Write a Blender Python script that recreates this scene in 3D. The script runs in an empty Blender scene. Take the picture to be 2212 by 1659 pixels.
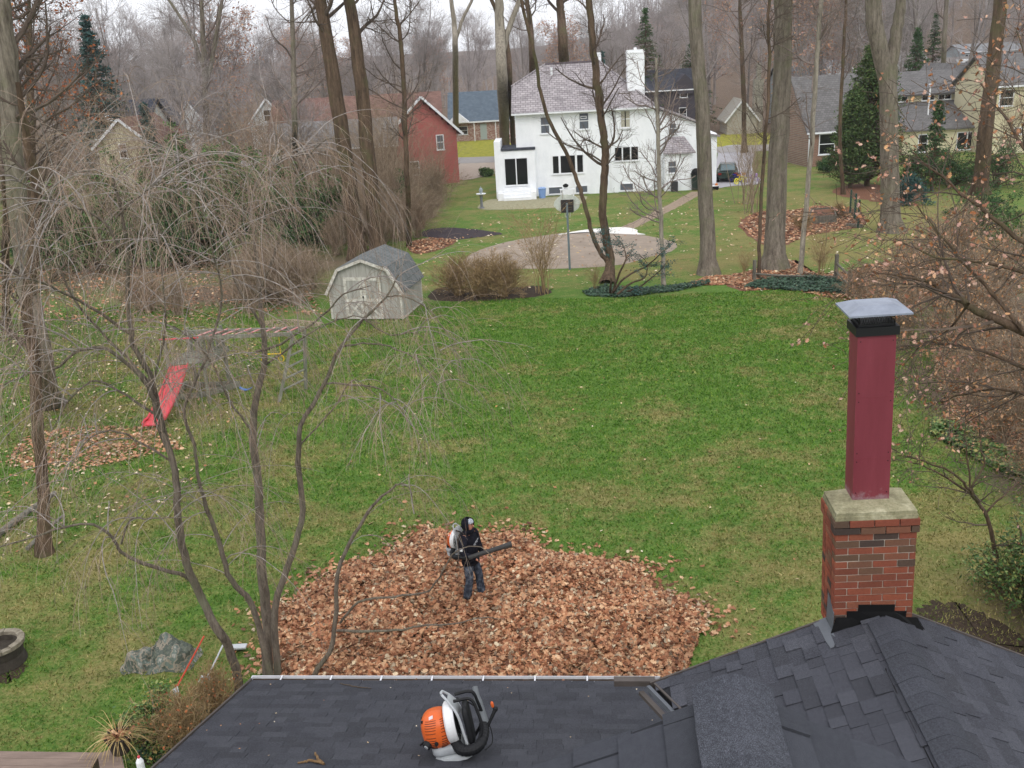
import bpy, math, random
import numpy as np
from mathutils import Vector, Matrix
rng = np.random.default_rng(7); random.seed(7)
S = bpy.context.scene; COL = S.collection; PI = math.pi

# ---------------------------------------------------------------- camera
PITCH, ROLL, FPX, CAMH = math.radians(19), math.radians(3.2), 2030.0, 10.2
_F = np.array([0, math.cos(PITCH), -math.sin(PITCH)]); _r0 = np.array([1., 0, 0]); _u0 = np.array([0, math.sin(PITCH), math.cos(PITCH)])
_R = math.cos(ROLL)*_r0 - math.sin(ROLL)*_u0; _U = math.sin(ROLL)*_r0 + math.cos(ROLL)*_u0
_C = np.array([0, 0, CAMH])
cd = bpy.data.cameras.new('camera'); cam = bpy.data.objects.new('camera', cd); COL.objects.link(cam)
cam.matrix_world = Matrix(((_R[0], _U[0], -_F[0], _C[0]), (_R[1], _U[1], -_F[1], _C[1]), (_R[2], _U[2], -_F[2], _C[2]), (0, 0, 0, 1)))
cd.sensor_width = 36; cd.lens = 36*FPX/2212; cd.clip_end = 3000; cd.clip_start = .05
S.camera = cam
# survey helpers: sight lines of the tripod used to read off plan positions
def ray(x, y): return FPX*_F + (x-1106)*_R - (y-829.5)*_U
def g(x, y, z=0.):
    d = ray(x, y); return _C + d*((z-_C[2])/d[2])
def atY(x, y, Y):
    d = ray(x, y); return _C + d*(Y/d[1])

# ---------------------------------------------------------------- sky and light
w = bpy.data.worlds.new("World"); S.world = w; w.use_nodes = True
nt = w.node_tree; nt.nodes.clear()
sky = nt.nodes.new('ShaderNodeTexSky'); sky.sky_type = 'NISHITA'; sky.sun_disc = False
sky.sun_elevation = math.radians(48); sky.sun_rotation = math.radians(200); sky.dust_density = 4; sky.air_density = 1.2; sky.ozone_density = 1.5
hs = nt.nodes.new('ShaderNodeHueSaturation'); hs.inputs['Saturation'].default_value = .42
mx = nt.nodes.new('ShaderNodeMix'); mx.data_type = 'RGBA'; mx.inputs[0].default_value = .65
mx.inputs[7].default_value = (10.9, 11.05, 11.6, 1)          # even cloud layer
bg = nt.nodes.new('ShaderNodeBackground'); bg.inputs['Strength'].default_value = .12
wo = nt.nodes.new('ShaderNodeOutputWorld')
nt.links.new(sky.outputs[0], hs.inputs['Color']); nt.links.new(hs.outputs[0], mx.inputs[6]); nt.links.new(mx.outputs[2], bg.inputs['Color']); nt.links.new(bg.outputs[0], wo.inputs['Surface'])
sl = bpy.data.lights.new('sun', 'SUN'); sl.energy = 0.55; sl.angle = math.radians(25); sl.color = (1, .97, .93)
so = bpy.data.objects.new('sun', sl); COL.objects.link(so); so.rotation_euler = (math.radians(42), 0, math.radians(20))
S.view_settings.view_transform = 'Standard'; S.view_settings.look = 'None'; S.view_settings.gamma = 1; S.view_settings.exposure = 0.5
S.view_settings.use_curve_mapping = False
S.cycles.max_bounces = 6; S.cycles.diffuse_bounces = 3; S.cycles.glossy_bounces = 2; S.cycles.transparent_max_bounces = 4

# ---------------------------------------------------------------- materials
def lin(h):
    h = h.lstrip('#'); o = []
    for i in (0, 2, 4):
        c = int(h[i:i+2], 16)/255; o.append(c/12.92 if c < .04045 else ((c+.055)/1.055)**2.4)
    return tuple(o)+(1,)
class NT:
    def __init__(s, name):
        s.m = bpy.data.materials.new(name); s.m.use_nodes = True; s.t = s.m.node_tree; s.b = s.t.nodes['Principled BSDF']
    def n(s, typ, **k):
        o = s.t.nodes.new(typ)
        for a, v in k.items():
            if a.startswith('i_'): o.inputs[a[2:]].default_value = v
            else: setattr(o, a, v)
        return o
    def l(s, a, b): s.t.links.new(a, b)
    def noise(s, scale, detail=4, rough=.6, vec=None, stretch=None):
        o = s.n('ShaderNodeTexNoise'); o.inputs['Scale'].default_value = scale; o.inputs['Detail'].default_value = detail; o.inputs['Roughness'].default_value = rough
        if vec is None: vec = s.obj()
        if stretch:
            mp = s.n('ShaderNodeMapping'); mp.inputs['Scale'].default_value = stretch; s.l(vec, mp.inputs[0]); vec = mp.outputs[0]
        s.l(vec, o.inputs['Vector']); return o.outputs['Fac']
    def obj(s):
        if not hasattr(s, 'tc'): s.tc = s.n('ShaderNodeTexCoord')
        return s.tc.outputs['Object']
    def ramp(s, fac, stops):
        r = s.n('ShaderNodeValToRGB'); e = r.color_ramp.elements
        while len(e) < len(stops): e.new(.5)
        for i, (p, c) in enumerate(stops): e[i].position = p; e[i].color = c
        s.l(fac, r.inputs[0]); return r.outputs[0]
    def mix(s, fac, a, b, mode='MIX'):
        o = s.n('ShaderNodeMix', data_type='RGBA', blend_type=mode)
        for v, i in ((fac, 0), (a, 6), (b, 7)):
            if isinstance(v, (float, int)): o.inputs[i].default_value = v
            elif isinstance(v, tuple): o.inputs[i].default_value = v
            else: s.l(v, o.inputs[i])
        return o.outputs[2]
    def math(s, op, a, b=None, clamp=False):
        o = s.n('ShaderNodeMath', operation=op, use_clamp=clamp)
        for v, i in ((a, 0), (b, 1)):
            if v is None: continue
            if isinstance(v, (float, int)): o.inputs[i].default_value = v
            else: s.l(v, o.inputs[i])
        return o.outputs[0]
    def bump(s, fac, strength=.3, dist=.02):
        b = s.n('ShaderNodeBump'); b.inputs['Strength'].default_value = strength; b.inputs['Distance'].default_value = dist
        s.l(fac, b.inputs['Height']); s.l(b.outputs[0], s.b.inputs['Normal'])
    def out(s, color, rough=.8, spec=.25, metal=0.):
        if isinstance(color, tuple): s.b.inputs['Base Color'].default_value = color
        else: s.l(color, s.b.inputs['Base Color'])
        s.b.inputs['Roughness'].default_value = rough; s.b.inputs['Specular IOR Level'].default_value = spec; s.b.inputs['Metallic'].default_value = metal
        return s.m
def sc(c, k): return (c[0]*k, c[1]*k, c[2]*k, 1)
def mat(name, c, rough=.8, var=.25, scale=6., spec=.25, metal=0., c2=None, bump=0., stretch=None, rand=0., island=0.):
    """procedural paint/wood/metal: two-scale noise between tones, optional per-object and per-piece variation"""
    M = NT(name); c = lin(c) if isinstance(c, str) else c; c2 = (lin(c2) if isinstance(c2, str) else c2) if c2 else sc(c, 1-var)
    f = M.noise(scale, 6, .65, stretch=stretch)
    col = M.ramp(f, [(.33, c2), (.67, c)])
    f2 = M.noise(scale*6, 3, .6, stretch=stretch)
    col = M.mix(.5*var+.05, col, M.ramp(f2, [(.3, (.25, .25, .25, 1)), (.7, (1, 1, 1, 1))]), 'MULTIPLY')
    if rand:
        oi = M.n('ShaderNodeObjectInfo'); col = M.mix(1., col, M.ramp(oi.outputs['Random'], [(0, (1-rand,)*3+(1,)), (1, (1+rand*.6,)*3+(1,))]), 'MULTIPLY')
    if island:
        ge = M.n('ShaderNodeNewGeometry'); col = M.mix(1., col, M.ramp(ge.outputs['Random Per Island'], [(0, (1-island,)*3+(1,)), (1, (1+island*.6,)*3+(1,))]), 'MULTIPLY')
    if bump: M.bump(f2, bump, .01)
    return M.out(col, rough, spec, metal)
def island_mat(name, stops, rough=.8, spec=.2, trans=0., noise=None):
    """colour picked per separate piece (leaf, blade, tab)"""
    M = NT(name); ge = M.n('ShaderNodeNewGeometry'); n = len(stops)
    st = [(i/max(1, n-1), lin(s) if isinstance(s, str) else s) for i, s in enumerate(stops)]
    col = M.ramp(ge.outputs['Random Per Island'], st)
    if noise: col = M.mix(.6, col, M.ramp(M.noise(noise, 3), [(.35, (.45, .45, .45, 1)), (.65, (1.1, 1.1, 1.1, 1))]), 'MULTIPLY')
    M.out(col, rough, spec)
    if trans:
        tr = M.n('ShaderNodeBsdfTranslucent'); M.l(col, tr.inputs[0]); ms = M.n('ShaderNodeMixShader'); ms.inputs[0].default_value = trans
        M.l(M.b.outputs[0], ms.inputs[1]); M.l(tr.outputs[0], ms.inputs[2]); M.l(ms.outputs[0], M.t.nodes['Material Output'].inputs[0])
    return M.m

# ---------------------------------------------------------------- mesh building
class MB:
    def __init__(s): s.V = []; s.F = []; s.n = 0
    def add(s, V, F):
        V = np.asarray(V, float).reshape(-1, 3); s.V.append(V)
        if isinstance(F, np.ndarray): s.F.append(F+s.n)
        else:
            d = {}
            for f in F: d.setdefault(len(f), []).append(f)
            for k in d: s.F.append(np.array(d[k], int)+s.n)
        s.n += len(V); return s
    def box(s, x0, x1, y0, y1, z0, z1):
        V = [(x, y, z) for z in (z0, z1) for y in (y0, y1) for x in (x0, x1)]
        return s.add(V, [(0, 2, 3, 1), (4, 5, 7, 6), (0, 1, 5, 4), (2, 6, 7, 3), (0, 4, 6, 2), (1, 3, 7, 5)])
    def obox(s, c, ax, ay, az):
        """box from centre and three half-axis vectors"""
        c, ax, ay, az = map(np.array, (c, ax, ay, az))
        V = [c+i*ax+j*ay+k*az for k in (-1, 1) for j in (-1, 1) for i in (-1, 1)]
        return s.add(V, [(0, 2, 3, 1), (4, 5, 7, 6), (0, 1, 5, 4), (2, 6, 7, 3), (0, 4, 6, 2), (1, 3, 7, 5)])
    def bar(s, a, b, w, h, up=(0, 0, 1)):
        a, b = np.array(a, float), np.array(b, float); d = b-a; L = np.linalg.norm(d); d = d/L
        up = np.array(up, float); sd = np.cross(d, up)
        if np.linalg.norm(sd) < 1e-4: sd = np.cross(d, [1, 0, 0])
        sd /= np.linalg.norm(sd); u = np.cross(sd, d)
        return s.obox((a+b)/2, d*L/2, sd*w/2, u*h/2)
    def prism(s, poly, vec, cap=True):
        """polygon (list of 3D points) swept along vec"""
        P = np.array(poly, float); n = len(P); V = np.vstack([P, P+np.array(vec)])
        F = [(i, (i+1) % n, n+(i+1) % n, n+i) for i in range(n)]
        if cap: F += [tuple(range(n))[::-1], tuple(range(n, 2*n))]
        return s.add(V, F)
    def cyl(s, a, b, r, r2=None, n=12, cap=True):
        r2 = r if r2 is None else r2
        s.tube([a, b], [r, r2], n)
        if cap:
            k = s.n-2*n; s.F.append(np.array([[k+i for i in range(n)][::-1]])); s.F.append(np.array([[k+n+i for i in range(n)]]))
        return s
    def tube(s, P, R, n=6, cap=False):
        P = np.array(P, float)[None]; R = np.array(R, float)[None]; return s.tubes(P, R, n)
    def tubes(s, P, R, n=3):
        N, K, _ = P.shape
        if N == 0: return s
        T = np.gradient(P, axis=1); T /= np.linalg.norm(T, axis=2, keepdims=True)+1e-9
        ref = np.cross(T[:, 0], T[:, -1]); ln = np.linalg.norm(ref, axis=1)
        mean = T.mean(axis=1); alt = np.where(np.abs(mean[:, 2:3]) < .8, np.array([[0, 0, 1.]]), np.array([[1., 0, 0]]))
        alt = np.cross(mean, alt); ref = np.where((ln > .15)[:, None], ref, alt)[:, None, :]
        A = ref-(ref*T).sum(2, keepdims=True)*T; A /= np.linalg.norm(A, axis=2, keepdims=True)+1e-9
        B = np.cross(T, A); an = np.arange(n)*2*PI/n
        V = P[:, :, None]+R[:, :, None, None]*(A[:, :, None]*np.cos(an)[None, None, :, None]+B[:, :, None]*np.sin(an)[None, None, :, None])
        base = (np.arange(N)*K*n)[:, None, None]+(np.arange(K-1)*n)[None, :, None]; i = np.arange(n)[None, None]; j = (i+1) % n
        F = np.stack([base+i, base+j, base+j+n, base+i+n], -1).reshape(-1, 4)
        return s.add(V.reshape(-1, 3), F)
    def lathe(s, prof, c=(0, 0, 0), n=16, axis='z'):
        an = np.arange(n)*2*PI/n; pr = np.array(prof); K = len(pr)
        V = np.zeros((K, n, 3)); V[..., 0] = pr[:, 0:1]*np.cos(an); V[..., 1] = pr[:, 0:1]*np.sin(an); V[..., 2] = pr[:, 1:2]
        if axis == 'x': V = V[..., [2, 0, 1]]
        if axis == 'y': V = V[..., [0, 2, 1]]*np.array([-1, 1, 1])
        F = [(k*n+i, k*n+(i+1) % n, (k+1)*n+(i+1) % n, (k+1)*n+i) for k in range(K-1) for i in range(n)]
        return s.add(V.reshape(-1, 3)+np.array(c), F)
    def grid(s, fn, nu, nv, closeu=False):
        V = [fn(i/(nu if closeu else nu-1), j/(nv-1)) for j in range(nv) for i in range(nu)]
        F = [(j*nu+i, j*nu+(i+1) % nu, (j+1)*nu+(i+1) % nu, (j+1)*nu+i) for j in range(nv-1) for i in range(nu if closeu else nu-1)]
        return s.add(V, F)
    def mesh(s, name, shift=(0, 0, 0), smooth=False):
        me = bpy.data.meshes.new(name); V = np.vstack(s.V)-np.array(shift)
        me.vertices.add(len(V)); me.vertices.foreach_set('co', V.ravel())
        tot = np.concatenate([np.full(len(f), f.shape[1]) for f in s.F]); idx = np.concatenate([f.ravel() for f in s.F])
        me.loops.add(len(idx)); me.loops.foreach_set('vertex_index', idx.astype(np.int32))
        me.polygons.add(len(tot)); st = np.concatenate([[0], np.cumsum(tot)[:-1]])
        me.polygons.foreach_set('loop_start', st.astype(np.int32))
        try: me.polygons.foreach_set('loop_total', tot.astype(np.int32))
        except Exception: pass
        me.polygons.foreach_set('use_smooth', np.full(len(tot), bool(smooth)))
        me.update(calc_edges=True); me.validate(); return me

def tag(o, label=None, cat=None, group=None, kind=None):
    if label: o['label'] = label
    if cat: o['category'] = cat
    if group: o['group'] = group
    if kind: o['kind'] = kind
    return o
def root(name, loc, label, cat, group=None, rz=0):
    o = bpy.data.objects.new(name, None); COL.objects.link(o); o.location = [float(v) for v in loc]; o.rotation_euler = (0, 0, rz); o.empty_display_size = .2
    return tag(o, label, cat, group)
def wloc(o):
    p = np.zeros(3)
    while o: p += np.array(o.location); o = o.parent
    return p
def part(name, mb, m, parent=None, world=False, smooth=False, kind=None, label=None, me=None):
    """link one mesh object; world=True: vertices are world coordinates and the parents are unrotated"""
    if me is None: me = mb.mesh(name, wloc(parent) if (world and parent) else (0, 0, 0), smooth); me.materials.append(m)
    o = bpy.data.objects.new(name, me); COL.objects.link(o)
    if parent: o.parent = parent
    return tag(o, label, kind=kind)
def single(name, mb, m, label, cat, loc=None, group=None, kind=None, smooth=False):
    loc = np.array(loc if loc is not None else (0, 0, 0), float)
    me = mb.mesh(name, loc, smooth); me.materials.append(m); o = bpy.data.objects.new(name, me); COL.objects.link(o); o.location = loc
    return tag(o, label, cat, group, kind)
KIDS = {}
def copy_tree(o, loc, rz=0., s=1., label=None, group=None):
    c = o.copy(); COL.objects.link(c); c.location = loc; c.rotation_euler = (0, 0, rz); c.scale = (s, s, s)
    if label: c['label'] = label
    if group: c['group'] = group
    for ch in KIDS.get(o.name) or [k for k in S.objects if k.parent == o]:
        d = ch.copy(); COL.objects.link(d); d.parent = c
    return c

# ---------------------------------------------------------------- branching plants
def unit(v): return v/(np.linalg.norm(v, axis=-1, keepdims=True)+1e-9)
def grow(P0, D0, L, segs, grav=0., wob=.15):
    """N polylines; grav > 0 bends down, < 0 bends up"""
    N = len(P0); L = np.broadcast_to(np.asarray(L, float), (N,)); P = np.zeros((N, segs+1, 3)); P[:, 0] = P0; d = unit(np.array(D0, float)); st = (L/segs)[:, None]
    gr = np.broadcast_to(np.asarray(grav, float), (N,))[:, None]
    for k in range(segs):
        d = unit(d+gr*np.array([[0, 0, -1.]])+wob*rng.normal(size=(N, 3))); P[:, k+1] = P[:, k]+d*st
    return P
def taper(N, segs, r0, r1=.003, pw=1.):
    t = np.linspace(0, 1, segs+1)[None]**pw; r0 = np.broadcast_to(np.asarray(r0, float), (N,))[:, None]; return r0*(1-t)+np.minimum(r1, r0)*t
def spawn(P, R, per, tmin=.3, tmax=1., angle=(35, 65), length=1., lenpow=.6, rscale=.6, segs=4, grav=-.05, wob=.15, r1=.004, horiz=0.):
    """per children on every polyline"""
    N, K, _ = P.shape; n = N*per; idx = np.repeat(np.arange(N), per); t = rng.uniform(tmin, tmax, n)
    f = t*(K-1); i = np.minimum(f.astype(int), K-2); u = (f-i)[:, None]
    P0 = P[idx, i]*(1-u)+P[idx, i+1]*u; T = unit(P[idx, i+1]-P[idx, i]); r = (R[idx, i]*(1-u[:, 0])+R[idx, i+1]*u[:, 0])
    q = unit(np.cross(T, rng.normal(size=(n, 3)))); a = np.radians(rng.uniform(*angle, n))[:, None]
    D = T*np.cos(a)+q*np.sin(a)
    if horiz: D = unit(D*np.array([1, 1, 1-horiz]))
    L = length*(1-t*lenpow)*rng.uniform(.6, 1.25, n)
    Q = grow(P0, D, L, segs, grav, wob); return Q, taper(n, segs, r*rscale*rng.uniform(.6, 1.1, n), r1)
def leaf_tris(mb, P, size, flat=.0, quad=True, aspect=.6):
    """small leaf faces at points P"""
    n = len(P); a = unit(rng.normal(size=(n, 3))*np.array([1, 1, 1-flat])); b = unit(np.cross(a, rng.normal(size=(n, 3))*(1-flat)+np.array([0, 0, flat*2])))
    s = (size*rng.uniform(.6, 1.3, n))[:, None]; V = np.stack([P-a*s*.5, P+b*s*aspect*.5, P+a*s*.5, P-b*s*aspect*.5], 1).reshape(-1, 3)
    F = np.arange(n*4).reshape(-1, 4) if quad else np.concatenate([np.arange(n*4).reshape(-1, 4)[:, :3]])
    mb.add(V, F)
def pts_on(P, per, tmin=.2, jit=.03):
    N, K, _ = P.shape; idx = np.repeat(np.arange(N), per); t = rng.uniform(tmin, 1, len(idx))*(K-1); i = np.minimum(t.astype(int), K-2); u = (t-i)[:, None]
    return P[idx, i]*(1-u)+P[idx, i+1]*u+rng.normal(size=(len(idx), 3))*jit
def polyR(pts, rad, sub=4, wob=.0):
    """smooth a limb polyline by Catmull-Rom"""
    P = np.array(pts, float); R = np.interp(np.linspace(0, 1, (len(P)-1)*sub+1), np.linspace(0, 1, len(rad)), rad)
    Q = np.vstack([2*P[0]-P[1], P, 2*P[-1]-P[-2]]); o = []
    for i in range(1, len(Q)-2):
        for k in range(sub):
            t = k/sub; a, b, c, d = Q[i-1], Q[i], Q[i+1], Q[i+2]
            o.append(.5*((2*b)+(-a+c)*t+(2*a-5*b+4*c-d)*t*t+(-a+3*b-3*c+d)*t**3))
    o.append(P[-1]); o = np.array(o)
    if wob: o[1:-1] += rng.normal(size=(len(o)-2, 3))*wob
    return o, R
# ================================================================ SETTING: terrain and ground covers
def sm(a, b, x): t = np.clip((x-a)/(b-a), 0, 1); return t*t*(3-2*t)
def terrain(x, y):
    x, y = np.asarray(x, float), np.asarray(y, float); ang = x/np.maximum(y, 30)
    right = sm(.02, .40, ang)
    return sm(135, 210, y)*3.0*sm(.0, .35, ang)+sm(190, 480, y)*(3+68*right)+sm(480, 1200, y)*20
DRY = [(0, 14.8, 14, 3.8, .58), (8.6, 16.5, 4.5, 5.5, .88), (-4, 19.5, 5, 2.0, .45), (3, 26.2, 5, .7, .42), (-1, 31, 4, .8, .35), (6.2, 14.2, 2.2, 2.4, .95), (8.5, 17, 2.6, 4, .85), (3.0, 20.5, 3.5, 1.3, .35), (1.5, 27.5, 2.5, .6, .35), (6, 22.5, 3.0, .9, .4), (-9, 13.5, 3, 2.2, .55), (-12, 17, 3, 2, .5),
       (-8.5, 20, 2.0, 2, .25), (-14, 36, 6, 6, .55), (-6, 37.5, 3, 1.6, .45), (10, 46, 4, 4, .45), (17, 50, 6, 6, .6), (22, 58, 7, 9, .6), (6.5, 45.2, 3, 1.6, .5), (1, 44.5, 5, 1.6, .45), (1, 20.5, 9, 1.8, .5), (5, 22.8, 5, 1.2, .38), (5.5, 17.5, 3.2, 2.2, .6), (-9, 19, 6, 6, .58), (-6, 24, 4, 3, .4), (-11, 30, 7, 6, .62), (-7, 14, 3, 2.5, .45), (12, 35, 2.5, 5, .45), (5, 33, 6, 3, .12), (2, 38.5, 7, 1.5, .2), (10.5, 26, 2, 5, .5),
       (-2.2, 24.5, 2.5, .9, .3), (9.4, 14, 1.2, 2.0, .9), (3.8, 24.6, 2.5, .5, .35), (8, 29.5, 1.0, .5, .4), (-6.8, 12.5, 2, 1.2, .35), (-8, 28, 5, 4, .3)]
LIT = [(9.6, 14.5, 1.5, 3.0, .8), (13.2, 26, 1.8, 6.5, 1.), (12.2, 20, 1.3, 3, .9), (19.5, 41, 5, 2.2, .9), (-22, 38, 7, 7, .6), (-14, 46, 7, 3.2, 1.), (-13.5, 19, 2, 1.6, .5), (20, 30, 5, 14, 1.), (-10, 52, 4, 5, .8), (-22, 55, 12, 12, .8), (-24, 75, 14, 18, .9)]
def field(lst, x, y):
    o = np.zeros_like(np.asarray(x, float))
    for cx, cy, rx, ry, v in lst: o = np.maximum(o, v*np.exp(-(((x-cx)/rx)**2+((y-cy)/ry)**2)))
    return o
def zones(x, y):
    d = np.clip(field(DRY, x, y)+.42*sm(42, 46, y)*sm(130, 80, y)+.2*sm(60, 80, y)*sm(130, 80, y), 0, 1); l = np.clip(field(LIT, x, y)+sm(104, 125, y), 0, 1)
    return d, l
xs = np.concatenate([np.linspace(-700, -60, 24), np.linspace(-56, -24, 18), np.arange(-22, 40, .6), np.linspace(41, 75, 24), np.linspace(80, 760, 40)])
ys = np.concatenate([np.linspace(-80, 4, 10), np.arange(6, 62, .6), np.arange(63, 130, 2), np.linspace(132, 520, 60), np.linspace(530, 1500, 24)])
X, Y = np.meshgrid(xs, ys); Z = terrain(X, Y); gm = MB(); nx, ny = len(xs), len(ys)
i = np.arange(nx-1)[None, :]; j = np.arange(ny-1)[:, None]*nx; q = (i+j).ravel()
gm.add(np.stack([X, Y, Z], -1).reshape(-1, 3), np.stack([q, q+1, q+nx+1, q+nx], -1))
M = NT('lawn_ground')
at = M.n('ShaderNodeAttribute', attribute_name='zone'); sp = M.n('ShaderNodeSeparateColor'); M.l(at.outputs['Color'], sp.inputs[0])
n1 = M.noise(.55, 5, .6); n2 = M.noise(3.2, 5, .65, stretch=(1, 1, 1)); n3 = M.noise(16, 5, .7); n4 = M.noise(70, 3, .7)
green = M.ramp(n2, [(.25, lin('#416624')), (.5, lin('#53782c')), (.78, lin('#7b8f46'))])
green = M.mix(.6, green, M.ramp(n3, [(.3, lin('#31502a')), (.7, lin('#7d954c'))]))
straw = M.ramp(n3, [(.3, lin('#6d6a3a')), (.7, lin('#9a8f62'))])
dm = M.math('ADD', sp.outputs[0], M.math('MULTIPLY', M.math('SUBTRACT', n2, .5), 1.5)); dm = M.math('ADD', dm, M.math('MULTIPLY', M.math('SUBTRACT', n3, .5), 1.3)); dm = M.math('ADD', dm, M.math('MULTIPLY', M.math('SUBTRACT', n1, .5), 2.6)); dm = M.math('SUBTRACT', dm, .10)
dmr = M.ramp(dm, [(.05, (0, 0, 0, 1)), (.85, (1, 1, 1, 1))])
c = M.mix(dmr, green, straw)
lm = M.math('ADD', sp.outputs[1], M.math('MULTIPLY', M.math('SUBTRACT', n3, .5), 1.6)); lmr = M.ramp(lm, [(.35, (0, 0, 0, 1)), (.8, (1, 1, 1, 1))])
litc = M.ramp(n4, [(.3, lin('#443a33')), (.5, lin('#6c5b4f')), (.72, lin('#928070'))])
c = M.mix(lmr, c, litc)
c = M.mix(.35, c, M.ramp(n4, [(.3, (.35, .35, .35, 1)), (.7, (1.25, 1.25, 1.25, 1))]), 'MULTIPLY'); c = M.mix(.4, c, M.ramp(M.noise(1.1, 6, .75, stretch=(.7, 1.6, 1)), [(.35, (.6, .7, .6, 1)), (.65, (1.2, 1.15, 1.05, 1))]), 'MULTIPLY')
M.bump(n4, .5, .04); GROUND = M.out(c, .95, .08)
ground = single('ground', gm, GROUND, None, None, kind='structure')
def zone_attr(me, P):
    d, l = zones(P[:, 0], P[:, 1]); a = me.color_attributes.new('zone', 'FLOAT_COLOR', 'POINT')
    a.data.foreach_set('color', np.stack([d, l, d*0, d*0+1], -1).astype(np.float32).ravel())
zone_attr(ground.data, np.stack([X, Y, Z], -1).reshape(-1, 3))

# flat covers, each a sheet a few millimetres above the lawn
def outline(px, jag=.12, n=10, closed=True):
    P = np.array([g(*p)[:2] for p in px]); N = len(P); o = []
    for k in range(N):
        a, b, c_, d = P[(k-1) % N], P[k], P[(k+1) % N], P[(k+2) % N]
        for t in np.linspace(0, 1, n, endpoint=False):
            o.append(.5*((2*b)+(-a+c_)*t+(2*a-5*b+4*c_-d)*t*t+(-a+3*b-3*c_+d)*t**3)+rng.normal(size=2)*jag*.5)
    return np.array(o)
def sheet(name, poly, z, m, smoothpoly=True, kind='structure', label=None, thick=0):
    P = poly; cx = P.mean(0); n = len(P); mb = MB(); rings = [1., .75, .45, .15]
    V = [np.column_stack([cx+(P-cx)*r, np.full(n, z)]) for r in rings]; mb.add(np.vstack(V+[np.array([[cx[0], cx[1], z]])]),
        [(k*n+i, k*n+(i+1) % n, (k+1)*n+(i+1) % n, (k+1)*n+i) for k in range(3) for i in range(n)]+[(3*n+i, 3*n+(i+1) % n, 4*n) for i in range(n)])
    if thick: mb.add(np.vstack([np.column_stack([P, np.full(n, z)]), np.column_stack([P, np.full(n, z-thick)])]), [(i, n+i, n+(i+1) % n, (i+1) % n) for i in range(n)])
    return single(name, mb, m, label, None, kind=kind)
m_court = mat('worn_asphalt', '#a49585', .95, .2, .8, c2='#8a7d70'); m_path = mat('brick_paving', '#a3917e', .9, .25, 5, c2='#857362')
m_white = mat('concrete_white', '#e9e6e0', .8, .06, 3); m_patio = mat('patio_gravel', '#aaa58a', .95, .35, 4, c2='#8a8567')
m_mulch = mat('dark_mulch', '#4b4145', .95, .5, 9, c2='#2f292c', bump=.6); m_lit = mat('leaf_litter', '#8a624b', .95, .5, 14, c2='#5f3e2e', bump=.6)
m_soil = mat('bare_soil', '#4a3d31', .95, .4, 8, c2='#33291f', bump=.5); m_drive = mat('driveway_concrete', '#b3a597', .9, .15, 1.5); m_road = mat('road_asphalt', '#9a9693', .9, .1, 2)
m_drive2 = mat('driveway_grey', '#a9a7ab', .9, .1, 2)
M = NT('yellow_lawn'); M.bump(M.noise(20), .3, .03); YL = M.out(M.ramp(M.noise(1.5, 6, .7), [(.3, lin('#6f7a2c')), (.6, lin('#a09a45'))]), .95, .05)
sheet('basketball_court', outline([(1000, 572), (1020, 548), (1090, 524), (1180, 508), (1250, 502), (1330, 502), (1400, 510), (1452, 522), (1462, 533), (1445, 545), (1400, 556), (1340, 572), (1230, 580), (1120, 581), (1040, 584)], .04), .008, m_court)
sheet('court_apron', outline([(1205, 507), (1255, 498), (1290, 494), (1345, 491), (1374, 496), (1378, 503), (1392, 507), (1330, 505), (1260, 502)], .02), .013, m_white)
def strip(name, px, wid, z, m, jag=.03):
    P = np.array([g(*p)[:2] for p in px]); P, _ = polyR(np.column_stack([P, P[:, 0]*0]), [1, 1], 8); P = P[:, :2]; T = unit(np.gradient(P, axis=0)); Nn = np.column_stack([-T[:, 1], T[:, 0]])
    wd = np.interp(np.linspace(0, 1, len(P)), np.linspace(0, 1, len(wid)), wid)[:, None]/2; mb = MB(); n = len(P)
    L = np.column_stack([P+Nn*wd+rng.normal(size=P.shape)*jag, np.full(n, z)]); Rr = np.column_stack([P-Nn*wd+rng.normal(size=P.shape)*jag, np.full(n, z)])
    mb.add(np.vstack([L, Rr]), [(i, n+i, n+i+1, i+1) for i in range(n-1)]); return single(name, mb, m, None, None, kind='structure')
strip('garden_path', [(1340, 500), (1385, 478), (1430, 457), (1470, 436), (1510, 414)], [.9, .95, .95, 1.0, 1.1], .006, m_path)
sheet('patio', outline([(1038, 452), (1046, 436), (1072, 430), (1160, 427), (1250, 423), (1268, 428), (1240, 445), (1150, 451)], .03), .01, m_patio)
sheet('mulch_bed', outline([(905, 505), (935, 494), (980, 492), (1040, 497), (1085, 505), (1040, 512), (985, 518), (930, 514)], .1), .009, m_mulch)
sheet('leaf_litter', outline([(880, 525), (930, 514), (985, 519), (965, 534), (925, 546), (890, 546)], .1), .012, m_lit)
sheet('leaf_litter', outline([(1595, 485), (1640, 457), (1710, 455), (1760, 445), (1810, 447), (1850, 452), (1870, 470), (1860, 490), (1800, 500), (1745, 510), (1690, 530), (1640, 525)], .15), .009, m_lit)
sheet('leaf_litter', outline([(1795, 415), (1850, 398), (1950, 405), (2000, 425), (1950, 440), (1870, 433)], .15), .009, m_lit)
sheet('leaf_litter', outline([(1560, 600), (1620, 585), (1700, 560), (1760, 590), (1840, 585), (1920, 565), (2010, 590), (2000, 650), (1900, 640), (1830, 650), (1700, 625), (1600, 628)], .15), .006, m_lit)
sheet('bare_soil', outline([(925, 645), (960, 620), (1060, 625), (1160, 618), (1190, 632), (1130, 645), (1010, 652)], .08), .009, m_soil)
sheet('bare_soil', outline([(-20, 1415), (20, 1405), (52, 1420), (50, 1450), (15, 1475), (-30, 1465)], .08), .009, m_soil)
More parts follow.
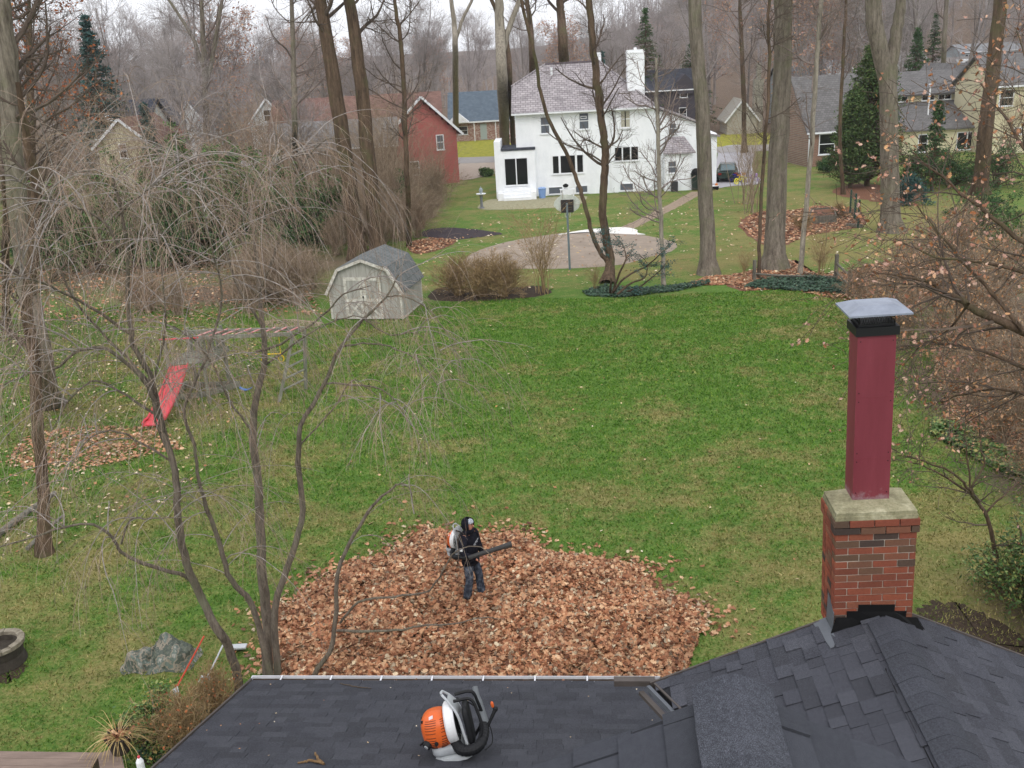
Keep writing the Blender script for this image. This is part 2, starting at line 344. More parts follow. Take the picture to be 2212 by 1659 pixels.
sheet('bare_soil', outline([(370, 1659), (300, 1640), (330, 1590), (380, 1560), (450, 1530), (500, 1500), (560, 1500), (560, 1659)], .05), .009, m_soil)
sheet('bare_soil', outline([(1990, 1330), (2040, 1300), (2130, 1330), (2260, 1420), (2260, 1520), (2100, 1460)], .1), .009, m_soil)
sheet('bare_soil', outline([(700, 700), (640, 712), (560, 700), (600, 690), (660, 692)], .06), .009, m_path)
sheet('front_lawn', outline([(960, 346), (1000, 300), (1080, 300), (1110, 320), (1080, 345)], .2), .02, YL)
sheet('front_lawn', outline([(1540, 318), (1560, 290), (1640, 285), (1680, 300), (1640, 318)], .2), .02, YL)
sheet('driveway', outline([(990, 388), (1000, 350), (1075, 345), (1100, 365), (1060, 378)], .1), .03, m_drive)
sheet('driveway', outline([(1530, 405), (1545, 365), (1560, 318), (1625, 318), (1625, 365), (1645, 395), (1585, 402)], .05), .03, m_drive2)
strip('road', [(300, 358), (700, 352), (1000, 347), (1300, 335), (1600, 322), (1900, 308), (2200, 296)], [6.5, 6.5], .045, m_road)

# lawn blades and fallen leaves
def scatter_region(n, box_px, dens=None):
    """random ground points inside a polygon given in survey coordinates"""
    P = np.array([g(*p)[:2] for p in box_px]); lo, hi = P.min(0), P.max(0); out = []
    while sum(map(len, out)) < n:
        Q = rng.uniform(lo, hi, (n*2, 2)); ins = np.zeros(len(Q), bool); j = len(P)-1
        for i in range(len(P)):
            a, b = P[i], P[j]; cnd = ((a[1] > Q[:, 1]) != (b[1] > Q[:, 1])) & (Q[:, 0] < (b[0]-a[0])*(Q[:, 1]-a[1])/(b[1]-a[1]+1e-12)+a[0]); ins ^= cnd; j = i
        Q = Q[ins]
        if dens is not None: Q = Q[rng.random(len(Q)) < dens(Q[:, 0], Q[:, 1])]
        out.append(Q)
    return np.vstack(out)[:n]
def blades(n, poly, h, wd):
    Q = scatter_region(n, poly, lambda x, y: (1-.55*field(LIT, x, y))*(.45+.55*np.clip(22/y, 0, 1)))
    a = rng.uniform(0, 2*PI, n); s = rng.uniform(.5, 1.4, n); lean = rng.normal(size=(n, 2))*h*.7; B = np.column_stack([Q, np.zeros(n)]); d = np.column_stack([np.cos(a), np.sin(a), a*0])
    k = (np.clip(Q[:, 1]/20, .7, 1.6)*wd*s)[:, None]; V = np.stack([B-d*k, B+d*k, B+np.column_stack([lean, h*s])], 1).reshape(-1, 3)
    mb = MB(); mb.add(V, np.arange(n*3).reshape(-1, 3)); o = single('grass', mb, GRASS, 'short green lawn grass with straw-coloured patches across the back yard', 'grass', kind='stuff'); zone_attr(o.data, V)
M = NT('grass_blade'); ge = M.n('ShaderNodeNewGeometry'); at = M.n('ShaderNodeAttribute', attribute_name='zone'); sp = M.n('ShaderNodeSeparateColor'); M.l(at.outputs['Color'], sp.inputs[0])
gr = M.ramp(ge.outputs['Random Per Island'], [(0, lin('#466926')), (.45, lin('#4f762a')), (.8, lin('#608434')), (1, lin('#829345'))]); st = M.ramp(ge.outputs['Random Per Island'], [(0, lin('#66693c')), (.6, lin('#8f8658')), (1, lin('#b0a47c'))])
dm = M.math('ADD', sp.outputs[0], M.math('MULTIPLY', M.math('SUBTRACT', M.noise(3.2, 5, .65), .5), 2.0)); dm = M.math('ADD', dm, M.math('MULTIPLY', M.math('SUBTRACT', M.noise(16, 5, .7), .5), 1.5))
dm = M.math('ADD', dm, M.math('MULTIPLY', M.math('SUBTRACT', M.noise(.55, 6, .7), .5), 2.6)); dm = M.math('ADD', dm, .06)
gc = M.mix(M.ramp(dm, [(.15, (0, 0, 0, 1)), (.7, (1, 1, 1, 1))]), gr, st)
gc = M.mix(.6, gc, M.ramp(M.noise(1.1, 6, .75, stretch=(.7, 1.6, 1)), [(.35, (.52, .66, .5, 1)), (.65, (1.22, 1.15, 1.05, 1))]), 'MULTIPLY'); gc = M.mix(.6, gc, M.ramp(M.noise(4.5, 5, .75, stretch=(.6, 1.6, 1)), [(.36, (.5, .6, .45, 1)), (.64, (1.3, 1.25, 1.15, 1))]), 'MULTIPLY'); GRASS = M.out(gc, .9, .05)
blades(330000, [(-100, 1760), (-60, 690), (300, 660), (700, 700), (940, 655), (1120, 645), (1330, 645), (1530, 632), (1800, 622), (1880, 650), (2030, 760), (2260, 1100), (2330, 1760)], .05, .014)

LEAF = [(0, 0), (.12, .10), (.2, .3), (.38, .16), (.5, .42), (.66, .2), (.8, .3), (1, .0), (.8, -.3), (.66, -.2), (.5, -.42), (.38, -.16), (.2, -.3), (.12, -.1)]
def oak_leaves(mb, P, size, tilt=.5, up=None):
    """lobed, cupped oak leaves at points P"""
    n = len(P); L = np.array(LEAF)-np.array([.5, 0]); m = len(L); s = (size*rng.uniform(.65, 1.25, n))
    z = .35*np.abs(L[:, 1])*1.2+.0*L[:, 0]; cup = rng.uniform(-1.0, 1.4, n); ben = rng.uniform(-.5, .5, n)
    x = L[:, 0][None]*s[:, None]; y = L[:, 1][None]*s[:, None]*.9; zz = (z[None]*cup[:, None]+ben[:, None]*L[:, 0][None]**2*1.5)*s[:, None]
    ctr = np.zeros((n, 1, 3)); V = np.concatenate([np.stack([x, y, zz], -1), ctr], 1)
    nrm = unit(np.column_stack([rng.normal(size=(n, 2))*tilt, np.ones(n)])); t = unit(np.cross(nrm, rng.normal(size=(n, 3)))); b = np.cross(nrm, t)
    W = V[..., 0:1]*t[:, None]+V[..., 1:2]*b[:, None]+V[..., 2:3]*nrm[:, None]+P[:, None]
    base = (np.arange(n)*(m+1))[:, None, None]; k = np.arange(m)[None, :]
    F = np.stack([np.broadcast_to(k, (n, m)), np.broadcast_to((k+1) % m, (n, m)), np.full((n, m), m)], -1)+base
    mb.add(W.reshape(-1, 3), F.reshape(-1, 3))
LEAFM = island_mat('dry_oak_leaf', ['#65402c', '#966246', '#b07a59', '#be8b67', '#cb9f79', '#9a6649', '#d9b690', '#b38060', '#543527', '#ebd8b6'], .75, .25, noise=1.2)
LEAFP = island_mat('pale_fallen_leaf', ['#b59a72', '#d8c7a4', '#9c6a45', '#e6dcc2', '#b98c60', '#8a5f42'], .8, .2)
def flat_leaves(name, n, poly, size, m, label, dens=None, z=.02):
    Q = scatter_region(n, poly, dens); mb = MB(); P = np.column_stack([Q, rng.uniform(z, z+.03, n)])
    a = rng.uniform(0, 2*PI, n); u = np.column_stack([np.cos(a), np.sin(a), rng.normal(size=n)*.25]); v = np.column_stack([-np.sin(a), np.cos(a), rng.normal(size=n)*.25]); s = (size*rng.uniform(.5, 1.3, n))[:, None]
    V = np.stack([P-u*s*.5, P+v*s*.35, P+u*s*.5, P-v*s*.35, ], 1).reshape(-1, 3); mb.add(V, np.arange(n*4).reshape(-1, 4)); return single(name, mb, m, label, 'leaves', kind='stuff')
flat_leaves('fallen_leaves', 1900, [(-60, 1220), (-60, 690), (520, 690), (560, 760), (480, 980), (330, 1130)], .11, LEAFP, 'pale dry leaves scattered over the grass around the play set')
flat_leaves('fallen_leaves', 1500, [(0, 1000), (60, 940), (180, 920), (350, 925), (400, 970), (300, 990), (100, 1030)], .14, LEAFM, 'band of rust-brown leaves on the grass at the foot of the slide')
flat_leaves('fallen_leaves', 150, [(560, 1480), (480, 1200), (900, 700), (1900, 660), (2000, 1200), (1800, 1380)], .09, LEAFP, 'few stray tan leaves spread over the open green lawn')
flat_leaves('fallen_leaves', 1300, [(930, 640), (880, 560), (1060, 470), (1500, 430), (1850, 430), (1980, 640), (1330, 620)], .16, LEAFP, 'pale leaves dotted on the lawn around the basketball court')
flat_leaves('fallen_leaves', 5000, [(1560, 600), (1620, 585), (1700, 560), (1760, 590), (1840, 585), (1920, 565), (2010, 590), (2000, 650), (1900, 640), (1830, 650), (1700, 625), (1600, 628)], .17, LEAFM, 'drift of brown leaves along the rail fence under the trees')
flat_leaves('fallen_leaves', 2600, [(1480, 618), (1530, 596), (1570, 596), (1640, 600), (1640, 612), (1560, 616)], .16, LEAFM, 'leaves gathered round the foot of the straight grey trunk')
flat_leaves('fallen_leaves', 2200, [(1840, 600), (1960, 560), (2060, 590), (2040, 660), (1900, 645), (1840, 640)], .17, LEAFM, 'leaves drifting from the rail fence towards the right edge')
flat_leaves('fallen_leaves', 3500, [(1595, 485), (1640, 457), (1710, 455), (1760, 445), (1810, 447), (1850, 452), (1870, 470), (1860, 490), (1800, 500), (1745, 510), (1690, 530), (1640, 525)], .2, LEAFM, 'brown leaves covering the raised garden bed beyond the fence')
flat_leaves('fallen_leaves', 900, [(880, 525), (930, 514), (985, 519), (965, 534), (925, 546), (890, 546)], .18, LEAFM, 'small orange-brown leaf patch next to the dark mulch bed')
flat_leaves('fallen_leaves', 5200, [(2000, 700), (2120, 680), (2330, 900), (2330, 1100), (2150, 1000), (2040, 900)], .13, LEAFM, 'leaf litter under the twiggy thicket at the right edge')
flat_leaves('fallen_leaves', 4500, [(-60, 690), (-60, 600), (300, 560), (640, 570), (700, 680), (300, 700)], .18, LEAFM, 'leaf litter under the hedge trees behind the play set')

# ---------------------------------------------------------------- the leaf heap
heap_px = [(598, 1475), (590, 1400), (598, 1318), (660, 1300), (700, 1258), (760, 1225), (850, 1205), (880, 1175), (925, 1152), (1000, 1160), (1080, 1160), (1135, 1168), (1170, 1200), (1260, 1215), (1340, 1222), (1382, 1235), (1385, 1275), (1440, 1290), (1500, 1318), (1512, 1370), (1490, 1430), (1450, 1520), (1200, 1640), (800, 1640)]
HP = np.array([g(*p)[:2] for p in heap_px])
def heap_h(x, y):
    """height of the heap: distance from its outline, with lumps"""
    x, y = np.atleast_1d(x), np.atleast_1d(y); Q = np.column_stack([x, y]); dmin = np.full(len(Q), 9.); ins = np.zeros(len(Q), bool); j = len(HP)-1
    for i in range(len(HP)):
        a, b = HP[i], HP[j]; cnd = ((a[1] > y) != (b[1] > y)) & (x < (b[0]-a[0])*(y-a[1])/(b[1]-a[1]+1e-12)+a[0]); ins ^= cnd
        ab = b-a; t = np.clip(((Q-a)@ab)/(ab@ab), 0, 1); dmin = np.minimum(dmin, np.linalg.norm(Q-a-t[:, None]*ab, axis=1)); j = i
    hgt = .30*np.sqrt(np.clip(dmin, 0, 1.6)/1.6)+.10*np.exp(-(((x-.6)/1.6)**2+((y-17.4)/1.0)**2))
    hgt += .05*np.sin(x*2.1+y*1.3)*np.sin(y*2.9-x*.7)*np.clip(dmin*2, 0, 1)+.03*np.sin(x*6.1)*np.sin(y*5.3+x)
    return np.where(ins, np.clip(hgt, .01, 1), 0)
hx = np.linspace(HP[:, 0].min(), HP[:, 0].max(), 90); hy = np.linspace(HP[:, 1].min(), HP[:, 1].max(), 70); HX, HY = np.meshgrid(hx, hy); HZ = heap_h(HX.ravel(), HY.ravel()).reshape(HX.shape)
heap = root('leaf_heap', (-.5, 16.2, 0), 'wide heap of rust-brown oak leaves the person is standing in', 'leaf heap')
mb = MB(); q = (np.arange(89)[None]+np.arange(69)[:, None]*90).ravel(); F = np.stack([q, q+1, q+91, q+90], -1); z = HZ.ravel(); F = F[(z[F] > 0).all(1)]
mb.add(np.stack([HX.ravel(), HY.ravel(), z-.02], -1), F); part('heap_core', mb, mat('leaf_mass', '#5a3828', .95, .5, 25, c2='#2c1a12', bump=.8), heap, world=True, kind='stuff')
n = 42000; Q = np.column_stack([rng.uniform(hx[0], hx[-1], n*2), rng.uniform(hy[0], hy[-1], n*2)]); zz = heap_h(Q[:, 0], Q[:, 1]); kk = zz > 0; Q, zz = Q[kk][:n], zz[kk][:n]
mb = MB(); oak_leaves(mb, np.column_stack([Q, zz+rng.uniform(-.02, .055, len(zz))]), .125, .6); part('leaves', mb, LEAFM, heap, world=True, kind='stuff')
# ragged fringe of leaves strewn round the heap's edge
k = 1900; ii = rng.integers(0, len(HP)-5, k); t = rng.random((k, 1)); E0 = HP[ii]*(1-t)+HP[ii+1]*t; cc = HP.mean(0); E0 = E0+unit(E0-cc)*np.abs(rng.normal(size=(k, 1)))**1.5*.24
mb = MB(); oak_leaves(mb, np.column_stack([E0, rng.uniform(.02, .05, k)]), .13, .35); part('strewn_leaves', mb, LEAFM, heap, world=True, kind='stuff')
# ================================================================ THE HOUSE THE VIEW IS TAKEN FROM
TH = math.radians(-5.3); E1 = np.array([math.cos(TH), math.sin(TH), 0]); E2 = np.array([-math.sin(TH), math.cos(TH), 0])
def granules(name, base, lo, hi, rand=.0, island=.0):
    M = NT(name); n = M.noise(420, 2, .5); n2 = M.noise(3.0, 4, .6); n3 = M.noise(60, 3, .6)
    c = M.ramp(n, [(.3, lin(lo)), (.5, lin(base)), (.72, lin(hi))]); c = M.mix(.7, c, M.ramp(n3, [(.35, (.7, .7, .7, 1)), (.65, (1.15, 1.15, 1.15, 1))]), 'MULTIPLY')
    c = M.mix(.6, c, M.ramp(n2, [(.3, (.78, .78, .8, 1)), (.7, (1.12, 1.12, 1.1, 1))]), 'MULTIPLY')
    if rand: oi = M.n('ShaderNodeObjectInfo'); src = oi.outputs['Random']
    if island: ge = M.n('ShaderNodeNewGeometry'); src = ge.outputs['Random Per Island']; rand = island
    if rand or island: c = M.mix(1., c, M.ramp(src, [(0, (1-rand,)*3+(1,)), (.6, (1, 1, 1.02, 1)), (1, (1+rand,)*3+(1,))]), 'MULTIPLY')
    M.bump(n, .5, .004); return M.out(c, .9, .15)
SH_OBJ = granules('shingle_granules', '#424349', '#26272b', '#6b6d75', rand=.2); SH_MIX = granules('shingle_granules_small', '#424349', '#26272b', '#6b6d75', island=.2)
G_OBJ = granules('shingle_dark', '#3f4045', '#28292d', '#606269', rand=.17); G_MIX = granules('shingle_dark_small', '#3f4045', '#28292d', '#606269', island=.17)
N_OBJ = granules('shingle_near', '#414349', '#2a2b30', '#63656d', rand=.1)
def shingle_field(parent, O, u, v, W, L, keep, nobj, mo, mm, expo=.143, dist=None, wr=(.10, .30), th=.007, eye=None):
    """courses of laminated tabs on a slope: O lower-left corner, u along the course, v up the slope; all in the parent's frame"""
    O, u, v = map(np.array, (O, u, v)); nrm = np.cross(u, v); tabs = []
    for r in range(int(L/expo)+1):
        x = -rng.uniform(0, .3)
        while x < W:
            wd = rng.uniform(*wr); a, b = max(x, 0), min(x+wd, W); top = min((r+1)*expo+.03, L); raised = rng.random() < .5
            if b-a > .02 and top-r*expo > .02 and keep((a+b)/2, r*expo+expo/2): tabs.append((a, b, r*expo, top, raised))
            x += wd
    def mat4(t):
        a, b, y0, y1, ra = t; h = th*(1.9 if ra else 1.)*rng.uniform(.85, 1.2); c = O+u*(a+b)/2+v*(y0+y1)/2+nrm*(h*.55+.002)
        vv = unit(v*(y1-y0)-nrm*h*.95); nn = np.cross(u, vv); s = np.array([(b-a-.003)/2, (y1-y0)/2, h/2])
        return c, u*s[0], vv*s[1], nn*s[2]
    M4 = [mat4(t) for t in tabs]
    if eye is not None: order = np.argsort([np.linalg.norm(m[0]-eye) for m in M4])
    else: order = np.arange(len(M4))
    me = shingle_field.me.get(mo.name)
    if me is None:
        q = MB(); q.obox((0, 0, 0), (1, 0, 0), (0, 1, 0), (0, 0, 1)); me = q.mesh('shingle'); me.materials.append(mo); shingle_field.me[mo.name] = me
    for k in order[:nobj]:
        c, a, b, d = M4[k]; o = part('shingle', None, None, parent, me=me)
        o.matrix_local = Matrix(((a[0], b[0], d[0], c[0]), (a[1], b[1], d[1], c[1]), (a[2], b[2], d[2], c[2]), (0, 0, 0, 1)))
    if len(order) > nobj:
        q = MB()
        for k in order[nobj:]: q.obox(*M4[k])
        part('small_shingles', q, mm, parent, kind='stuff')
shingle_field.me = {}
m_felt = mat('roof_base', '#2c2d31', .95, .2, 20); m_black = mat('black_flashing', '#0b0b0d', .7, .3, 8); m_metal = mat('grey_metal', '#62666c', .6, .15, 4, spec=.3)
m_gut = mat('white_gutter', '#d9dade', .5, .12, 3); m_brown = mat('brown_trim', '#57504c', .6, .2, 5); m_wall = mat('house_siding', '#b9b4a8', .8, .1, 3)

# ---- wing and near roof
house = root('house', (3.24, 7.47, 0), 'dark-shingled house in the foreground with a brick chimney on its gable', 'house', rz=TH)
R_, SL = 5.3, .44; ca = 1/math.hypot(1, SL); sa = SL*ca
mb = MB(); t_ = .12
# left plane is cut back on its lower edge where the side roof meets it
L0 = [(-2.02, 0), (-1.80, -.50), (-1.80, -6), (0, -6), (0, 0)]
mb.prism([(x, y, R_+SL*x-.004) for x, y in L0], (0, 0, -t_)); mb.prism([(x, y, R_-SL*x-.004) for x, y in [(0, 0), (0, -6), (4.2, -6), (4.2, 0)]], (0, 0, -t_))
wing = part('wing_roof', mb, m_felt, house)
eyeW = np.array([(_C-np.array([3.24, 7.47, 0]))@E1, (_C-np.array([3.24, 7.47, 0]))@E2, 10.2])
chim_out = lambda x, y: not (-.47 < x < .34 and y > -.20)
def keepL(a, r):
    y = .02-a; x = -(2.02-(r*ca)); return chim_out(x, y) and (x > -2.02+max(0, -y)*.44 or y > -.03) and x < -.02
shingle_field(wing, (-2.02, .02, R_-SL*2.02), (0, -1, 0), (ca, 0, sa), 4.2+.02, 2.02/ca-.02, lambda a, r: keepL(a, r), 130, SH_OBJ, SH_MIX, th=.0085, eye=eyeW)
shingle_field(wing, (4.2, -4.2, R_-SL*4.2), (0, 1, 0), (-ca, 0, sa), 4.2+.02, 4.2/ca-.02, lambda a, r: chim_out(4.2-r*ca, a-4.2), 90, SH_OBJ, SH_MIX, eye=eyeW)
# ridge caps, overlapping and folded over the ridge
capm = MB(); wcap = .17
def cap(y0, y1, lift0, lift1, wc, hh=.02):
    q = MB(); n = 9; an = np.linspace(-1, 1, n); V = []
    for y, l in ((y0, lift0), (y1, lift1)):
        for k in (0, 1):
            for s_ in an: V.append((s_*wc*ca, y, -abs(s_)**1.5*wc*sa*1.0+l+(.008 if k == 0 else 0)))
    F = [(i, i+1, n*2+i+1, n*2+i) for i in range(n-1)]+[(n+i, n*3+i, n*3+i+1, n+i+1) for i in range(n-1)]+[(i, n+i, n+i+1, i+1) for i in range(n-1)]
    F += [(0, 2*n, 3*n, n), (n-1, 2*n-1, 4*n-1, 3*n-1)]
    return q.add(V, F)
cm = cap(0, .24, .016, .011, wcap).mesh('ridge_cap', smooth=False); cm.materials.append(N_OBJ)
for k in range(26):
    o = part('ridge_cap', None, None, wing, me=cm); o.location = (rng.normal()*.003, -.30-.165*k-.2+rng.normal()*.012, R_+.022); o.rotation_euler = (0, 0, rng.normal()*.01)
mb = MB(); mb.bar((-.172, -.9, R_-.070), (-.172, -4, R_-.070), .022, .018); part('vent_slot', mb, m_black, wing)  # black bar painting the shade in the gap under the left cap edge
# gable wall under the wing and rake trim
mb = MB(); mb.prism([(-1.9, -.3, 0), (4.0, -.3, 0), (4.0, -.3, R_-SL*4.0-.14), (0, -.3, R_-.14), (-1.9, -.3, R_-SL*1.9-.14)], (0, -5.5, 0)); part('wall', mb, m_wall, house)
mb = MB(); mb.bar((-2.04, .012, R_-SL*2.04-.06), (0, .012, R_-.06), .02, .16); mb.bar((4.2, .012, R_-SL*4.2-.06), (0, .012, R_-.06), .02, .16); part('rake_board', mb, m_brown, house)
mb = MB(); mb.bar((-2.09, -.02, R_-SL*2.02-.035), (-1.83, -.62, R_-SL*1.80-.045), .035, .05); part('edge_flashing', mb, m_metal, house)
mb = MB(); mb.bar((-2.16, -.03, R_-SL*2.06-.07), (-1.90, -.63, R_-SL*1.84-.08), .05, .04); mb.bar((-2.03, -.02, R_-SL*2.0+.004), (-1.77, -.62, R_-SL*1.77+.004), .02, .016); part('drip_edge', mb, m_brown, house)
mb = MB(); mb.box(-2.42, -2.02, .02, .10, 4.36, 4.42); part('gutter_end', mb, m_brown, house)

# ---- chimney on the gable
CZ = 5.0
mb = MB(); mb.box(-.385, .285, -.145, .295, 0, 1.30); chim = part('chimney', mb, mat('mortar', '#cfc5b8', .9, .25, 30), house); chim.location = (-.025, -.03, CZ); chim.rotation_euler = (0, math.radians(-2.), 0)
BR = NT('chimney_brick'); oi = BR.n('ShaderNodeObjectInfo'); bc = BR.ramp(oi.outputs['Random'], [(0, lin('#87432f')), (.3, lin('#9c4c36')), (.5, lin('#ab573b')), (.66, lin('#8c5a43')), (.8, lin('#6f5440')), (.9, lin('#4c3c38')), (1, lin('#3d3230'))])
hv = BR.ramp(BR.noise(2.2, 2, .5), [(.42, (1, 1, 1, 1)), (.5, (.75, .72, .74, 1)), (.56, (.5, .48, .52, 1))]); bc = BR.mix(.6, bc, hv, 'MULTIPLY'); bc = BR.mix(.22, bc, lin('#6b6156')); bc = BR.mix(.35, bc, BR.ramp(BR.noise(60, 4), [(.3, (.5, .5, .5, 1)), (.7, (1.2, 1.2, 1.2, 1))]), 'MULTIPLY')
BR.bump(BR.noise(90, 3), .3, .003); BRICK = BR.out(bc, .9, .15)
brme = {}
def brick(parent, x0, x1, y0, y1, z0, z1):
    key = (round(x1-x0, 3), round(y1-y0, 3), round(z1-z0, 3))
    if key not in brme:
        q = MB(); a, b, c_ = key; q.box(-a/2, a/2, -b/2, b/2, -c_/2, c_/2); brme[key] = q.mesh('brick'); brme[key].materials.append(BRICK)
    o = part('brick', None, None, parent, me=brme[key]); o.location = ((x0+x1)/2, (y0+y1)/2, (z0+z1)/2)
ph, mj = .058, .0105; bl = .203
for r in range(18):
    z0 = .03+r*(ph+mj); z1 = z0+ph
    if z1 > 1.262: break
    out = .018 if r >= 16 else 0.
    j = rng.normal()*.001
    off = [0, .1068][r % 2]
    # front and back faces
    for (ya, yb) in ((-.155-out, -.05), (.20, .305+out)):
        x = -.395-out; first = True
        while x < .295+out-.01:
            wd = (off if (off and first) else bl)+(out if first else 0)
            x1 = min(x+wd, .295+out)
            if .295+out-x1 < .04: x1 = .295+out
            brick(chim, x, x1, ya+rng.normal()*.0015, yb, z0, z1); x = x1+mj; first = False
    for s_ in (0, 1):
        ys = [-.05+mj, .09, .20-mj] if r % 2 else [-.05+mj, .20-mj]
        for k in range(len(ys)-1):
            xa, xb = (-.395-out, -.29) if s_ == 0 else (.19, .295+out)
            brick(chim, xa+rng.normal()*.0015, xb, ys[k]+(mj if k else 0), ys[k+1], z0, z1)
CC = NT('mossy_concrete'); cc = CC.ramp(CC.noise(4, 5, .7), [(.3, lin('#6a6552')), (.5, lin('#8f8a70')), (.7, lin('#b6b097'))]); cc = CC.mix(.5, cc, CC.ramp(CC.noise(45, 4, .7), [(.35, (.55, .6, .5, 1)), (.6, (1.1, 1.1, 1.05, 1))]), 'MULTIPLY'); CC.bump(CC.noise(50, 4), .5, .006); CONC = CC.out(cc, .95, .1)
mb = MB(); mb.box(-.400, .300, -.160, .310, 1.254, 1.29); mb.box(-.392, .292, -.152, .302, 1.2901, 1.325)
a, b = (-.392, -.152, .292, .302), (-.21, .04, .12, .29); mb.add([(a[0], a[1], 1.3251), (a[2], a[1], 1.3251), (a[2], a[3], 1.3251), (a[0], a[3], 1.3251), (-.20, .03, 1.352), (.10, .03, 1.352), (.10, .28, 1.352), (-.20, .28, 1.352)], [(0, 1, 5, 4), (1, 2, 6, 5), (2, 3, 7, 6), (3, 0, 4, 7), (4, 5, 6, 7)])
part('crown', mb, CONC, chim)
FM = NT('red_painted_metal'); fc = FM.ramp(FM.noise(5, 5, .7, stretch=(1, 1, .12)), [(.3, lin('#6c2a33')), (.55, lin('#77323c')), (.7, lin('#7f3d46'))]); fc = FM.mix(.35, fc, FM.ramp(FM.noise(120, 2, .5), [(.3, (.8, .8, .8, 1)), (.7, (1.1, 1.1, 1.1, 1))]), 'MULTIPLY')
sz_ = FM.n('ShaderNodeSeparateXYZ'); FM.l(FM.obj(), sz_.inputs[0]); low = FM.math('SUBTRACT', 1.46, sz_.outputs[2]); low = FM.math('ADD', FM.math('MULTIPLY', low, 6), FM.math('MULTIPLY', FM.math('SUBTRACT', FM.noise(14, 4, .7), .5), 2.4)); fc = FM.mix(FM.ramp(low, [(.3, (0, 0, 0, 1)), (.8, (.6, .6, .6, 1))]), fc, lin('#8d7a80')); FLM = FM.out(fc, .55, .35)
mb = MB(); mb.box(-.205, .110, .048, .305, 1.34, 2.905); flue = part('flue', mb, FLM, chim)
for z in (1.75, 2.32): mb = MB(); mb.box(-.2065, .1115, .0465, .3065, z, z+.006); part('seam', mb, FLM, flue)
for z in (1.42, 1.72, 1.80, 2.28, 2.36, 2.82):
    for x in (-.18, .085): mb = MB(); mb.cyl((x, .0475, z), (x, .0435, z), .005, None, 6); part('screw', mb, m_black, flue)
mb = MB()
for (x0, x1, y0, y1) in ((-.225, .130, .028, .048), (-.225, .130, .305, .325), (-.225, -.205, .048, .305), (.110, .130, .048, .305)): mb.box(x0, x1, y0, y1, 2.87, 2.945)
mb.box(-.2045, .1095, .0485, .3045, 2.906, 2.909); mb.box(-.195, .10, .06, .295, 2.91, 2.965); part('collar', mb, mat('black_paint', '#101114', .5, .2, 6, spec=.4), chim)
mb = MB(); gx = np.linspace(-.19, .095, 15); gy = np.linspace(.062, .293, 12)
for x in gx:
    for y in (.062, .293):
        for dx in (-.03, .03):
            if -.19 <= x+dx <= .095: mb.bar((x, y, 2.966), (x+dx, y, 3.06), .0022, .0022)
for y in gy:
    for x in (-.19, .095):
        for dy in (-.03, .03):
            if .062 <= y+dy <= .293: mb.bar((x, y, 2.966), (x, y+dy, 3.06), .0022, .0022)
for x in (-.19, .095):
    for y in (.062, .293): mb.bar((x, y, 2.965), (x, y, 3.075), .008, .008)
part('spark_screen', mb, m_black, chim)
LX0, LX1, LY0, LY1 = -.305, .205, -.055, .405
mb = MB(); mb.add([(LX0, LY0, 3.06), (LX1, LY0, 3.06), (LX1, LY1, 3.06), (LX0, LY1, 3.06), (LX0, LY0, 3.075), (LX1, LY0, 3.075), (LX1, LY1, 3.075), (LX0, LY1, 3.075), (-.19, .07, 3.125), (.09, .07, 3.125), (.09, .29, 3.125), (-.19, .29, 3.125)],
    [(3, 2, 1, 0), (0, 1, 5, 4), (1, 2, 6, 5), (2, 3, 7, 6), (3, 0, 4, 7), (4, 5, 9, 8), (5, 6, 10, 9), (6, 7, 11, 10), (7, 4, 8, 11), (8, 9, 10, 11)]); part('cap_lid', mb, mat('lid_metal', '#8a919e', .5, .12, 5, spec=.5, c2='#737985'), chim)
# stepped flashing at the foot (black) and side flashing (grey)
fl = [(-.475, -.10), (-.40, .205), (-.315, .205), (-.315, .27), (-.235, .27), (-.235, .335), (.085, .335), (.085, .27), (.19, .27), (.19, .205), (.27, .205), (.375, -.10), (0, .135), (-.06, .16)]
fy = -.205
mb = MB(); fpoly = [(-.48, 5.055), (-.405, 5.27), (-.315, 5.27), (-.315, 5.335), (-.218, 5.335), (-.218, 5.402), (.10, 5.402), (.10, 5.335), (.205, 5.335), (.205, 5.27), (.30, 5.27), (.395, 5.08)]
mb.add([(x, -.197-(.05 if z < 5.1 else 0), z) for x, z in fpoly]+[(x, -.188-(.05 if z < 5.1 else 0), z) for x, z in fpoly], [tuple(range(12)), tuple(range(23, 11, -1))]+[(i, 12+i, 12+(i+1) % 12, (i+1) % 12) for i in range(12)])
part('front_flashing', mb, m_black, house)
mb = MB(); mb.prism([(-.43, -.30, R_-SL*.43+.02), (-.445, .02, R_-SL*.43+.02), (-.56, .02, R_-SL*.56+.02), (-.50, -.42, R_-SL*.5+.02), (-.47, -.42, R_-SL*.47+.02)], (0, 0, .004)); mb.prism([(-.437, -.20, R_-.20), (-.437, .02, R_-.2), (-.437, .02, R_+.10), (-.437, -.2, R_+.02)], (.008, 0, 0)); part('side_flashing', mb, m_metal, house)

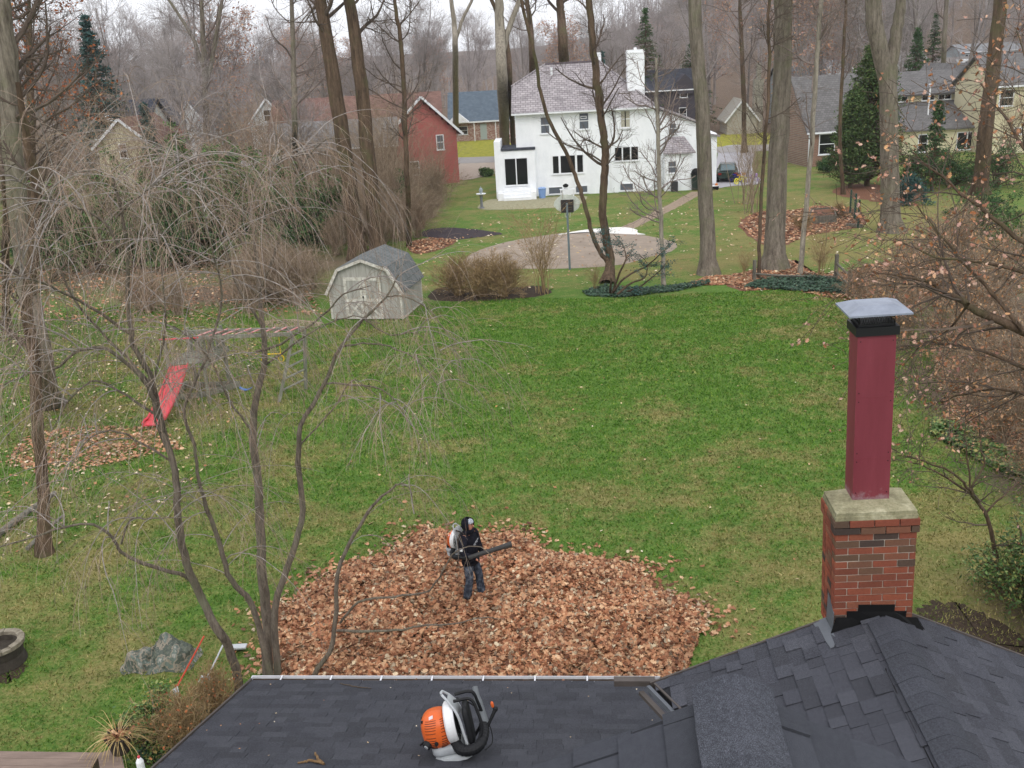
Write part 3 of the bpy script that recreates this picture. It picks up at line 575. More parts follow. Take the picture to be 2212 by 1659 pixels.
# ---- near roof the photographer stands on (ridge seen from above)
NA = np.array([.60, 2.32, 8.305]); NL = np.array([(NA-np.array([3.24, 7.47, 0]))@E1, (NA-np.array([3.24, 7.47, 0]))@E2, 8.42]); S2 = .50; ca2 = 1/math.hypot(1, S2); sa2 = S2*ca2
mb = MB()
for s_ in (-1, 1): mb.prism([(0, 0, -.02), (s_*3, 0, -3*S2-.02), (s_*3, -8, -3*S2-.02), (0, -8, -.02)], (0, 0, -.12))
near = part('near_roof', mb, m_felt, house); near.location = NL
for s_ in (-1, 1):
    n_ = 0
    for r in range(8):
        x = -3.2+rng.uniform(0, .2)
        while x < 0:
            wd = rng.uniform(.14, .34); a_, b_ = x, min(x+wd, 0.0-rng.uniform(0, .006)); y0 = .13+.15*r
            if b_-a_ > .03 and n_ < 60 and x > -1.4:
                hgt = rng.uniform(.008, .02); c_ = np.array([s_*(y0)*ca2, (a_+b_)/2, -y0*sa2-.012+hgt/2]); v_ = np.array([-s_*ca2, 0, sa2]); nn = np.array([s_*sa2, 0, ca2])
                vv = unit(v_-nn*.08); nn = unit(np.cross(np.array([0, 1., 0]), vv)*(-s_)); me = shingle_field.me.get('near')
                if me is None: q = MB(); q.obox((0, 0, 0), (1, 0, 0), (0, 1, 0), (0, 0, 1)); me = q.mesh('shingle'); me.materials.append(N_OBJ); shingle_field.me['near'] = me
                o = part('shingle', None, None, near, me=me); U_ = np.array([0, (b_-a_)/2-.002, 0]); V_ = vv*.095; W_ = unit(np.cross(U_, V_))*hgt/2
                o.matrix_local = Matrix(((U_[0], V_[0], W_[0], c_[0]), (U_[1], V_[1], W_[1], c_[1]), (U_[2], V_[2], W_[2], c_[2]), (0, 0, 0, 1))); n_ += 1
            x += wd
cap2 = cap(-.30, .0, .004, .014, .13).mesh('ridge_cap', smooth=False); cap2.materials.append(N_OBJ); ca, sa = ca, sa
for k in range(8):
    o = part('ridge_cap', None, None, near, me=cap2); o.location = (rng.normal()*.006, -.17*k+.02, .01); o.rotation_euler = (0, 0, rng.normal()*.015)
mb = MB(); mb.prism([(-2.9, -.4, -3*S2), (2.9, -.4, -3*S2), (0, -.4, -.14)], (0, -7, 0)); part('upper_gable', mb, m_wall, near)
mb = MB(); mb.box(-5.4, 1.2, -11, -5.6, 0, 6.6); part('main_wall', mb, m_wall, house)

# ---- garage
gar = root('garage', (-3.52, 10.15, 0), 'low garage with a dark shingle roof and a white gutter, the blower resting on it', 'garage', rz=TH); GS = .335; cg = 1/math.hypot(1, GS); sg = GS*cg; GL = 4.6
mb = MB(); mb.prism([(0, 0, 2.9), (5.45, 0, 2.9), (5.45, -GL, 2.9+GS*GL), (0, -GL, 2.9+GS*GL)], (0, 0, -.12)); groof = part('roof', mb, m_felt, gar)
eyeG = np.array([(_C-np.array([-3.52, 10.15, 0]))@E1, (_C-np.array([-3.52, 10.15, 0]))@E2, 10.2])
shingle_field(groof, (5.45, .02, 2.9-.004), (-1, 0, 0), (0, -cg, sg), 5.45, 4.3, lambda a, r: True, 295, G_OBJ, G_MIX, th=.0032, wr=(.12, .34), eye=eyeG)
mb = MB(); mb.box(-.03, 5.16, .035, .045, 2.80, 2.885); mb.box(-.03, 5.16, .045, .119, 2.80, 2.84); mb.box(-.03, 5.16, .12, .128, 2.80, 2.895); mb.box(-.04, -.03, .03, .128, 2.8, 2.895)
gut = part('gutter', mb, m_gut, gar); mb = MB(); mb.box(-.028, 5.158, .0455, .1185, 2.8405, 2.855); part('gutter_shade_fill', mb, m_soil, gut)  # brown leaf fill, kept dark to paint the shaded gap behind the lip
for k in range(8): mb = MB(); mb.box(.35+k*.65, .37+k*.65, .02, .125, 2.895, 2.901); part('gutter_strap', mb, m_gut, gut)
mb = MB(); mb.prism([(.12, -.35, 0), (5.3, -.35, 0), (5.3, -.35, 2.78), (.12, -.35, 2.78)], (0, -4, 0)); part('wall', mb, m_wall, gar)
mb = MB(); mb.bar((-.02, .02, 2.85), (-.02, -GL, 2.85+GS*GL), .025, .14); part('rake_trim', mb, m_brown, gar)
def GP(x, y, dz=0): return np.array([-3.52, 10.15, 0])+x*E1+y*E2+np.array([0, 0, 2.9-GS*y+.012+dz])
n = 110; P = np.array([GP(rng.uniform(.1, 5.1), rng.uniform(.04, .11), -.05) for _ in range(n)]); mb = MB(); oak_leaves(mb, P, .075, .5); single('gutter_leaves', mb, LEAFM, 'brown leaf bits caught in the white gutter', 'leaves', kind='stuff')
P = np.array([GP(rng.uniform(.1, 5.1), -abs(rng.normal())*1.5-.05, .004) for _ in range(26)]); mb = MB(); oak_leaves(mb, P, .022, .2); single('roof_debris', mb, LEAFP, 'tiny pale leaf flecks strewn over the garage shingles', 'debris', kind='stuff')
m_stick = mat('broken_stick', '#8f7350', .85, .5, 25, c2='#5b452f'); m_bark0 = mat('stick_bark', '#5d5247', .9, .4, 30)
def stick(pts, rad, m, label, cat='stick', name='stick'):
    P, Rr = polyR(pts, rad, 4, .003); q = MB(); q.tube(P, Rr, 7); q.F.append(np.array([list(range(7))[::-1]])); k = q.n-7; q.F.append(np.array([list(range(k, k+7))])); return q
def gpx(px, dz=.012):
    """point on the garage slope under a survey direction"""
    d = ray(*px); o = np.array([-3.52, 10.15, 0]); n_ = np.array([GS*E2[0], GS*E2[1], 1.]); t = ((2.9+dz+n_[:2]@o[:2])-n_@_C)/(n_@d); return _C+t*d
q = stick([gpx((700, 1650), .03), gpx((672, 1643), .03), gpx((655, 1646), .02), gpx((643, 1648), .02)], [.012, .014, .011, .009], m_stick, '')
q2 = stick([gpx((700, 1652), .02), gpx((688, 1640), .03), gpx((681, 1626), .03)], [.014, .015, .010], m_stick, ''); q.add(q2.V[0], q2.F[0])
single('stick', q, m_stick, 'short forked piece of broken stick lying on the garage shingles', 'stick', gpx((680, 1645)))
q = stick([gpx((735, 1476), .02), gpx((760, 1482), .02), gpx((778, 1484), .02), gpx((802, 1487), .02)], [.006, .008, .007, .004], m_bark0, ''); single('stick', q, m_bark0, 'thin dark twig lying near the gutter edge of the garage roof', 'stick', gpx((760, 1482)))
# ================================================================ NEIGHBOURING HOUSES
M = NT('painted_brick_white'); bk = M.n('ShaderNodeTexBrick'); bk.inputs['Scale'].default_value = 1; bk.inputs['Brick Width'].default_value = .22; bk.inputs['Row Height'].default_value = .075; bk.inputs['Mortar Size'].default_value = .008
mp = M.n('ShaderNodeMapping'); mp.inputs['Rotation'].default_value = (math.radians(90), 0, 0); M.l(M.obj(), mp.inputs[0]); M.l(mp.outputs[0], bk.inputs['Vector']); M.bump(bk.outputs['Fac'], -.4, .01)
WHITE = M.out(M.ramp(M.noise(1.1, 6, .7, stretch=(1, 1, .5)), [(.25, lin('#dcdfe2')), (.6, lin('#eef0f2'))]), .7, .2)
M = NT('slate_roof'); bk = M.n('ShaderNodeTexBrick'); bk.inputs['Scale'].default_value = 1; bk.inputs['Brick Width'].default_value = .38; bk.inputs['Row Height'].default_value = .2; bk.inputs['Mortar Size'].default_value = .018; bk.inputs['Bias'].default_value = 0
bk.inputs['Color1'].default_value = lin('#a29d9e'); bk.inputs['Color2'].default_value = lin('#878384'); bk.inputs['Mortar'].default_value = lin('#5f575c')
M.l(M.obj(), bk.inputs['Vector']); sl_ = M.mix(.6, bk.outputs['Color'], M.ramp(M.noise(1.6, 6, .8), [(.35, (.72, .68, .7, 1)), (.6, (1.25, 1.22, 1.2, 1))]), 'MULTIPLY'); M.bump(bk.outputs['Fac'], -.5, .02); SLATE = M.out(sl_, .7, .3)
def roofmat(name, a, b, row=.16):
    M = NT(name); bk = M.n('ShaderNodeTexBrick'); bk.inputs['Scale'].default_value = 1; bk.inputs['Brick Width'].default_value = .3; bk.inputs['Row Height'].default_value = row; bk.inputs['Mortar Size'].default_value = .012
    bk.inputs['Color1'].default_value = lin(a); bk.inputs['Color2'].default_value = lin(b); bk.inputs['Mortar'].default_value = sc(lin(b), .7); M.l(M.obj(), bk.inputs['Vector'])
    return M.out(M.mix(.5, bk.outputs['Color'], M.ramp(M.noise(1.3, 6, .8), [(.35, (.8, .8, .8, 1)), (.65, (1.12, 1.12, 1.12, 1))]), 'MULTIPLY'), .9, .15)
R_GREY = roofmat('asphalt_grey', '#737170', '#605e5d'); R_BROWN = roofmat('asphalt_brown', '#83665c', '#6e554e'); R_BLUE = roofmat('asphalt_blue', '#66727d', '#56626d'); R_DARK = roofmat('asphalt_charcoal', '#4c4f58', '#3f4149'); R_PALE = roofmat('asphalt_pale', '#8b8c8e', '#7a7b7d')
GLASS = mat('window_glass', '#15171c', .12, .3, 1.2, spec=.5); SCREEN = mat('window_screen', '#5f646c', .6, .12, 4); TRIM = mat('white_trim', '#e6e8ea', .6, .05, 3); CURT = mat('curtain', '#b9b5a3', .8, .2, 8, stretch=(8, 8, 1))
def brickmat(name, a, b, mo):
    M = NT(name); bk = M.n('ShaderNodeTexBrick'); bk.inputs['Scale'].default_value = 1; bk.inputs['Brick Width'].default_value = .22; bk.inputs['Row Height'].default_value = .076; bk.inputs['Mortar Size'].default_value = .008
    bk.inputs['Color1'].default_value = lin(a); bk.inputs['Color2'].default_value = lin(b); bk.inputs['Mortar'].default_value = lin(mo); mp = M.n('ShaderNodeMapping'); mp.inputs['Rotation'].default_value = (math.radians(90), 0, 0)
    M.l(M.obj(), mp.inputs[0]); M.l(mp.outputs[0], bk.inputs['Vector']); return M.out(M.mix(.4, bk.outputs['Color'], M.ramp(M.noise(2, 5, .7), [(.35, (.75, .75, .75, 1)), (.65, (1.15, 1.15, 1.15, 1))]), 'MULTIPLY'), .9, .1)
B_BROWN = brickmat('brown_brick', '#94705f', '#7c5a4b', '#8f8478'); B_RED = brickmat('mottled_brick', '#8a4a3c', '#c8b8ae', '#a39186')
def siding(name, c, h=.16):
    M = NT(name); wv = M.n('ShaderNodeTexWave', wave_type='BANDS', bands_direction='Z', wave_profile='SAW'); wv.inputs['Scale'].default_value = 1/h/2/PI*PI; wv.inputs['Distortion'].default_value = 0; M.l(M.obj(), wv.inputs['Vector'])
    M.bump(wv.outputs['Fac'], .7, .03); return M.out(M.mix(.35, lin(c), M.ramp(M.noise(1.5, 5, .7), [(.3, (.85, .85, .85, 1)), (.7, (1.05, 1.05, 1.05, 1))]), 'MULTIPLY'), .8, .15)
SD_CREAM = siding('cream_siding', '#d8d0b0'); SD_RED = siding('red_siding', '#ad6660', .25); SD_GREY = siding('grey_siding', '#9ba3a6'); SD_WHITE = siding('white_siding', '#dfe2e3'); SD_DARK = siding('dark_siding', '#4e4a50')
def window(parent, x, z, w_, h_, y=0., style='plain', glass=None, face=-1, axis='x', fr=.07):
    """window on a wall in plane y (facing -y) or in plane x when axis='y'; x,z lower left corner"""
    def bx(q, a0, a1, d0, d1, z0, z1):
        q.box(*((a0, a1, y+face*d1, y+face*d0) if face < 0 and axis == 'x' else (a0, a1, y+d0, y+d1) if axis == 'x' else ((y+face*d1, y+face*d0) if face < 0 else (y+d0, y+d1))+(a0, a1)), z0, z1)
    q = MB(); bx(q, x, x+fr, .004, .06, z, z+h_); bx(q, x+w_-fr, x+w_, .004, .06, z, z+h_); bx(q, x+fr, x+w_-fr, .004, .06, z+h_-fr, z+h_); bx(q, x-.05, x+w_+.05, .003, .09, z-.07, z)
    bx(q, x+fr, x+w_-fr, .004, .05, z, z+fr*.8)
    if style in ('sash', 'plain'): bx(q, x+fr, x+w_-fr, .004, .045, z+h_/2-.03, z+h_/2+.03)
    if style == 'three':
        for k in (1, 2): bx(q, x+w_*k/3-.05, x+w_*k/3+.05, .004, .06, z+fr*.8, z+h_-fr)
    if style == 'picture':
        for k in (.24, .76): bx(q, x+w_*k-.08, x+w_*k+.08, .004, .06, z+fr*.8, z+h_-fr)
    if style == 'slider': bx(q, x+w_/2-.04, x+w_/2+.04, .004, .06, z+fr*.8, z+h_-fr)
    f = part('window', q, TRIM, parent); q = MB(); bx(q, x+fr*.9, x+w_-fr*.9, .0035, .022, z+fr*.5, z+h_-fr*.9); part('pane', q, glass or GLASS, f); return f
def slab(q, pts, t=.16): q.prism(pts, (0, 0, -t))
def at2(h, Y, *p):  # helper for rotated frames
    pass

# ---- the white house with the slate roof
wh = root('white_house', (2.2, 74.4, 0), 'two-storey white painted brick house with a hipped slate roof and two white chimneys', 'house', rz=math.radians(-2.7))
# frame: x along the rear wall facing us, y away from us
mb = MB(); mb.box(-.85, 9.75, 0, 8.6, 0, 6.32); part('wall', mb, WHITE, wh)
E_, RZ, ov = 6.34, 9.75, .35
q = MB(); x0, x1, y0, y1 = -.85-ov+.1, 9.85, -ov, 8.6+ov; ym = 4.3; rx0, rx1 = 1.65, 5.9; vz = 8.25; vy = (vz-E_)/(RZ-E_)*(ym-y0)+y0; vy2 = y1-(vy-y0)
Pv = [(x0, y0, E_), (x1, y0, E_), (x1, y1, E_), (x0, y1, E_), (rx0, ym, RZ), (rx1, ym, RZ), (x0+.05, vy, vz), (x0+.05, vy2, vz)]
q.add(Pv, [(0, 1, 5, 4, 6), (1, 2, 5), (2, 3, 7, 4, 5), (4, 7, 6), (0, 6, 7, 3), (3, 2, 1, 0)]); wr_ = part('roof', q, SLATE, wh)
q = MB(); q.bar((rx0, ym, RZ+.03), (rx1, ym, RZ+.03), .22, .1); q.bar((rx1, ym, RZ+.02), (x1, y0, E_+.05), .18, .08); q.bar((rx0, ym, RZ+.02), (x0+.05, vy, vz+.02), .18, .08); part('ridge_tiles', q, SLATE, wr_)
q = MB(); q.box(x0, x1, y0-.12, y0-.005, E_-.14, E_-.02); q.box(-.85, 9.75, -.34, -.003, E_-.16, E_-.142); part('gutter', q, TRIM, wr_)
q = MB(); q.cyl((2.1, 3.2, 8.9), (2.1, 3.2, 9.5), .09); part('vent_pipe', q, TRIM, wr_)
q = MB(); q.box(7.85, 9.15, 1.2, 2.3, 6.2, 10.45); q.box(7.81, 9.19, 1.16, 2.34, 10.18, 10.30); q.box(8.4, 8.6, 1.6, 1.8, 10.45, 10.6); part('chimney', q, WHITE, wr_)
q = MB(); q.box(5.45, 6.15, 5.6, 6.3, 8.9, 10.4); q.box(5.43, 6.17, 5.58, 6.32, 10.28, 10.36); part('chimney', q, WHITE, wr_)
window(wh, 1.05, 4.72, .75, 1.28, 0, 'sash', SCREEN); fw = window(wh, 4.0, 4.9, .8, 1.25, 0, 'sash', SCREEN); q = MB(); q.box(4.15, 4.6, -.075, -.03, 5.68, 5.72); q.box(4.15, 4.6, -.075, -.03, 5.84, 5.88); q.box(4.15, 4.19, -.075, -.03, 5.72, 5.84); q.box(4.56, 4.6, -.075, -.03, 5.72, 5.84); part('window_fan', q, TRIM, fw)
cw = window(wh, 7.15, 4.85, .8, 1.3, 0, 'sash', CURT); q = MB(); q.box(7.5, 7.58, -.05, -.024, 4.95, 6.1); part('gap', q, GLASS, cw)
window(wh, 1.85, 1.65, 2.45, 1.42, 0, 'picture'); window(wh, 6.65, 2.38, 1.9, 1.1, 0, 'three')
for x, ww in ((1.5, 1.1), (3.6, .95), (7.05, 1.05)): f = window(wh, x, .12, ww, .55, 0, 'none', SCREEN, fr=.04)
q = MB(); q.box(6.3, 6.42, -.1, -.004, .2, 6.1); q.bar((9.5, -.05, .4), (8.9, -.8, .06), .1, .1); part('downspout', q, TRIM, wh)
# annex with sliding door and steps
q = MB(); q.box(-2.55, .55, -.55, 2.8, 0, 3.62); q.box(-2.55, -2.05, -.55, 2.9, 3.62, 4.35) ; an_ = part('annex', q, WHITE, wh)
q = MB(); q.box(-2.02, .6, -.62, 2.8, 3.64, 3.8); part('annex_roof', q, R_DARK, an_)
window(wh, -1.85, 1.0, 1.85, 2.1, -.55, 'slider')
q = MB()
for k in range(4): q.box(-1.95, .15, -.55-.30*(4-k), -.551, .22*k+.001*k, .22*(k+1))
q.box(-2.4, -1.951, -1.6, -.56, 0, .55); q.box(.151, .55, -1.6, -.56, 0, .55); part('steps', q, WHITE, wh)
# right wing, lower
q = MB(); q.prism([(9.751, .6, 0), (13.0, .6, 0), (13.0, .6, 4.9), (9.751, .6, 6.15)], (0, 6.5, 0)); q.box(13.001, 14.9, 2.2, 7.5, 0, 3.9); part('wing_wall', q, WHITE, wh)
q = MB(); slab(q, [(9.76, .3, 6.38), (13.25, .3, 5.0), (13.25, 7.4, 5.0), (9.76, 7.4, 6.38)], .14); slab(q, [(13.01, 1.9, 4.25), (15.1, 1.9, 3.75), (15.1, 7.7, 3.75), (13.01, 7.7, 4.25)], .12); part('wing_roof', q, SLATE, wh)
q = MB(); q.box(10.45, 12.5, -.7, .599, 0, 2.75); part('porch', q, WHITE, wh)
q = MB(); slab(q, [(10.3, -.95, 2.9), (12.75, -.95, 2.9), (12.1, .599, 3.95), (10.7, .599, 3.95)], .1); part('porch_roof', q, SLATE, wh)
window(wh, 10.9, 4.15, .62, .85, .6, 'sash', SCREEN); window(wh, 10.65, 1.35, .68, .95, -.7, 'sash', SCREEN)
q = MB(); q.box(10.9, 11.4, -1.15, -.75, 0, .75); q.box(10.95, 11.35, -1.16, -1.15, .1, .65); single('utility_cabinet', q, mat('dark_metal_box', '#3b3a3c', .6, .2, 4), 'dark boxy meter cabinet by the porch wall of the white house', 'cabinet', (0, 0, 0)).matrix_world = wh.matrix_basis

def gable_house(name, loc, rz, W, D, eave, ridge, wm, rm, label, ov=.35, axis='x', th=.16, z0=-1.):
    """ridge along x ('x') or along y ('y'); front wall in plane y=0"""
    h = root(name, loc, label, 'house', rz=rz); q = MB()
    if axis == 'x':
        q.prism([(0, 0, z0), (0, D, z0), (0, D, eave), (0, D/2, ridge-.02), (0, 0, eave)], (W, 0, 0)); part('wall', q, wm, h); s = (ridge-eave)/(D/2); q = MB()
        q.prism([(-ov, -ov, eave-s*ov+.02), (-ov, D/2, ridge+.02), (-ov, D+ov, eave-s*ov+.02), (-ov, D+ov, eave-s*ov+.02+th), (-ov, D/2, ridge+.02+th), (-ov, -ov, eave-s*ov+.02+th)], (W+2*ov, 0, 0))
    else:
        q.prism([(0, 0, z0), (W, 0, z0), (W, 0, eave), (W/2, 0, ridge-.02), (0, 0, eave)], (0, D, 0)); part('wall', q, wm, h); s = (ridge-eave)/(W/2); q = MB()
        q.prism([(-ov, -ov, eave-s*ov+.02), (W/2, -ov, ridge+.02), (W+ov, -ov, eave-s*ov+.02), (W+ov, -ov, eave-s*ov+.02+th), (W/2, -ov, ridge+.02+th), (-ov, -ov, eave-s*ov+.02+th)], (0, D+2*ov, 0))
    rf = part('roof', q, rm, h); q = MB()
    if axis == 'x': q.box(-ov, W+ov, -ov-.12, -ov-.003, eave-s*ov, eave-s*ov+.14)
    else: q.bar((-ov, -ov-.02, eave-s*ov+.08), (W/2, -ov-.02, ridge+.1), .04, .2); q.bar((W+ov, -ov-.02, eave-s*ov+.08), (W/2, -ov-.02, ridge+.1), .04, .2)
    part('fascia', q, TRIM, rf); return h, rf
# blue-roofed brick ranch across the street
h, rf = gable_house('brick_ranch', (-6.4, 133, 0), math.radians(-1), 9.2, 7, 2.75, 6.2, B_RED, R_BLUE, 'long brick ranch house with a blue-grey roof across the street'); window(h, 6.8, .7, 1.2, 1.4, 0, 'sash'); window(h, 1.0, .9, 1.3, 1.1, 0, 'plain')
q = MB(); q.box(4.0, 4.9, -.05, -.004, .1, 2.2); d = part('door', q, mat('grey_door', '#a9b5b2', .5, .05, 3), h); q = MB(); q.box(3.2, 3.3, -1.2, -1.1, 0, 2.6); q.box(6.1, 6.2, -1.2, -1.1, 0, 2.6); part('porch_post', q, TRIM, h)
q = MB(); q.prism([(-.3, -1.3, 2.62), (2.6, -1.3, 2.62), (1.1, -1.3, 3.9)], (0, 1.2, 0)); q.box(-.35, 9.5, -1.35, -1.301, 2.5, 2.64); part('porch_gable', q, TRIM, h)
# red barn-like house
RZr = math.radians(20)
h, rf = gable_house('red_house', (-9.6, 84.5, 0), math.radians(18), 6.2, 14, 4.6, 7.5, SD_RED, R_BROWN, 'red-sided house whose gable end faces the yard, left of the white house', axis='y', ov=.5)
window(h, 4.3, 3.0, .7, 1.3, 0, 'sash', SCREEN); window(h, 1.4, 1.0, 1.2, 1.2, 0, 'plain')
m_brk = mat('dark_red_wood', '#4d2024', .7, .2, 3)
for k in range(6): q = MB(); q.box(3.4+k*.5, 3.65+k*.5, -.45, -.02, 6.95-k*.46, 7.15-k*.46); part('bracket', q, m_brk, rf)
h, rf = gable_house('long_brown_house', (-20.5, 88.5, 0), math.radians(3), 15.2, 9, 5.2, 7.6, SD_RED, R_BROWN, 'long house with a wide brown roof behind the two tall leaning trees'); window(h, 2, 2.6, 1.4, 1.2, 0, 'three')
h, rf = gable_house('low_grey_house', (-18.2, 79.5, 0), math.radians(4), 9.6, 5.4, 4.2, 6.0, mat('tan_wall', '#8d7566', .8, .2, 2), R_PALE, 'low tan house with a pale grey roof in front of the long brown roof'); window(h, 2.2, 2.6, 1.1, 1.4, 0, 'plain', mat('bright_pane', '#cfd6dc', .3, .15, 3)); window(h, 4.2, 2.6, .9, 1.4, 0, 'plain')
# left: cream gable, dark roof
h, rf = gable_house('cream_gable_house', (-30.9, 75, 0), math.radians(3), 4.0, 9, 5.6, 7.4, SD_CREAM, R_BROWN, 'small cream-sided gable house behind the weeping tree', axis='y'); window(h, 1.6, 4.6, .6, 1.1, 0, 'plain')
h, rf = gable_house('dark_roof_house', (-39.5, 95, 0), math.radians(-2), 5.6, 6, 6.0, 8.3, SD_WHITE, R_DARK, 'house with a charcoal roof and a white skylight, left behind the trees'); window(h, 3.8, 4.2, .8, 1.1, 0, 'plain')
q = MB(); q.obox((1.6, .75, 7.0), (.55, 0, 0), (0, .42, .33), (0, -.03, .05)); part('skylight', q, TRIM, rf); q = MB(); q.box(2.55, 2.75, .9, 1.1, 6.6, 9.2); part('flue_pipe', q, mat('galvanised', '#a7abad', .4, .1, 4, metal=.5), rf)
h, rf = gable_house('small_red_cottage', (-40.4, 110, 0), 0, 3.6, 5, 5.6, 7.9, SD_RED, R_DARK, 'little red cottage wall showing beside the dark-roofed house', axis='y')
h, rf = gable_house('white_gable_house', (-30.5, 121, 0), math.radians(8), 4.4, 6, 4.6, 7.2, SD_WHITE, R_DARK, 'white-trimmed gable house far behind the green shrubs', axis='y'); window(h, 1.7, 4.6, 1, 1.4, 0, 'sash')
h, rf = gable_house('gabled_white_cottage', (-40.5, 125, 0), math.radians(-6), 3.0, 6, 5.2, 7.3, SD_WHITE, R_DARK, 'second white gable peeping over the shrubs, left of the first', axis='y')
# brown brick house on the right
h, rf = gable_house('brown_brick_house', (26.75, 83.2, 0), math.radians(5), 7.0, 8.0, 3.05, 7.3, B_BROWN, R_GREY, 'brown brick house with a steep grey roof behind the cedar', ov=.25); window(h, .95, 1.0, 1.45, 1.75, 0, 'plain'); q = MB(); q.box(.02, .14, -.13, -.02, 0, 2.9); part('downspout', q, TRIM, h)
# cream house with clerestory
ch = root('cream_house', (37, 88, 0), 'wide cream house with two grey roof tiers and a row of small upper windows', 'house', rz=math.radians(1.5))
q = MB(); q.box(0, 8.2, 0, 9, -1, 2.15); q.box(.9, 8.2, 4.5, 9.5, 2.15, 5.05); part('wall', q, SD_CREAM, ch)
q = MB(); slab(q, [(-.3, -.4, 2.25), (8.6, -.4, 2.25), (8.3, 4.6, 4.45), (.6, 4.6, 4.45)], .15); slab(q, [(.6, 4.0, 5.12), (8.5, 4.0, 5.12), (8.2, 8.2, 7.1), (1.0, 8.2, 7.1)], .15); slab(q, [(1.0, 8.2, 7.1), (8.2, 8.2, 7.1), (8.5, 12, 5.1), (.7, 12, 5.1)], .15); rf = part('roof', q, R_GREY, ch)
for k, x in enumerate((.9, 3.5, 5.1, 6.7)): window(ch, x, 4.48, 1.25, .5, 4.5, 'slider', fr=.06)
window(ch, 5.0, .2, 2.9, 1.6, 0, 'three'); window(ch, 1.4, .2, .9, 1.6, 0, 'plain'); q = MB(); q.box(3.05, 3.15, 2.0, 2.1, 3.2, 6.0); q.box(2.98, 3.22, 1.93, 2.17, 6.0, 6.1); part('vent_pipe', q, TRIM, rf)
h, rf = gable_house('cream_gable_end_house', (45.6, 95, 0), math.radians(14), 3.2, 8, 5.7, 7.4, SD_CREAM, R_GREY, 'narrow cream gable end rising beside the two-tier cream house', axis='y', ov=.2); window(h, 1.8, 3.4, .35, 1.4, 0, 'plain')
h, rf = gable_house('cream_side_house', (43.5, 85, 0), math.radians(2), 8, 7, 5.9, 8.2, SD_CREAM, R_GREY, 'tall cream house at the right edge behind the oak leaves'); window(h, .4, 4.1, 1.3, 1.4, 0, 'plain'); window(h, 2.0, 1.6, .8, .6, 0, 'plain')
# hill houses
tz = lambda x, y: float(terrain(x, y))
h, rf = gable_house('hill_house', (94.5, 200, tz(97, 200)-.2), math.radians(-3), 13, 8, 6.8-tz(97, 200)+.2, 8.2-tz(97, 200)+.2, SD_GREY, R_PALE, 'pale grey house highest up the hill at the upper right'); window(h, .8, 2.3, 1.4, 1.2, 0, 'slider'); window(h, 4, 2.3, 1.4, 1.2, 0, 'slider'); window(h, 9.3, 2.2, 1.7, 1.4, 0, 'plain')
h, rf = gable_house('brown_dormer_house', (75, 170, tz(80, 170)-.2), math.radians(-3), 12, 8, 4.4-tz(80, 170)+.2, 6.4-tz(80, 170)+.2, SD_GREY, mat('roof_taupe', '#77726f', .9, .15, 3), 'taupe-roofed house with a white dormer below the hill house')
q = MB(); q.box(5.6, 8.2, .3, 3.5, 3.6, 5.0); dm_ = part('dormer', q, SD_WHITE, h); window(h, 6.1, 3.75, 1.5, 1.0, .3, 'sash'); window(h, .6, 2.9, 1.4, .8, 0, 'slider')
h, rf = gable_house('small_white_roof_house', (74.5, 180, tz(78, 180)-.2), 0, 4.6, 6, 5.9-tz(78, 180), 7.7-tz(78, 180), SD_WHITE, R_PALE, 'small pale house behind the conifers at the upper right')
h, rf = gable_house('hip_grey_house', (52.5, 160, 0), 0, 6.6, 7, 5.2, 7.3, SD_WHITE, R_PALE, 'grey-roofed house whose peak shows above the brown brick house', axis='y'); window(h, 2.0, 4.0, 2.6, .8, 0, 'three')
h, rf = gable_house('grey_roof_house', (37.8, 130, 0), 0, 6, 6, 5.6, 7.2, SD_GREY, R_GREY, 'grey-roofed house showing between trunks left of the peaked grey roof')
# stone cottage with chimney, dark house
h, rf = gable_house('stone_cottage', (28.4, 120, 0), math.radians(-4), 3.6, 6, 1.8, 4.0, mat('pale_stone', '#b9b4a8', .9, .25, 3), mat('pale_stone_roof', '#aba69b', .9, .2, 4), 'pale stone cottage with a tall stone chimney beyond the driveway', axis='y'); q = MB(); q.box(3.3, 4.4, .5, 1.6, 0, 6.4); q.box(3.6, 4.1, .7, 1.4, 6.4, 8.2); part('chimney', q, mat('stone_chimney', '#b0aa9c', .9, .5, 5), h)
h, rf = gable_house('dark_house', (17.8, 125, 0), math.radians(-2), 7.6, 8, 5.6, 7.8, SD_DARK, R_DARK, 'dark slate-coloured house behind the big white chimney'); window(h, 5.6, 4.5, 1.0, 1.6, 0, 'sash'); window(h, 5.5, 1.7, 1.0, 1.6, 0, 'sash')
q = MB(); q.prism([(5.2, -.4, 5.0), (7.2, -.4, 5.0), (7.2, -.4, 6.4), (6.2, -.4, 7.4), (5.2, -.4, 6.4)], (0, 2.5, 0)); part('dormer', q, SD_DARK, h)
# ================================================================ THINGS IN THE YARDS
# ---- garden shed
m_shed = NT('weathered_siding'); f = m_shed.noise(9, 5, .7, stretch=(1, 1, .08)); wv = m_shed.n('ShaderNodeTexWave', wave_type='BANDS', bands_direction='X'); wv.inputs['Scale'].default_value = 1.6; m_shed.l(m_shed.obj(), wv.inputs['Vector'])
m_shed.bump(m_shed.ramp(wv.outputs['Fac'], [(0, (0, 0, 0, 1)), (.06, (1, 1, 1, 1))]), .6, .02); SHED = m_shed.out(m_shed.ramp(f, [(.3, lin('#8a8880')), (.6, lin('#a9a79f'))]), .9, .1)
m_worn = mat('worn_white_paint', '#dedbd2', .8, .3, 7, c2='#a39c8e'); m_shroof = roofmat('shed_shingles', '#727574', '#606362', .14); m_old = mat('old_grey_wood', '#7c776b', .9, .35, 12, c2='#55524a', stretch=(1, 1, .2))
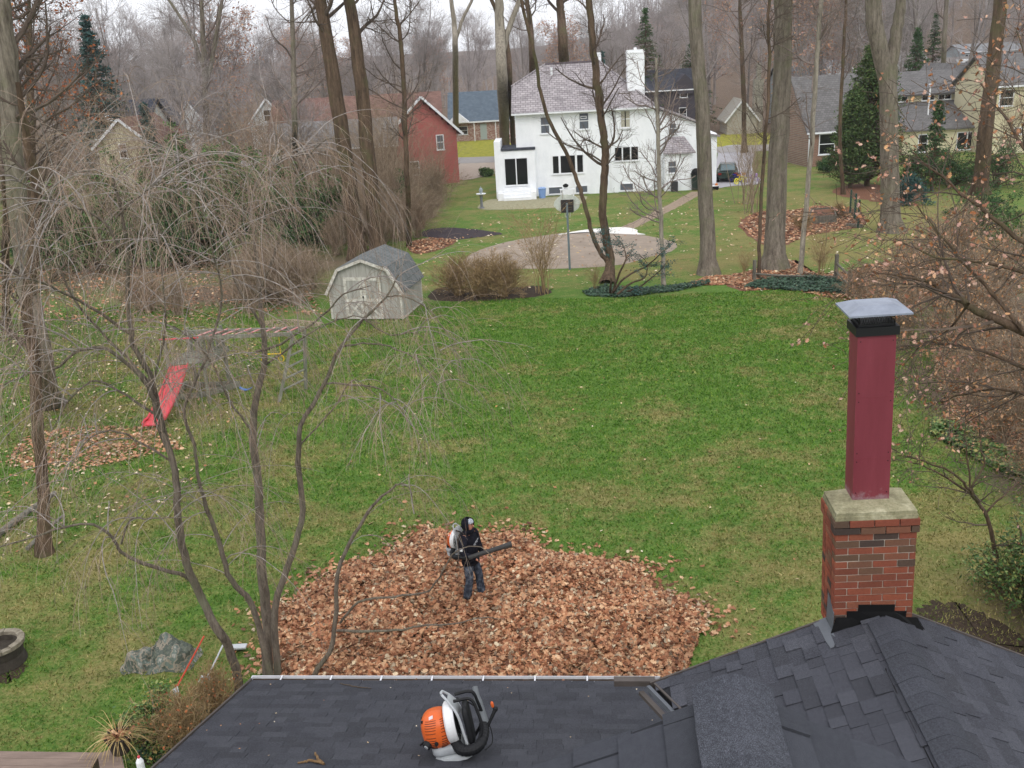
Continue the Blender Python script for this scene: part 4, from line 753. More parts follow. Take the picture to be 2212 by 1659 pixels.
sh = root('garden_shed', (-7.6, 39.5, 0), 'weathered gambrel-roofed garden shed with white-trimmed double doors', 'shed', rz=math.radians(-12.3))
SW, SD, ez, bz, pz, bi = 3.2, 2.95, 1.25, 2.22, 2.62, .55
prof = [(0, .05), (SW, .05), (SW, ez), (SW-bi, bz-.03), (SW/2, pz-.03), (bi, bz-.03), (0, ez)]
q = MB(); q.prism([(x, 0, z) for x, z in prof], (0, SD, 0)); part('wall', q, SHED, sh)
rp = [(-.12, ez-.1), (bi-.05, bz), (SW/2, pz), (SW-bi+.05, bz), (SW+.12, ez-.1)]; q = MB()
for a, b in zip(rp[:-1], rp[1:]):
    q.add([(a[0], -.12, a[1]), (b[0], -.12, b[1]), (b[0], SD+.12, b[1]), (a[0], SD+.12, a[1]), (a[0], -.12, a[1]+.05), (b[0], -.12, b[1]+.05), (b[0], SD+.12, b[1]+.05), (a[0], SD+.12, a[1]+.05)], [(0, 3, 2, 1), (4, 5, 6, 7), (0, 1, 5, 4), (2, 3, 7, 6), (0, 4, 7, 3), (1, 2, 6, 5)])
shr = part('roof', q, m_shroof, sh)
for a, b in zip(rp[:-1], rp[1:]): q = MB(); q.bar((a[0], -.13, a[1]-.02), (b[0], -.13, b[1]-.02), .03, .13, up=(0, 1, 0)) if False else q.bar((a[0], -.135, a[1]-.03), (b[0], -.135, b[1]-.03), .025, .12); part('barge_board', q, m_worn, shr)
for x in (0, SW): q = MB(); q.box(x-.06 if x else -.02, x+.02 if x else .06, -.025, -.003, .03, ez-.05); part('corner_trim', q, m_worn, sh)
q = MB(); q.box(SW+.003, SW+.025, 0, .1, .03, ez-.08); q.box(SW+.003, SW+.025, SD-.1, SD, .03, ez-.08); q.box(SW+.002, SW+.02, .1, SD-.1, .02, .1); part('side_trim', q, m_worn, sh)
for k, x0 in enumerate((.70, 1.54)):
    q = MB(); q.box(x0, x0+.82, -.03, -.003, .05, 1.86); d = part('door', q, SHED, sh)
    for (a, b, c_, e) in ((0, .12, .05, 1.86), (.70, .82, .05, 1.86), (.12, .70, 1.72, 1.86), (.12, .70, .80, .93), (.12, .70, .05, .17)): q = MB(); q.box(x0+a, x0+b, -.052, -.0305, c_, e); part('door_trim', q, m_worn, d)
    q = MB(); q.bar((x0+.14, -.047, .18), (x0+.68, -.047, .79), .018, .09); part('cross_brace', q, m_worn, d); q = MB(); q.bar((x0+.68, -.058, .18), (x0+.14, -.058, .79), .018, .09); part('cross_brace', q, m_worn, d)
q = MB(); q.box(1.50, 1.56, -.06, -.0525, .95, 1.05); part('latch', q, m_black, sh)

# ---- basketball hoop
p = g(1231, 582); bh = root('basketball_hoop', p, 'basketball hoop on a tall grey pole with a rounded backboard, seen from behind', 'basketball hoop', rz=math.radians(-6))
m_pole = mat('grey_painted_steel', '#7b8a90', .5, .2, 6, spec=.4, metal=.2); q = MB(); q.cyl((0, 0, -.1), (-.04, 0, 3.35), .055, .05, 12); part('pole', q, m_pole, bh)
q = MB(); n = 20; pl = [(.68*math.cos(a)*(1 if math.sin(a) > 0 else .92), .44+(.52*math.sin(a) if math.sin(a) > 0 else .38*math.sin(a))) for a in np.linspace(0, 2*PI, n, endpoint=False)]
q.prism([(x-.04, .42, z+2.75) for x, z in pl], (0, .035, 0)); part('backboard', q, mat('worn_backboard', '#d9dcd2', .6, .15, 5, c2='#bfc4b8'), bh)
q = MB(); q.box(-.36, .28, .33, .417, 2.82, 3.46); part('bracket_plate', q, mat('dark_bracket', '#3f3a38', .7, .2, 6), bh); q = MB(); q.bar((-.04, 0, 3.25), (-.04, .42, 3.05), .05, .06); q.bar((-.04, 0, 2.8), (-.04, .42, 2.95), .05, .06); part('arm', q, m_pole, bh)
q = MB(); an = np.linspace(0, 2*PI, 21); q.tube([(-.04+.225*math.cos(a), .72+.225*math.sin(a), 2.95) for a in an], [.01]*21, 6); part('rim', q, mat('rim_orange', '#a8482a', .5, .1), bh)
q = MB()
for k in range(10):
    a = k*PI/5
    for s_ in (-1, 1): b = a+s_*PI/5; q.tube([(-.04+.22*math.cos(a), .72+.22*math.sin(a), 2.94), (-.04+.15*math.cos(b), .72+.15*math.sin(b), 2.72), (-.04+.13*math.cos(b+s_*.3), .72+.13*math.sin(b+s_*.3), 2.52)], [.005]*3, 4)
part('net', q, mat('net_cord', '#d8d6cf', .9, .1), bh)

# ---- patio items by the white house
p = g(1041, 450); bb = root('bird_bath', p, 'grey pedestal bird bath with a white bowl and lantern on top, left of the patio', 'bird bath'); mg = mat('grey_stone', '#7c7f82', .9, .2, 8)
q = MB(); q.lathe([(.0, 0), (.2, 0), (.2, .06), (.11, .1), (.09, .5), (.11, .92), (.16, .96), (0, .96)], n=12); part('pedestal', q, mg, bb); q = MB(); q.lathe([(0, .96), (.3, 1.0), (.38, 1.07), (.36, 1.08), (.28, 1.03), (0, 1.02)], n=16); part('bowl', q, TRIM, bb)
q = MB(); q.lathe([(0, 1.02), (.07, 1.03), (.05, 1.12), (.12, 1.18), (.15, 1.32), (.1, 1.45), (.03, 1.5), (.03, 1.58), (0, 1.6)], n=10); part('lantern', q, mat('lantern_glass', '#9aa4a8', .4, .2, 6, spec=.5), bb)
p = np.array([3.15, 73.3, 0]); bn = root('blue_bin', p, 'light blue plastic bin with a lid against the white wall', 'bin'); q = MB(); q.lathe([(0, 0), (.24, 0), (.3, .72), (0, .72)], n=14); part('body', q, mat('blue_plastic', '#7f9fd0', .5, .08), bn); q = MB(); q.lathe([(0, .721), (.33, .721), (.33, .77), (.2, .82), (0, .83)], n=14); part('lid', q, mat('blue_lid', '#93b0dc', .5, .08), bn)
p = np.array([5.0, 72.2, 0]); tb = root('patio_table', p, 'small white patio table with dark garden things on it at the patio edge', 'table'); q = MB(); q.box(-.55, .55, -.3, .3, .68, .73); part('tabletop', q, TRIM, tb)
for x in (-.48, .48):
    for y in (-.24, .24): q = MB(); q.bar((x, y, 0), (x, y, .68), .05, .05); part('leg', q, TRIM, tb)
gl = root('table_grill', p+np.array([-.1, 0, .73]), 'little dark grill standing on the white patio table', 'grill'); q = MB(); q.lathe([(0, .12), (.16, .14), (.22, .24), (.2, .32), (.06, .4), (0, .41)], n=12); part('kettle', q, m_black, gl); q = MB(); q.bar((-.12, 0, 0), (-.05, 0, .15), .02, .02); q.bar((.12, 0, 0), (.05, 0, .15), .02, .02); q.bar((0, .12, 0), (0, .05, .15), .02, .02); part('stand', q, m_metal, gl)
p = np.array([14.95, 73.0, 0]); tc = root('wheeled_bin', p, 'tall dark green wheeled rubbish bin with a black domed lid beside the white porch', 'bin', rz=-.05)
q = MB(); q.add([(-.28, -.3, .06), (.28, -.3, .06), (.28, .3, .06), (-.28, .3, .06), (-.36, -.38, 1.2), (.36, -.38, 1.2), (.36, .38, 1.2), (-.36, .38, 1.2)], [(3, 2, 1, 0), (4, 5, 6, 7), (0, 1, 5, 4), (1, 2, 6, 5), (2, 3, 7, 6), (3, 0, 4, 7)]); part('body', q, mat('dark_green_plastic', '#27352f', .5, .15), tc)
q = MB(); q.box(-.39, .39, -.41, .41, 1.201, 1.27); q.grid(lambda u, v: (.36*math.cos(u*2*PI)*math.cos(v*PI/2), .38*math.sin(u*2*PI)*math.cos(v*PI/2), 1.27+.38*math.sin(v*PI/2)), 16, 6, True); part('lid', q, m_black, tc)
for s_ in (-1, 1): q = MB(); q.cyl((s_*.30, .28, .12), (s_*.36, .28, .12), .12, None, 12); part('wheel', q, m_black, tc)

# ---- parked car
car = root('parked_car', (18.55, 78.0, .03), 'dark green hatchback parked at the end of the driveway behind the bicycles', 'car', rz=math.radians(168)); CP = NT('car_paint'); CARP = CP.out(CP.mix(.3, lin('#22332f'), CP.ramp(CP.noise(3), [(.3, (.6, .6, .6, 1)), (.7, (1, 1, 1, 1))]), 'MULTIPLY'), .25, .6)
secs = [(-2.05, .62, .35, .62), (-1.95, .78, .28, .78), (-1.2, .84, .24, .86), (-.6, .86, .22, .90), (.8, .86, .22, .92), (1.7, .82, .25, .88), (2.0, .74, .32, .80)]
def ringc(y, w_, z0, z1): return [(-w_*.9, y, z0), (-w_, y, z0+.18), (-w_, y, (z0+z1)/2), (-w_*.95, y, z1-.06), (-w_*.8, y, z1), (w_*.8, y, z1), (w_*.95, y, z1-.06), (w_, y, (z0+z1)/2), (w_, y, z0+.18), (w_*.9, y, z0)]
def loft(q, rings):
    n = len(rings[0]); V = [v for r in rings for v in r]; q.add(V, [(k*n+i, k*n+(i+1) % n, (k+1)*n+(i+1) % n, (k+1)*n+i) for k in range(len(rings)-1) for i in range(n)]+[tuple(range(n))[::-1], tuple(range((len(rings)-1)*n, len(rings)*n))])
q = MB(); loft(q, [ringc(*s_) for s_ in secs]); part('body', q, CARP, car)
q = MB(); loft(q, [[(-.74, -.75, .88), (.74, -.75, .88), (.74, -.74, .9), (-.74, -.74, .9)], [(-.62, -.15, .9), (.62, -.15, .9), (.56, -.1, 1.36), (-.56, -.1, 1.36)], [(-.72, .5, .9), (.72, .5, .9), (.6, .5, 1.42), (-.6, .5, 1.42)], [(-.72, 1.3, .9), (.72, 1.3, .9), (.58, 1.25, 1.38), (-.58, 1.25, 1.38)], [(-.68, 1.85, .86), (.68, 1.85, .86), (.6, 1.7, .95), (-.6, 1.7, .95)]]); part('cabin', q, CARP, car)
wg = mat('car_glass', '#5d7074', .1, .2, 2, spec=.6)
q = MB(); q.add([(-.6, -.70, .925), (.6, -.70, .925), (.5, -.16, 1.33), (-.5, -.16, 1.33)], [(0, 1, 2, 3)]); part('windscreen', q, wg, car); q = MB(); q.add([(-.56, 1.82, .93), (.56, 1.82, .93), (.5, 1.36, 1.36), (-.5, 1.36, 1.36)], [(3, 2, 1, 0)]); part('rear_window', q, wg, car)
for s_ in (-1, 1):
    q = MB(); q.add([(s_*.72, -.1, .96), (s_*.735, 1.2, .96), (s_*.63, 1.1, 1.32), (s_*.61, 0, 1.30)], [(0, 1, 2, 3) if s_ > 0 else (3, 2, 1, 0)]); part('side_window', q, wg, car)
    for y in (-1.3, 1.3):
        q = MB(); q.cyl((s_*.68, y, .31), (s_*.88, y, .31), .31, None, 18); wl = part('wheel', q, m_black, car); q = MB(); q.cyl((s_*.881, y, .31), (s_*.895, y, .31), .19, None, 14); part('rim', q, m_metal, wl)
    q = MB(); q.box(min(s_*.45, s_*.74), max(s_*.45, s_*.74), -2.04, -1.9, .55, .68); part('headlight', q, mat('lamp_lens', '#c9ced0', .2, .1), car)
    q = MB(); q.box(min(s_*.5, s_*.76), max(s_*.5, s_*.76), 1.9, 2.01, .6, .76); part('tail_light', q, mat('red_lens', '#7a1a18', .3, .1), car)

# ---- children's bikes and toys
def bike(loc, rz, s, frame, wheel, seat, label):
    b = root('childs_bicycle', loc, label, 'bicycle', rz=rz, group="children's toys on the driveway"); mw = mat('tyre_'+wheel[1:], wheel, .6, .1); mf = mat('frame_'+frame[1:], frame, .4, .1); ms = mat('seat_'+seat[1:], seat, .6, .1)
    for x in (-.38*s, .38*s):
        q = MB(); an = np.linspace(0, 2*PI, 15); q.tube([(x+.19*s*math.cos(a), 0, .21*s+.19*s*math.sin(a)) for a in an], [.028*s]*15, 6); w_ = part('wheel', q, mw, b); q = MB()
        for k in range(5): a = k*PI/5; q.bar((x-.17*s*math.cos(a), 0, .21*s-.17*s*math.sin(a)), (x+.17*s*math.cos(a), 0, .21*s+.17*s*math.sin(a)), .014*s, .014*s, up=(0, 1, 0))
        part('spokes', q, mf, w_)
    q = MB(); q.tube([(-.38*s, 0, .21*s), (-.12*s, 0, .48*s), (.26*s, 0, .52*s)], [.028*s]*3, 6); q.tube([(-.05*s, 0, .22*s), (.26*s, 0, .52*s)], [.028*s]*2, 6); q.tube([(.38*s, 0, .21*s), (.24*s, 0, .68*s)], [.028*s]*2, 6); q.tube([(-.05*s, 0, .22*s), (-.14*s, 0, .58*s)], [.026*s]*2, 6); part('frame', q, mf, b)
    q = MB(); q.box(-.28*s, -.02*s, -.06*s, .06*s, .57*s, .63*s); part('saddle', q, ms, b); q = MB(); q.tube([(.22*s, -.24*s, .72*s), (.26*s, 0, .68*s), (.22*s, .24*s, .72*s)], [.025*s]*3, 6); part('handlebar', q, ms, b)
    q = MB(); q.box(.18*s, .32*s, -.1*s, .1*s, .56*s, .72*s); part('front_basket', q, ms, b)
bike(g(1600, 397, .03), .5, 1.15, '#e8d63a', '#e9e24a', '#d98a25', 'yellow and orange child tricycle in front of the dark green car')
bike(g(1590, 394, .03), -.3, 1.05, '#2d2a78', '#23233a', '#3a3190', 'dark blue child bicycle next to the yellow one')
bike(g(1626, 397, .03), .15, 1.1, '#9a7fc0', '#e6e3ea', '#b99ad6', 'lilac and white child bicycle, rightmost by the driveway')
tw = root('toy_wagon', g(1541, 410, .0), 'small dark toy car with a white stripe at the lawn corner behind the big trunk', 'toy', rz=.2); q = MB(); q.box(-.35, .35, -.2, .2, .12, .28); part('body', q, m_black, tw); q = MB(); q.box(-.34, .34, -.21, .21, .281, .31); part('stripe', q, TRIM, tw); q = MB(); q.lathe([(0, .31), (.12, .32), (.1, .45), (0, .5)], (.25, 0, 0), 10); part('seat', q, mat('toy_orange', '#c9773a', .5, .1), tw)
for x in (-.22, .22):
    for y in (-.21, .21): q = MB(); q.cyl((x, y-.03, .1), (x, y+.03, .1), .1, None, 10); part('wheel', q, m_black, tw)

# ---- fences and garden bed behind
def post(name, px, h, w_, m, label, cat='post', group=None, z=0):
    p = g(*px); q = MB(); s_ = w_/2; q.add([p+np.array(v) for v in [(-s_, -s_, -.05), (s_, -s_, -.05), (s_, s_, -.05), (-s_, s_, -.05), (-s_, -s_, h), (s_, -s_, h*.99), (s_*.9, s_, h*1.01), (-s_, s_*.9, h)]], [(3, 2, 1, 0), (4, 5, 6, 7), (0, 1, 5, 4), (1, 2, 6, 5), (2, 3, 7, 6), (3, 0, 4, 7)]); return q, p
rf_ = root('rail_fence', g(1720, 603), 'low weathered split-rail fence with three leaning posts behind the ivy bed', 'fence')
for px, h in (((1629, 606), .95), ((1805, 603), 1.15), ((1834, 638), 1.1)): q, _ = post('post', px, h, .14, m_old, ''); part('post', q, m_old, rf_, world=True)
for a, b, za, zb in (((1632, 604), (1720, 606), .28, .22), ((1720, 606), (1803, 603), .22, .12), ((1806, 604), (1834, 638), .35, .45), ((1806, 604), (1834, 638), .75, .85)):
    q = MB(); P, Rr = polyR([g(*a)+np.array([0, 0, za]), (g(*a)+g(*b))/2+np.array([0, 0, (za+zb)/2-.03]), g(*b)+np.array([0, 0, zb])], [.05, .055, .045], 3); q.tube(P, Rr, 6); part('rail', q, m_old, rf_, world=True)
wf = root('wire_fence', g(1850, 475), 'dark green metal garden fence with three thin posts at the end of the leaf-covered bed', 'fence'); m_gr = mat('dark_green_steel', '#2f4a40', .6, .2, 6)
for px, h in (((1836, 462), 1.5), ((1846, 474), 1.55), ((1853, 492), 1.6)): q, _ = post('post', px, h, .09, m_gr, ''); part('post', q, m_gr, wf, world=True)
A_, B_ = g(1836, 462), g(1853, 492); q = MB()
for k in range(9): z = .15+k*.17; q.bar(A_+np.array([0, 0, z]), B_+np.array([0, 0, z]), .012, .012)
for k in range(12): c_ = A_+(B_-A_)*k/11; q.bar(c_+np.array([0, 0, .1]), c_+np.array([0, 0, 1.5]), .012, .012)
part('wire_panel', q, m_gr, wf, world=True)
gb = root('raised_bed', g(1775, 482), 'raised garden bed framed with grey timber planks among fallen leaves', 'raised bed')
for a, b in (((1748, 484), (1805, 481)), ((1748, 484), (1752, 466)), ((1805, 481), (1800, 463)), ((1752, 466), (1800, 463))):
    for k in range(3): q = MB(); q.bar(g(*a)+np.array([0, 0, .08+.15*k]), g(*b)+np.array([0, 0, .08+.15*k]), .07, .135); part('plank', q, m_old, gb, world=True)
q = MB(); q.add([g(1749, 483)+np.array([0, 0, .38]), g(1804, 480)+np.array([0, 0, .38]), g(1799, 464)+np.array([0, 0, .38]), g(1753, 467)+np.array([0, 0, .38])], [(0, 1, 2, 3)]); part('soil', q, m_lit, gb, world=True)
q = MB(); q.bar(g(1828, 490)+np.array([0, 0, .1]), g(1862, 492)+np.array([0, 0, .1]), .18, .2); single('timber_block', q, m_old, 'dark timber lying at the foot of the green garden fence', 'timber', g(1845, 492))

# ---- play set
m_pw = mat('green_grey_lumber', '#8f8f80', .9, .3, 8, c2='#66685a', stretch=(1, 1, .3)); m_red = mat('red_plastic', '#d23b45', .45, .15, 3, c2='#c05058', spec=.4); m_yel = mat('yellow_plastic', '#d8b421', .4, .1); m_blu = mat('blue_plastic_seat', '#3f74b5', .5, .1)
ps = root('play_set', (-10.3, 30.2, 0), 'wooden play tower with a red slide, overhead ladder and swing beam', 'play set')
def pb(name, a, b, w_, h_, m=m_pw, par=None, up=(0, 0, 1)): q = MB(); q.bar(a, b, w_, h_, up); return part(name, q, m, par or ps, world=True)
cpt = [np.array(v) for v in ((-11.1, 29.25, 0), (-10.0, 29.35, 0), (-9.75, 30.9, 0), (-10.85, 30.8, 0))]
for k, c_ in enumerate(cpt): pb('leg', c_, c_+np.array([0, 0, 2.25]), .1, .1)
for k in range(9): t = (k+.5)/9; a = cpt[0]*(1-t)+cpt[3]*t; b = cpt[1]*(1-t)+cpt[2]*t; pb('floor_board', a+np.array([-.06, 0, 1.42]), b+np.array([.06, 0, 1.42]), .155, .03)
pb('side_beam', cpt[1]+np.array([.09, -.12, 1.36]), cpt[2]+np.array([.09, .2, 1.36]), .04, .2); pb('side_beam', cpt[0]+np.array([-.07, 0, 1.36]), cpt[3]+np.array([-.07, 0, 1.36]), .04, .14)
for e, (a, b) in enumerate(((cpt[3], cpt[2]), (cpt[1], cpt[2]))):
    for k in range(8): c_ = a+(b-a)*(k+.5)/8; pb('railing_slat', c_+np.array([0, 0, 1.44]), c_+np.array([0, 0, 2.1]), .08, .025, up=(1, 0, 0) if e else (0, 1, 0))
    pb('top_rail', a+np.array([0, 0, 2.12]), b+np.array([0, 0, 2.12]), .09, .05)
BA, BB = np.array([-11.4, 29.62, 2.2]), np.array([-7.0, 29.42, 2.2]); CA_, CB_ = np.array([-10.9, 30.4, 2.2]), np.array([-6.75, 30.05, 2.2])
pb('beam', BA+np.array([1.3, 0, 0]), BB, .07, .12); pb('beam', CA_, CB_, .07, .12); q = MB(); q.tube([BA, BA+np.array([1.3, -.02, 0])], [.03, .03], 8); part('grab_bar', q, m_red, ps, world=True)
q = MB()
for k in range(8): t = .28+.68*k/7; a = BA*(1-t)+BB*t; b = CA_*(1-t)+CB_*t; q = MB(); q.tube([a+np.array([0, 0, .06]), b+np.array([0, 0, .06])], [.026, .026], 7); part('rung', q, mat('red_rung', '#c9575c', .5, .45, 14, c2='#d8b9b4') if k == 0 else bpy.data.materials['red_rung'], ps, world=True)
L1, L2 = g(603, 868), g(656, 848); pb('end_leg', BB+np.array([0, 0, -.05]), L1, .09, .09); pb('end_leg', CB_+np.array([0, 0, -.05]), L2+np.array([0, .4, 0]), .09, .09)
LD = [g(632, 868), g(668, 850)]
for k in range(5): t = (k+1)/6; a = L1*(1-t)+BB*t; b = (L2+np.array([0, .4, 0]))*(1-t)+CB_*t; pb('step', a, b, .09, .035)
# slide with raised lips
ST, SB = np.array([-10.73, 29.2, 1.42]), np.array([-11.16, 27.15, .1]); wdir = unit(np.array([.97, .05, 0]))
def slf(u, v): c_ = ST*(1-v)+SB*v+np.array([0, 0, -.22*math.sin(v*PI)*.6+(.07 if v > .9 else 0)]); return c_+wdir*(u-.5)*.56
q = MB(); q.grid(slf, 5, 14); q.grid(lambda u, v: slf(u, v)+np.array([0, 0, -.03]), 5, 14)
for s_ in (0, 1):
    P = np.array([slf(s_, v)+np.array([0, 0, .05]) for v in np.linspace(0, 1, 14)]); q.tube(P, [.035]*14, 6); q.grid(lambda u, v: slf(s_, v)+np.array([0, 0, u*.12-.03])+wdir*(.01 if s_ else -.01), 2, 14)
part('slide', q, m_red, ps, world=True)
q = MB()
for dx in (-.28, .28): q.tube([np.array([-7.75+dx, 29.46, 2.14]), np.array([-7.75+dx, 29.4, 1.55])], [.008]*2, 5); an = np.linspace(0, 2*PI, 11); q.tube([(-7.75+dx+.09*math.cos(a), 29.4, 1.4+.11*math.sin(a)) for a in an], [.017]*11, 6)
q.tube([(-8.05, 29.4, 1.57), (-7.45, 29.4, 1.57)], [.022]*2, 8); part('trapeze_bar', q, m_yel, ps, world=True)
q = MB()
for dx in (-.22, .22): q.tube([np.array([-8.75+dx, 29.5, 2.14]), np.array([-8.75+dx, 29.4, .5])], [.007]*2, 4)
part('swing_chain', q, m_old, ps, world=True); q = MB(); q.grid(lambda u, v: (-8.97+.44*u, 29.32+.16*v, .5-.10*math.sin(u*PI)), 7, 3); q.grid(lambda u, v: (-8.97+.44*u, 29.32+.16*v, .48-.10*math.sin(u*PI)), 7, 3); part('swing_seat', q, m_blu, ps, world=True)
# sandbox boards at the foot of the tower
for a, b in (((400, 838), (520, 835)), ((440, 858), (520, 836)), ((385, 865), (440, 858)), ((385, 865), (400, 838))): pb('sandbox_board', g(*a)+np.array([0, 0, .1]), g(*b)+np.array([0, 0, .1]), .04, .2)

# ---- tarp, tools, logs, stone ring, deck
TP = g(350, 1428); TM = NT('camouflage_tarp'); v1 = TM.noise(5, 3, .6); v2 = TM.noise(14, 4, .7)
tc_ = TM.ramp(v1, [(.40, lin('#5a5f52')), (.42, lin('#434b42')), (.49, lin('#4a5248')), (.50, lin('#857b6c')), (.56, lin('#7d7769')), (.57, lin('#59655c')), (.63, lin('#667068')), (.64, lin('#8f8d84'))]); tc_.node.color_ramp.interpolation = 'CONSTANT' if False else 'LINEAR'
tc_ = TM.mix(.5, tc_, TM.ramp(v2, [(.35, (.6, .65, .62, 1)), (.6, (1.25, 1.25, 1.25, 1))]), 'MULTIPLY'); TM.bump(TM.noise(18, 4), .5, .02); TARP = TM.out(tc_, .45, .4)
def tarpf(u, v):
    x, y = (u-.5)*1.85, (v-.5)*1.0; K_ = .84; r = math.hypot(x/.92, y/.5); edge = max(0, 1-r**3)
    h = .46*math.exp(-((x+.02)/.26)**2-((y-.16)/.26)**2)+.36*max(0, 1-(((x-.38)/.44)**2+((y+.06)/.42)**2))**.55+.24*max(0, 1-(((x+.5)/.34)**2+((y+.12)/.36)**2))**.6
    h += .07*abs(math.sin(6*x+3*y+.6*math.sin(5*y)))-.10*math.exp(-((x+.14-.3*y)/.05)**2)+.05*abs(math.sin(13*y-6*x+1+math.sin(7*x)))+.022*abs(math.sin(27*x+11*y))+.015*math.sin(41*y-17*x)
    sx = .92+.06*math.sin(5*v*2*PI)*0; return TP+K_*np.array([x*(1-.1*r*r)+.03*math.sin(9*y), y*(1-.08*r*r)+.04*math.sin(8*x), h*min(1, edge*2.2)*.9+.01])
q = MB(); q.grid(tarpf, 70, 46); single('camouflage_tarp', q, TARP, 'crumpled camouflage tarp heaped on the grass, lower left', 'tarp', TP, smooth=False)
m_handle = mat('red_handle', '#c04a34', .5, .15); m_wh = mat('worn_aluminium', '#c9ccce', .5, .2, 9, metal=.2)
def tool(name, a, b, m, label, head): q = MB(); za, zb = .05, .3; A__, B__ = g(*a)+np.array([0, 0, za]), g(*b)+np.array([0, 0, zb]); t_ = root(name, A__, label, 'rake'); q.tube([A__, B__], [.017, .016], 7); part('handle', q, m, t_, world=True); return A__, B__, t_
A__, B__, t_ = tool('leaf_rake', (384, 1488), (446, 1404), m_handle, 'leaf rake with a red handle lying beside the tarp', 0); d = unit(A__-B__); sd = unit(np.cross(d, [0, 0, 1]))
for k in range(9): s_ = (k-4)/4; q = MB(); q.tube([A__, A__+d*.3+sd*s_*.2, A__+d*.38+sd*s_*.27+np.array([0, 0, -.04])], [.008, .007, .005], 4); part('tine', q, m_wh, t_, world=True)
A__, B__, t_ = tool('hand_rake', (449, 1468), (488, 1421), m_wh, 'short white-handled rake leaning on the grass next to the tree trunk', 0); d = unit(A__-B__); sd = unit(np.cross(d, [0, 0, 1])); q = MB(); q.bar(A__-sd*.13, A__+sd*.13, .03, .03); part('head', q, m_wh, t_, world=True)
for k in range(5): q = MB(); q.bar(A__+sd*(k-2)*.06, A__+sd*(k-2)*.06+d*.12, .012, .012); part('tine', q, m_wh, t_, world=True)
p = g(518, 1408); q = MB(); q.box(-.14, .14, -.07, .07, .10, .13); q.add([(-.14, -.07, .10), (.14, -.07, .10), (.12, .05, 0), (-.12, .05, 0)], [(0, 1, 2, 3)]); q.V = [v+p for v in q.V]; sp_ = single('dustpan', q, m_wh, 'small pale scoop lying on the grass between the cherry trunks', 'scoop', p)
BK2 = mat('lichen_bark', '#8d8a7e', .95, .6, 9, c2='#4f4a42', bump=.6)
for a, b, r, lb in (((-40, 1190), (122, 1078), .085, 'lichen-spotted log leaning at the left edge, upper of two'), ((60, 1192), (140, 1128), .05, 'thinner grey log beside the lichen-spotted one')):
    P, Rr = polyR([g(*a)+np.array([0, 0, .08]), (g(*a)+g(*b))/2+np.array([0, .05, .16]), g(*b)+np.array([0, 0, .18])], [r, r*.9, r*.75], 4); q = MB(); q.tube(P, Rr, 10); k = q.n; q.F.append(np.array([list(range(k-10, k))])); q.F.append(np.array([list(range(10))[::-1]])); single('log', q, BK2, lb, 'log', g(*a), group='fallen logs at the left edge')
RP = g(8, 1432); sr = root('stone_ring_planter', RP, 'round stone-rimmed planter with dark soil at the left edge', 'planter'); m_st = mat('rim_stone', '#98907f', .95, .35, 10, c2='#6b6355', bump=.5, rand=.15)
for k in range(16):
    a = k*2*PI/16; q = MB(); r0, r1 = .33, .45
    V = [(rr*math.cos(a+s_*.19), rr*math.sin(a+s_*.19), z) for z in (.40, .47+.01*math.sin(k*3)) for rr, s_ in ((r0, -1), (r1, -1), (r1, 1), (r0, 1))]; q.add(V, [(3, 2, 1, 0), (4, 5, 6, 7), (0, 1, 5, 4), (1, 2, 6, 5), (2, 3, 7, 6), (3, 0, 4, 7)]); part('rim_stone', q, m_st, sr)
q = MB(); q.lathe([(.30, 0), (.42, .02), (.38, .2), (.42, .399), (.34, .398), (.32, .30), (0, .28)], n=20); part('bowl', q, mat('dark_stone', '#4a443c', .95, .4, 9, bump=.5), sr)
dk = root('deck', (-7.0, 10.5, 0), 'brown board deck at the lower left corner', 'deck'); m_dk = mat('deck_board', '#8d7b70', .85, .22, 7, c2='#75655c', stretch=(.2, 1, 1), rand=.08); DZ = .6
def dp(x, y, z=DZ): return g(x, y, z)
e1 = unit(dp(220, 1627)-dp(0, 1624)); e2_ = np.array([e1[1], -e1[0], 0]); c0 = dp(222, 1627)
for k in range(10): q = MB(); a = c0+e2_*(.075+k*.152)+e1*(.0+.0*k); q.bar(a-e1*4.5, a-e1*.01+e1*(0), .146, .03); part('deck_board', q, m_dk, dk, world=True)
q = MB(); q.bar(c0+e1*.07+e2_*-.05, c0+e1*.95+e2_*1.3, .32, .04); q.bar(c0+e1*.06+e2_*-.05+np.array([0, 0, -.3]), c0+e1*1.02+e2_*1.5+np.array([0, 0, -.3]), .04, .5); part('edge_board', q, m_dk, dk, world=True)
q = MB(); q.bar(c0-e1*5+np.array([0, 0, -.3]), c0+np.array([0, 0, -.3]), .04, .55); part('skirt', q, m_dk, dk, world=True)
pt = g(262, 1622, DZ+.02); pg = root('dried_grass_pot', pt, 'pot of dried ornamental grass on the corner of the deck', 'plant pot'); q = MB(); q.lathe([(0, 0), (.13, 0), (.18, .26), (.2, .27), (.19, .3), (.16, .29), (.15, .25), (0, .25)], n=16); part('pot', q, mat('dark_pot', '#3b332e', .8, .3, 8), pg)
n = 90; a = rng.uniform(0, 2*PI, n); el = rng.uniform(.3, 1.2, n); P = grow(np.column_stack([.06*np.cos(a), .06*np.sin(a), a*0+.26]), np.column_stack([np.cos(a)*np.cos(el), np.sin(a)*np.cos(el), np.sin(el)]), rng.uniform(.3, .62, n), 6, .28, .06); q = MB(); q.tubes(P, taper(n, 6, .0055, .0015), 3); part('dried_stems', q, island_mat('straw_stem', ['#a58b5a', '#c6ad77', '#8a6f45', '#d0bd8b', '#6f5434'], .8), pg)
P = np.column_stack([rng.normal(size=(60, 2))*.09, rng.uniform(.24, .34, 60)]); q = MB(); oak_leaves(q, P, .08, .9); part('dead_leaves', q, LEAFM, pg, kind='stuff')
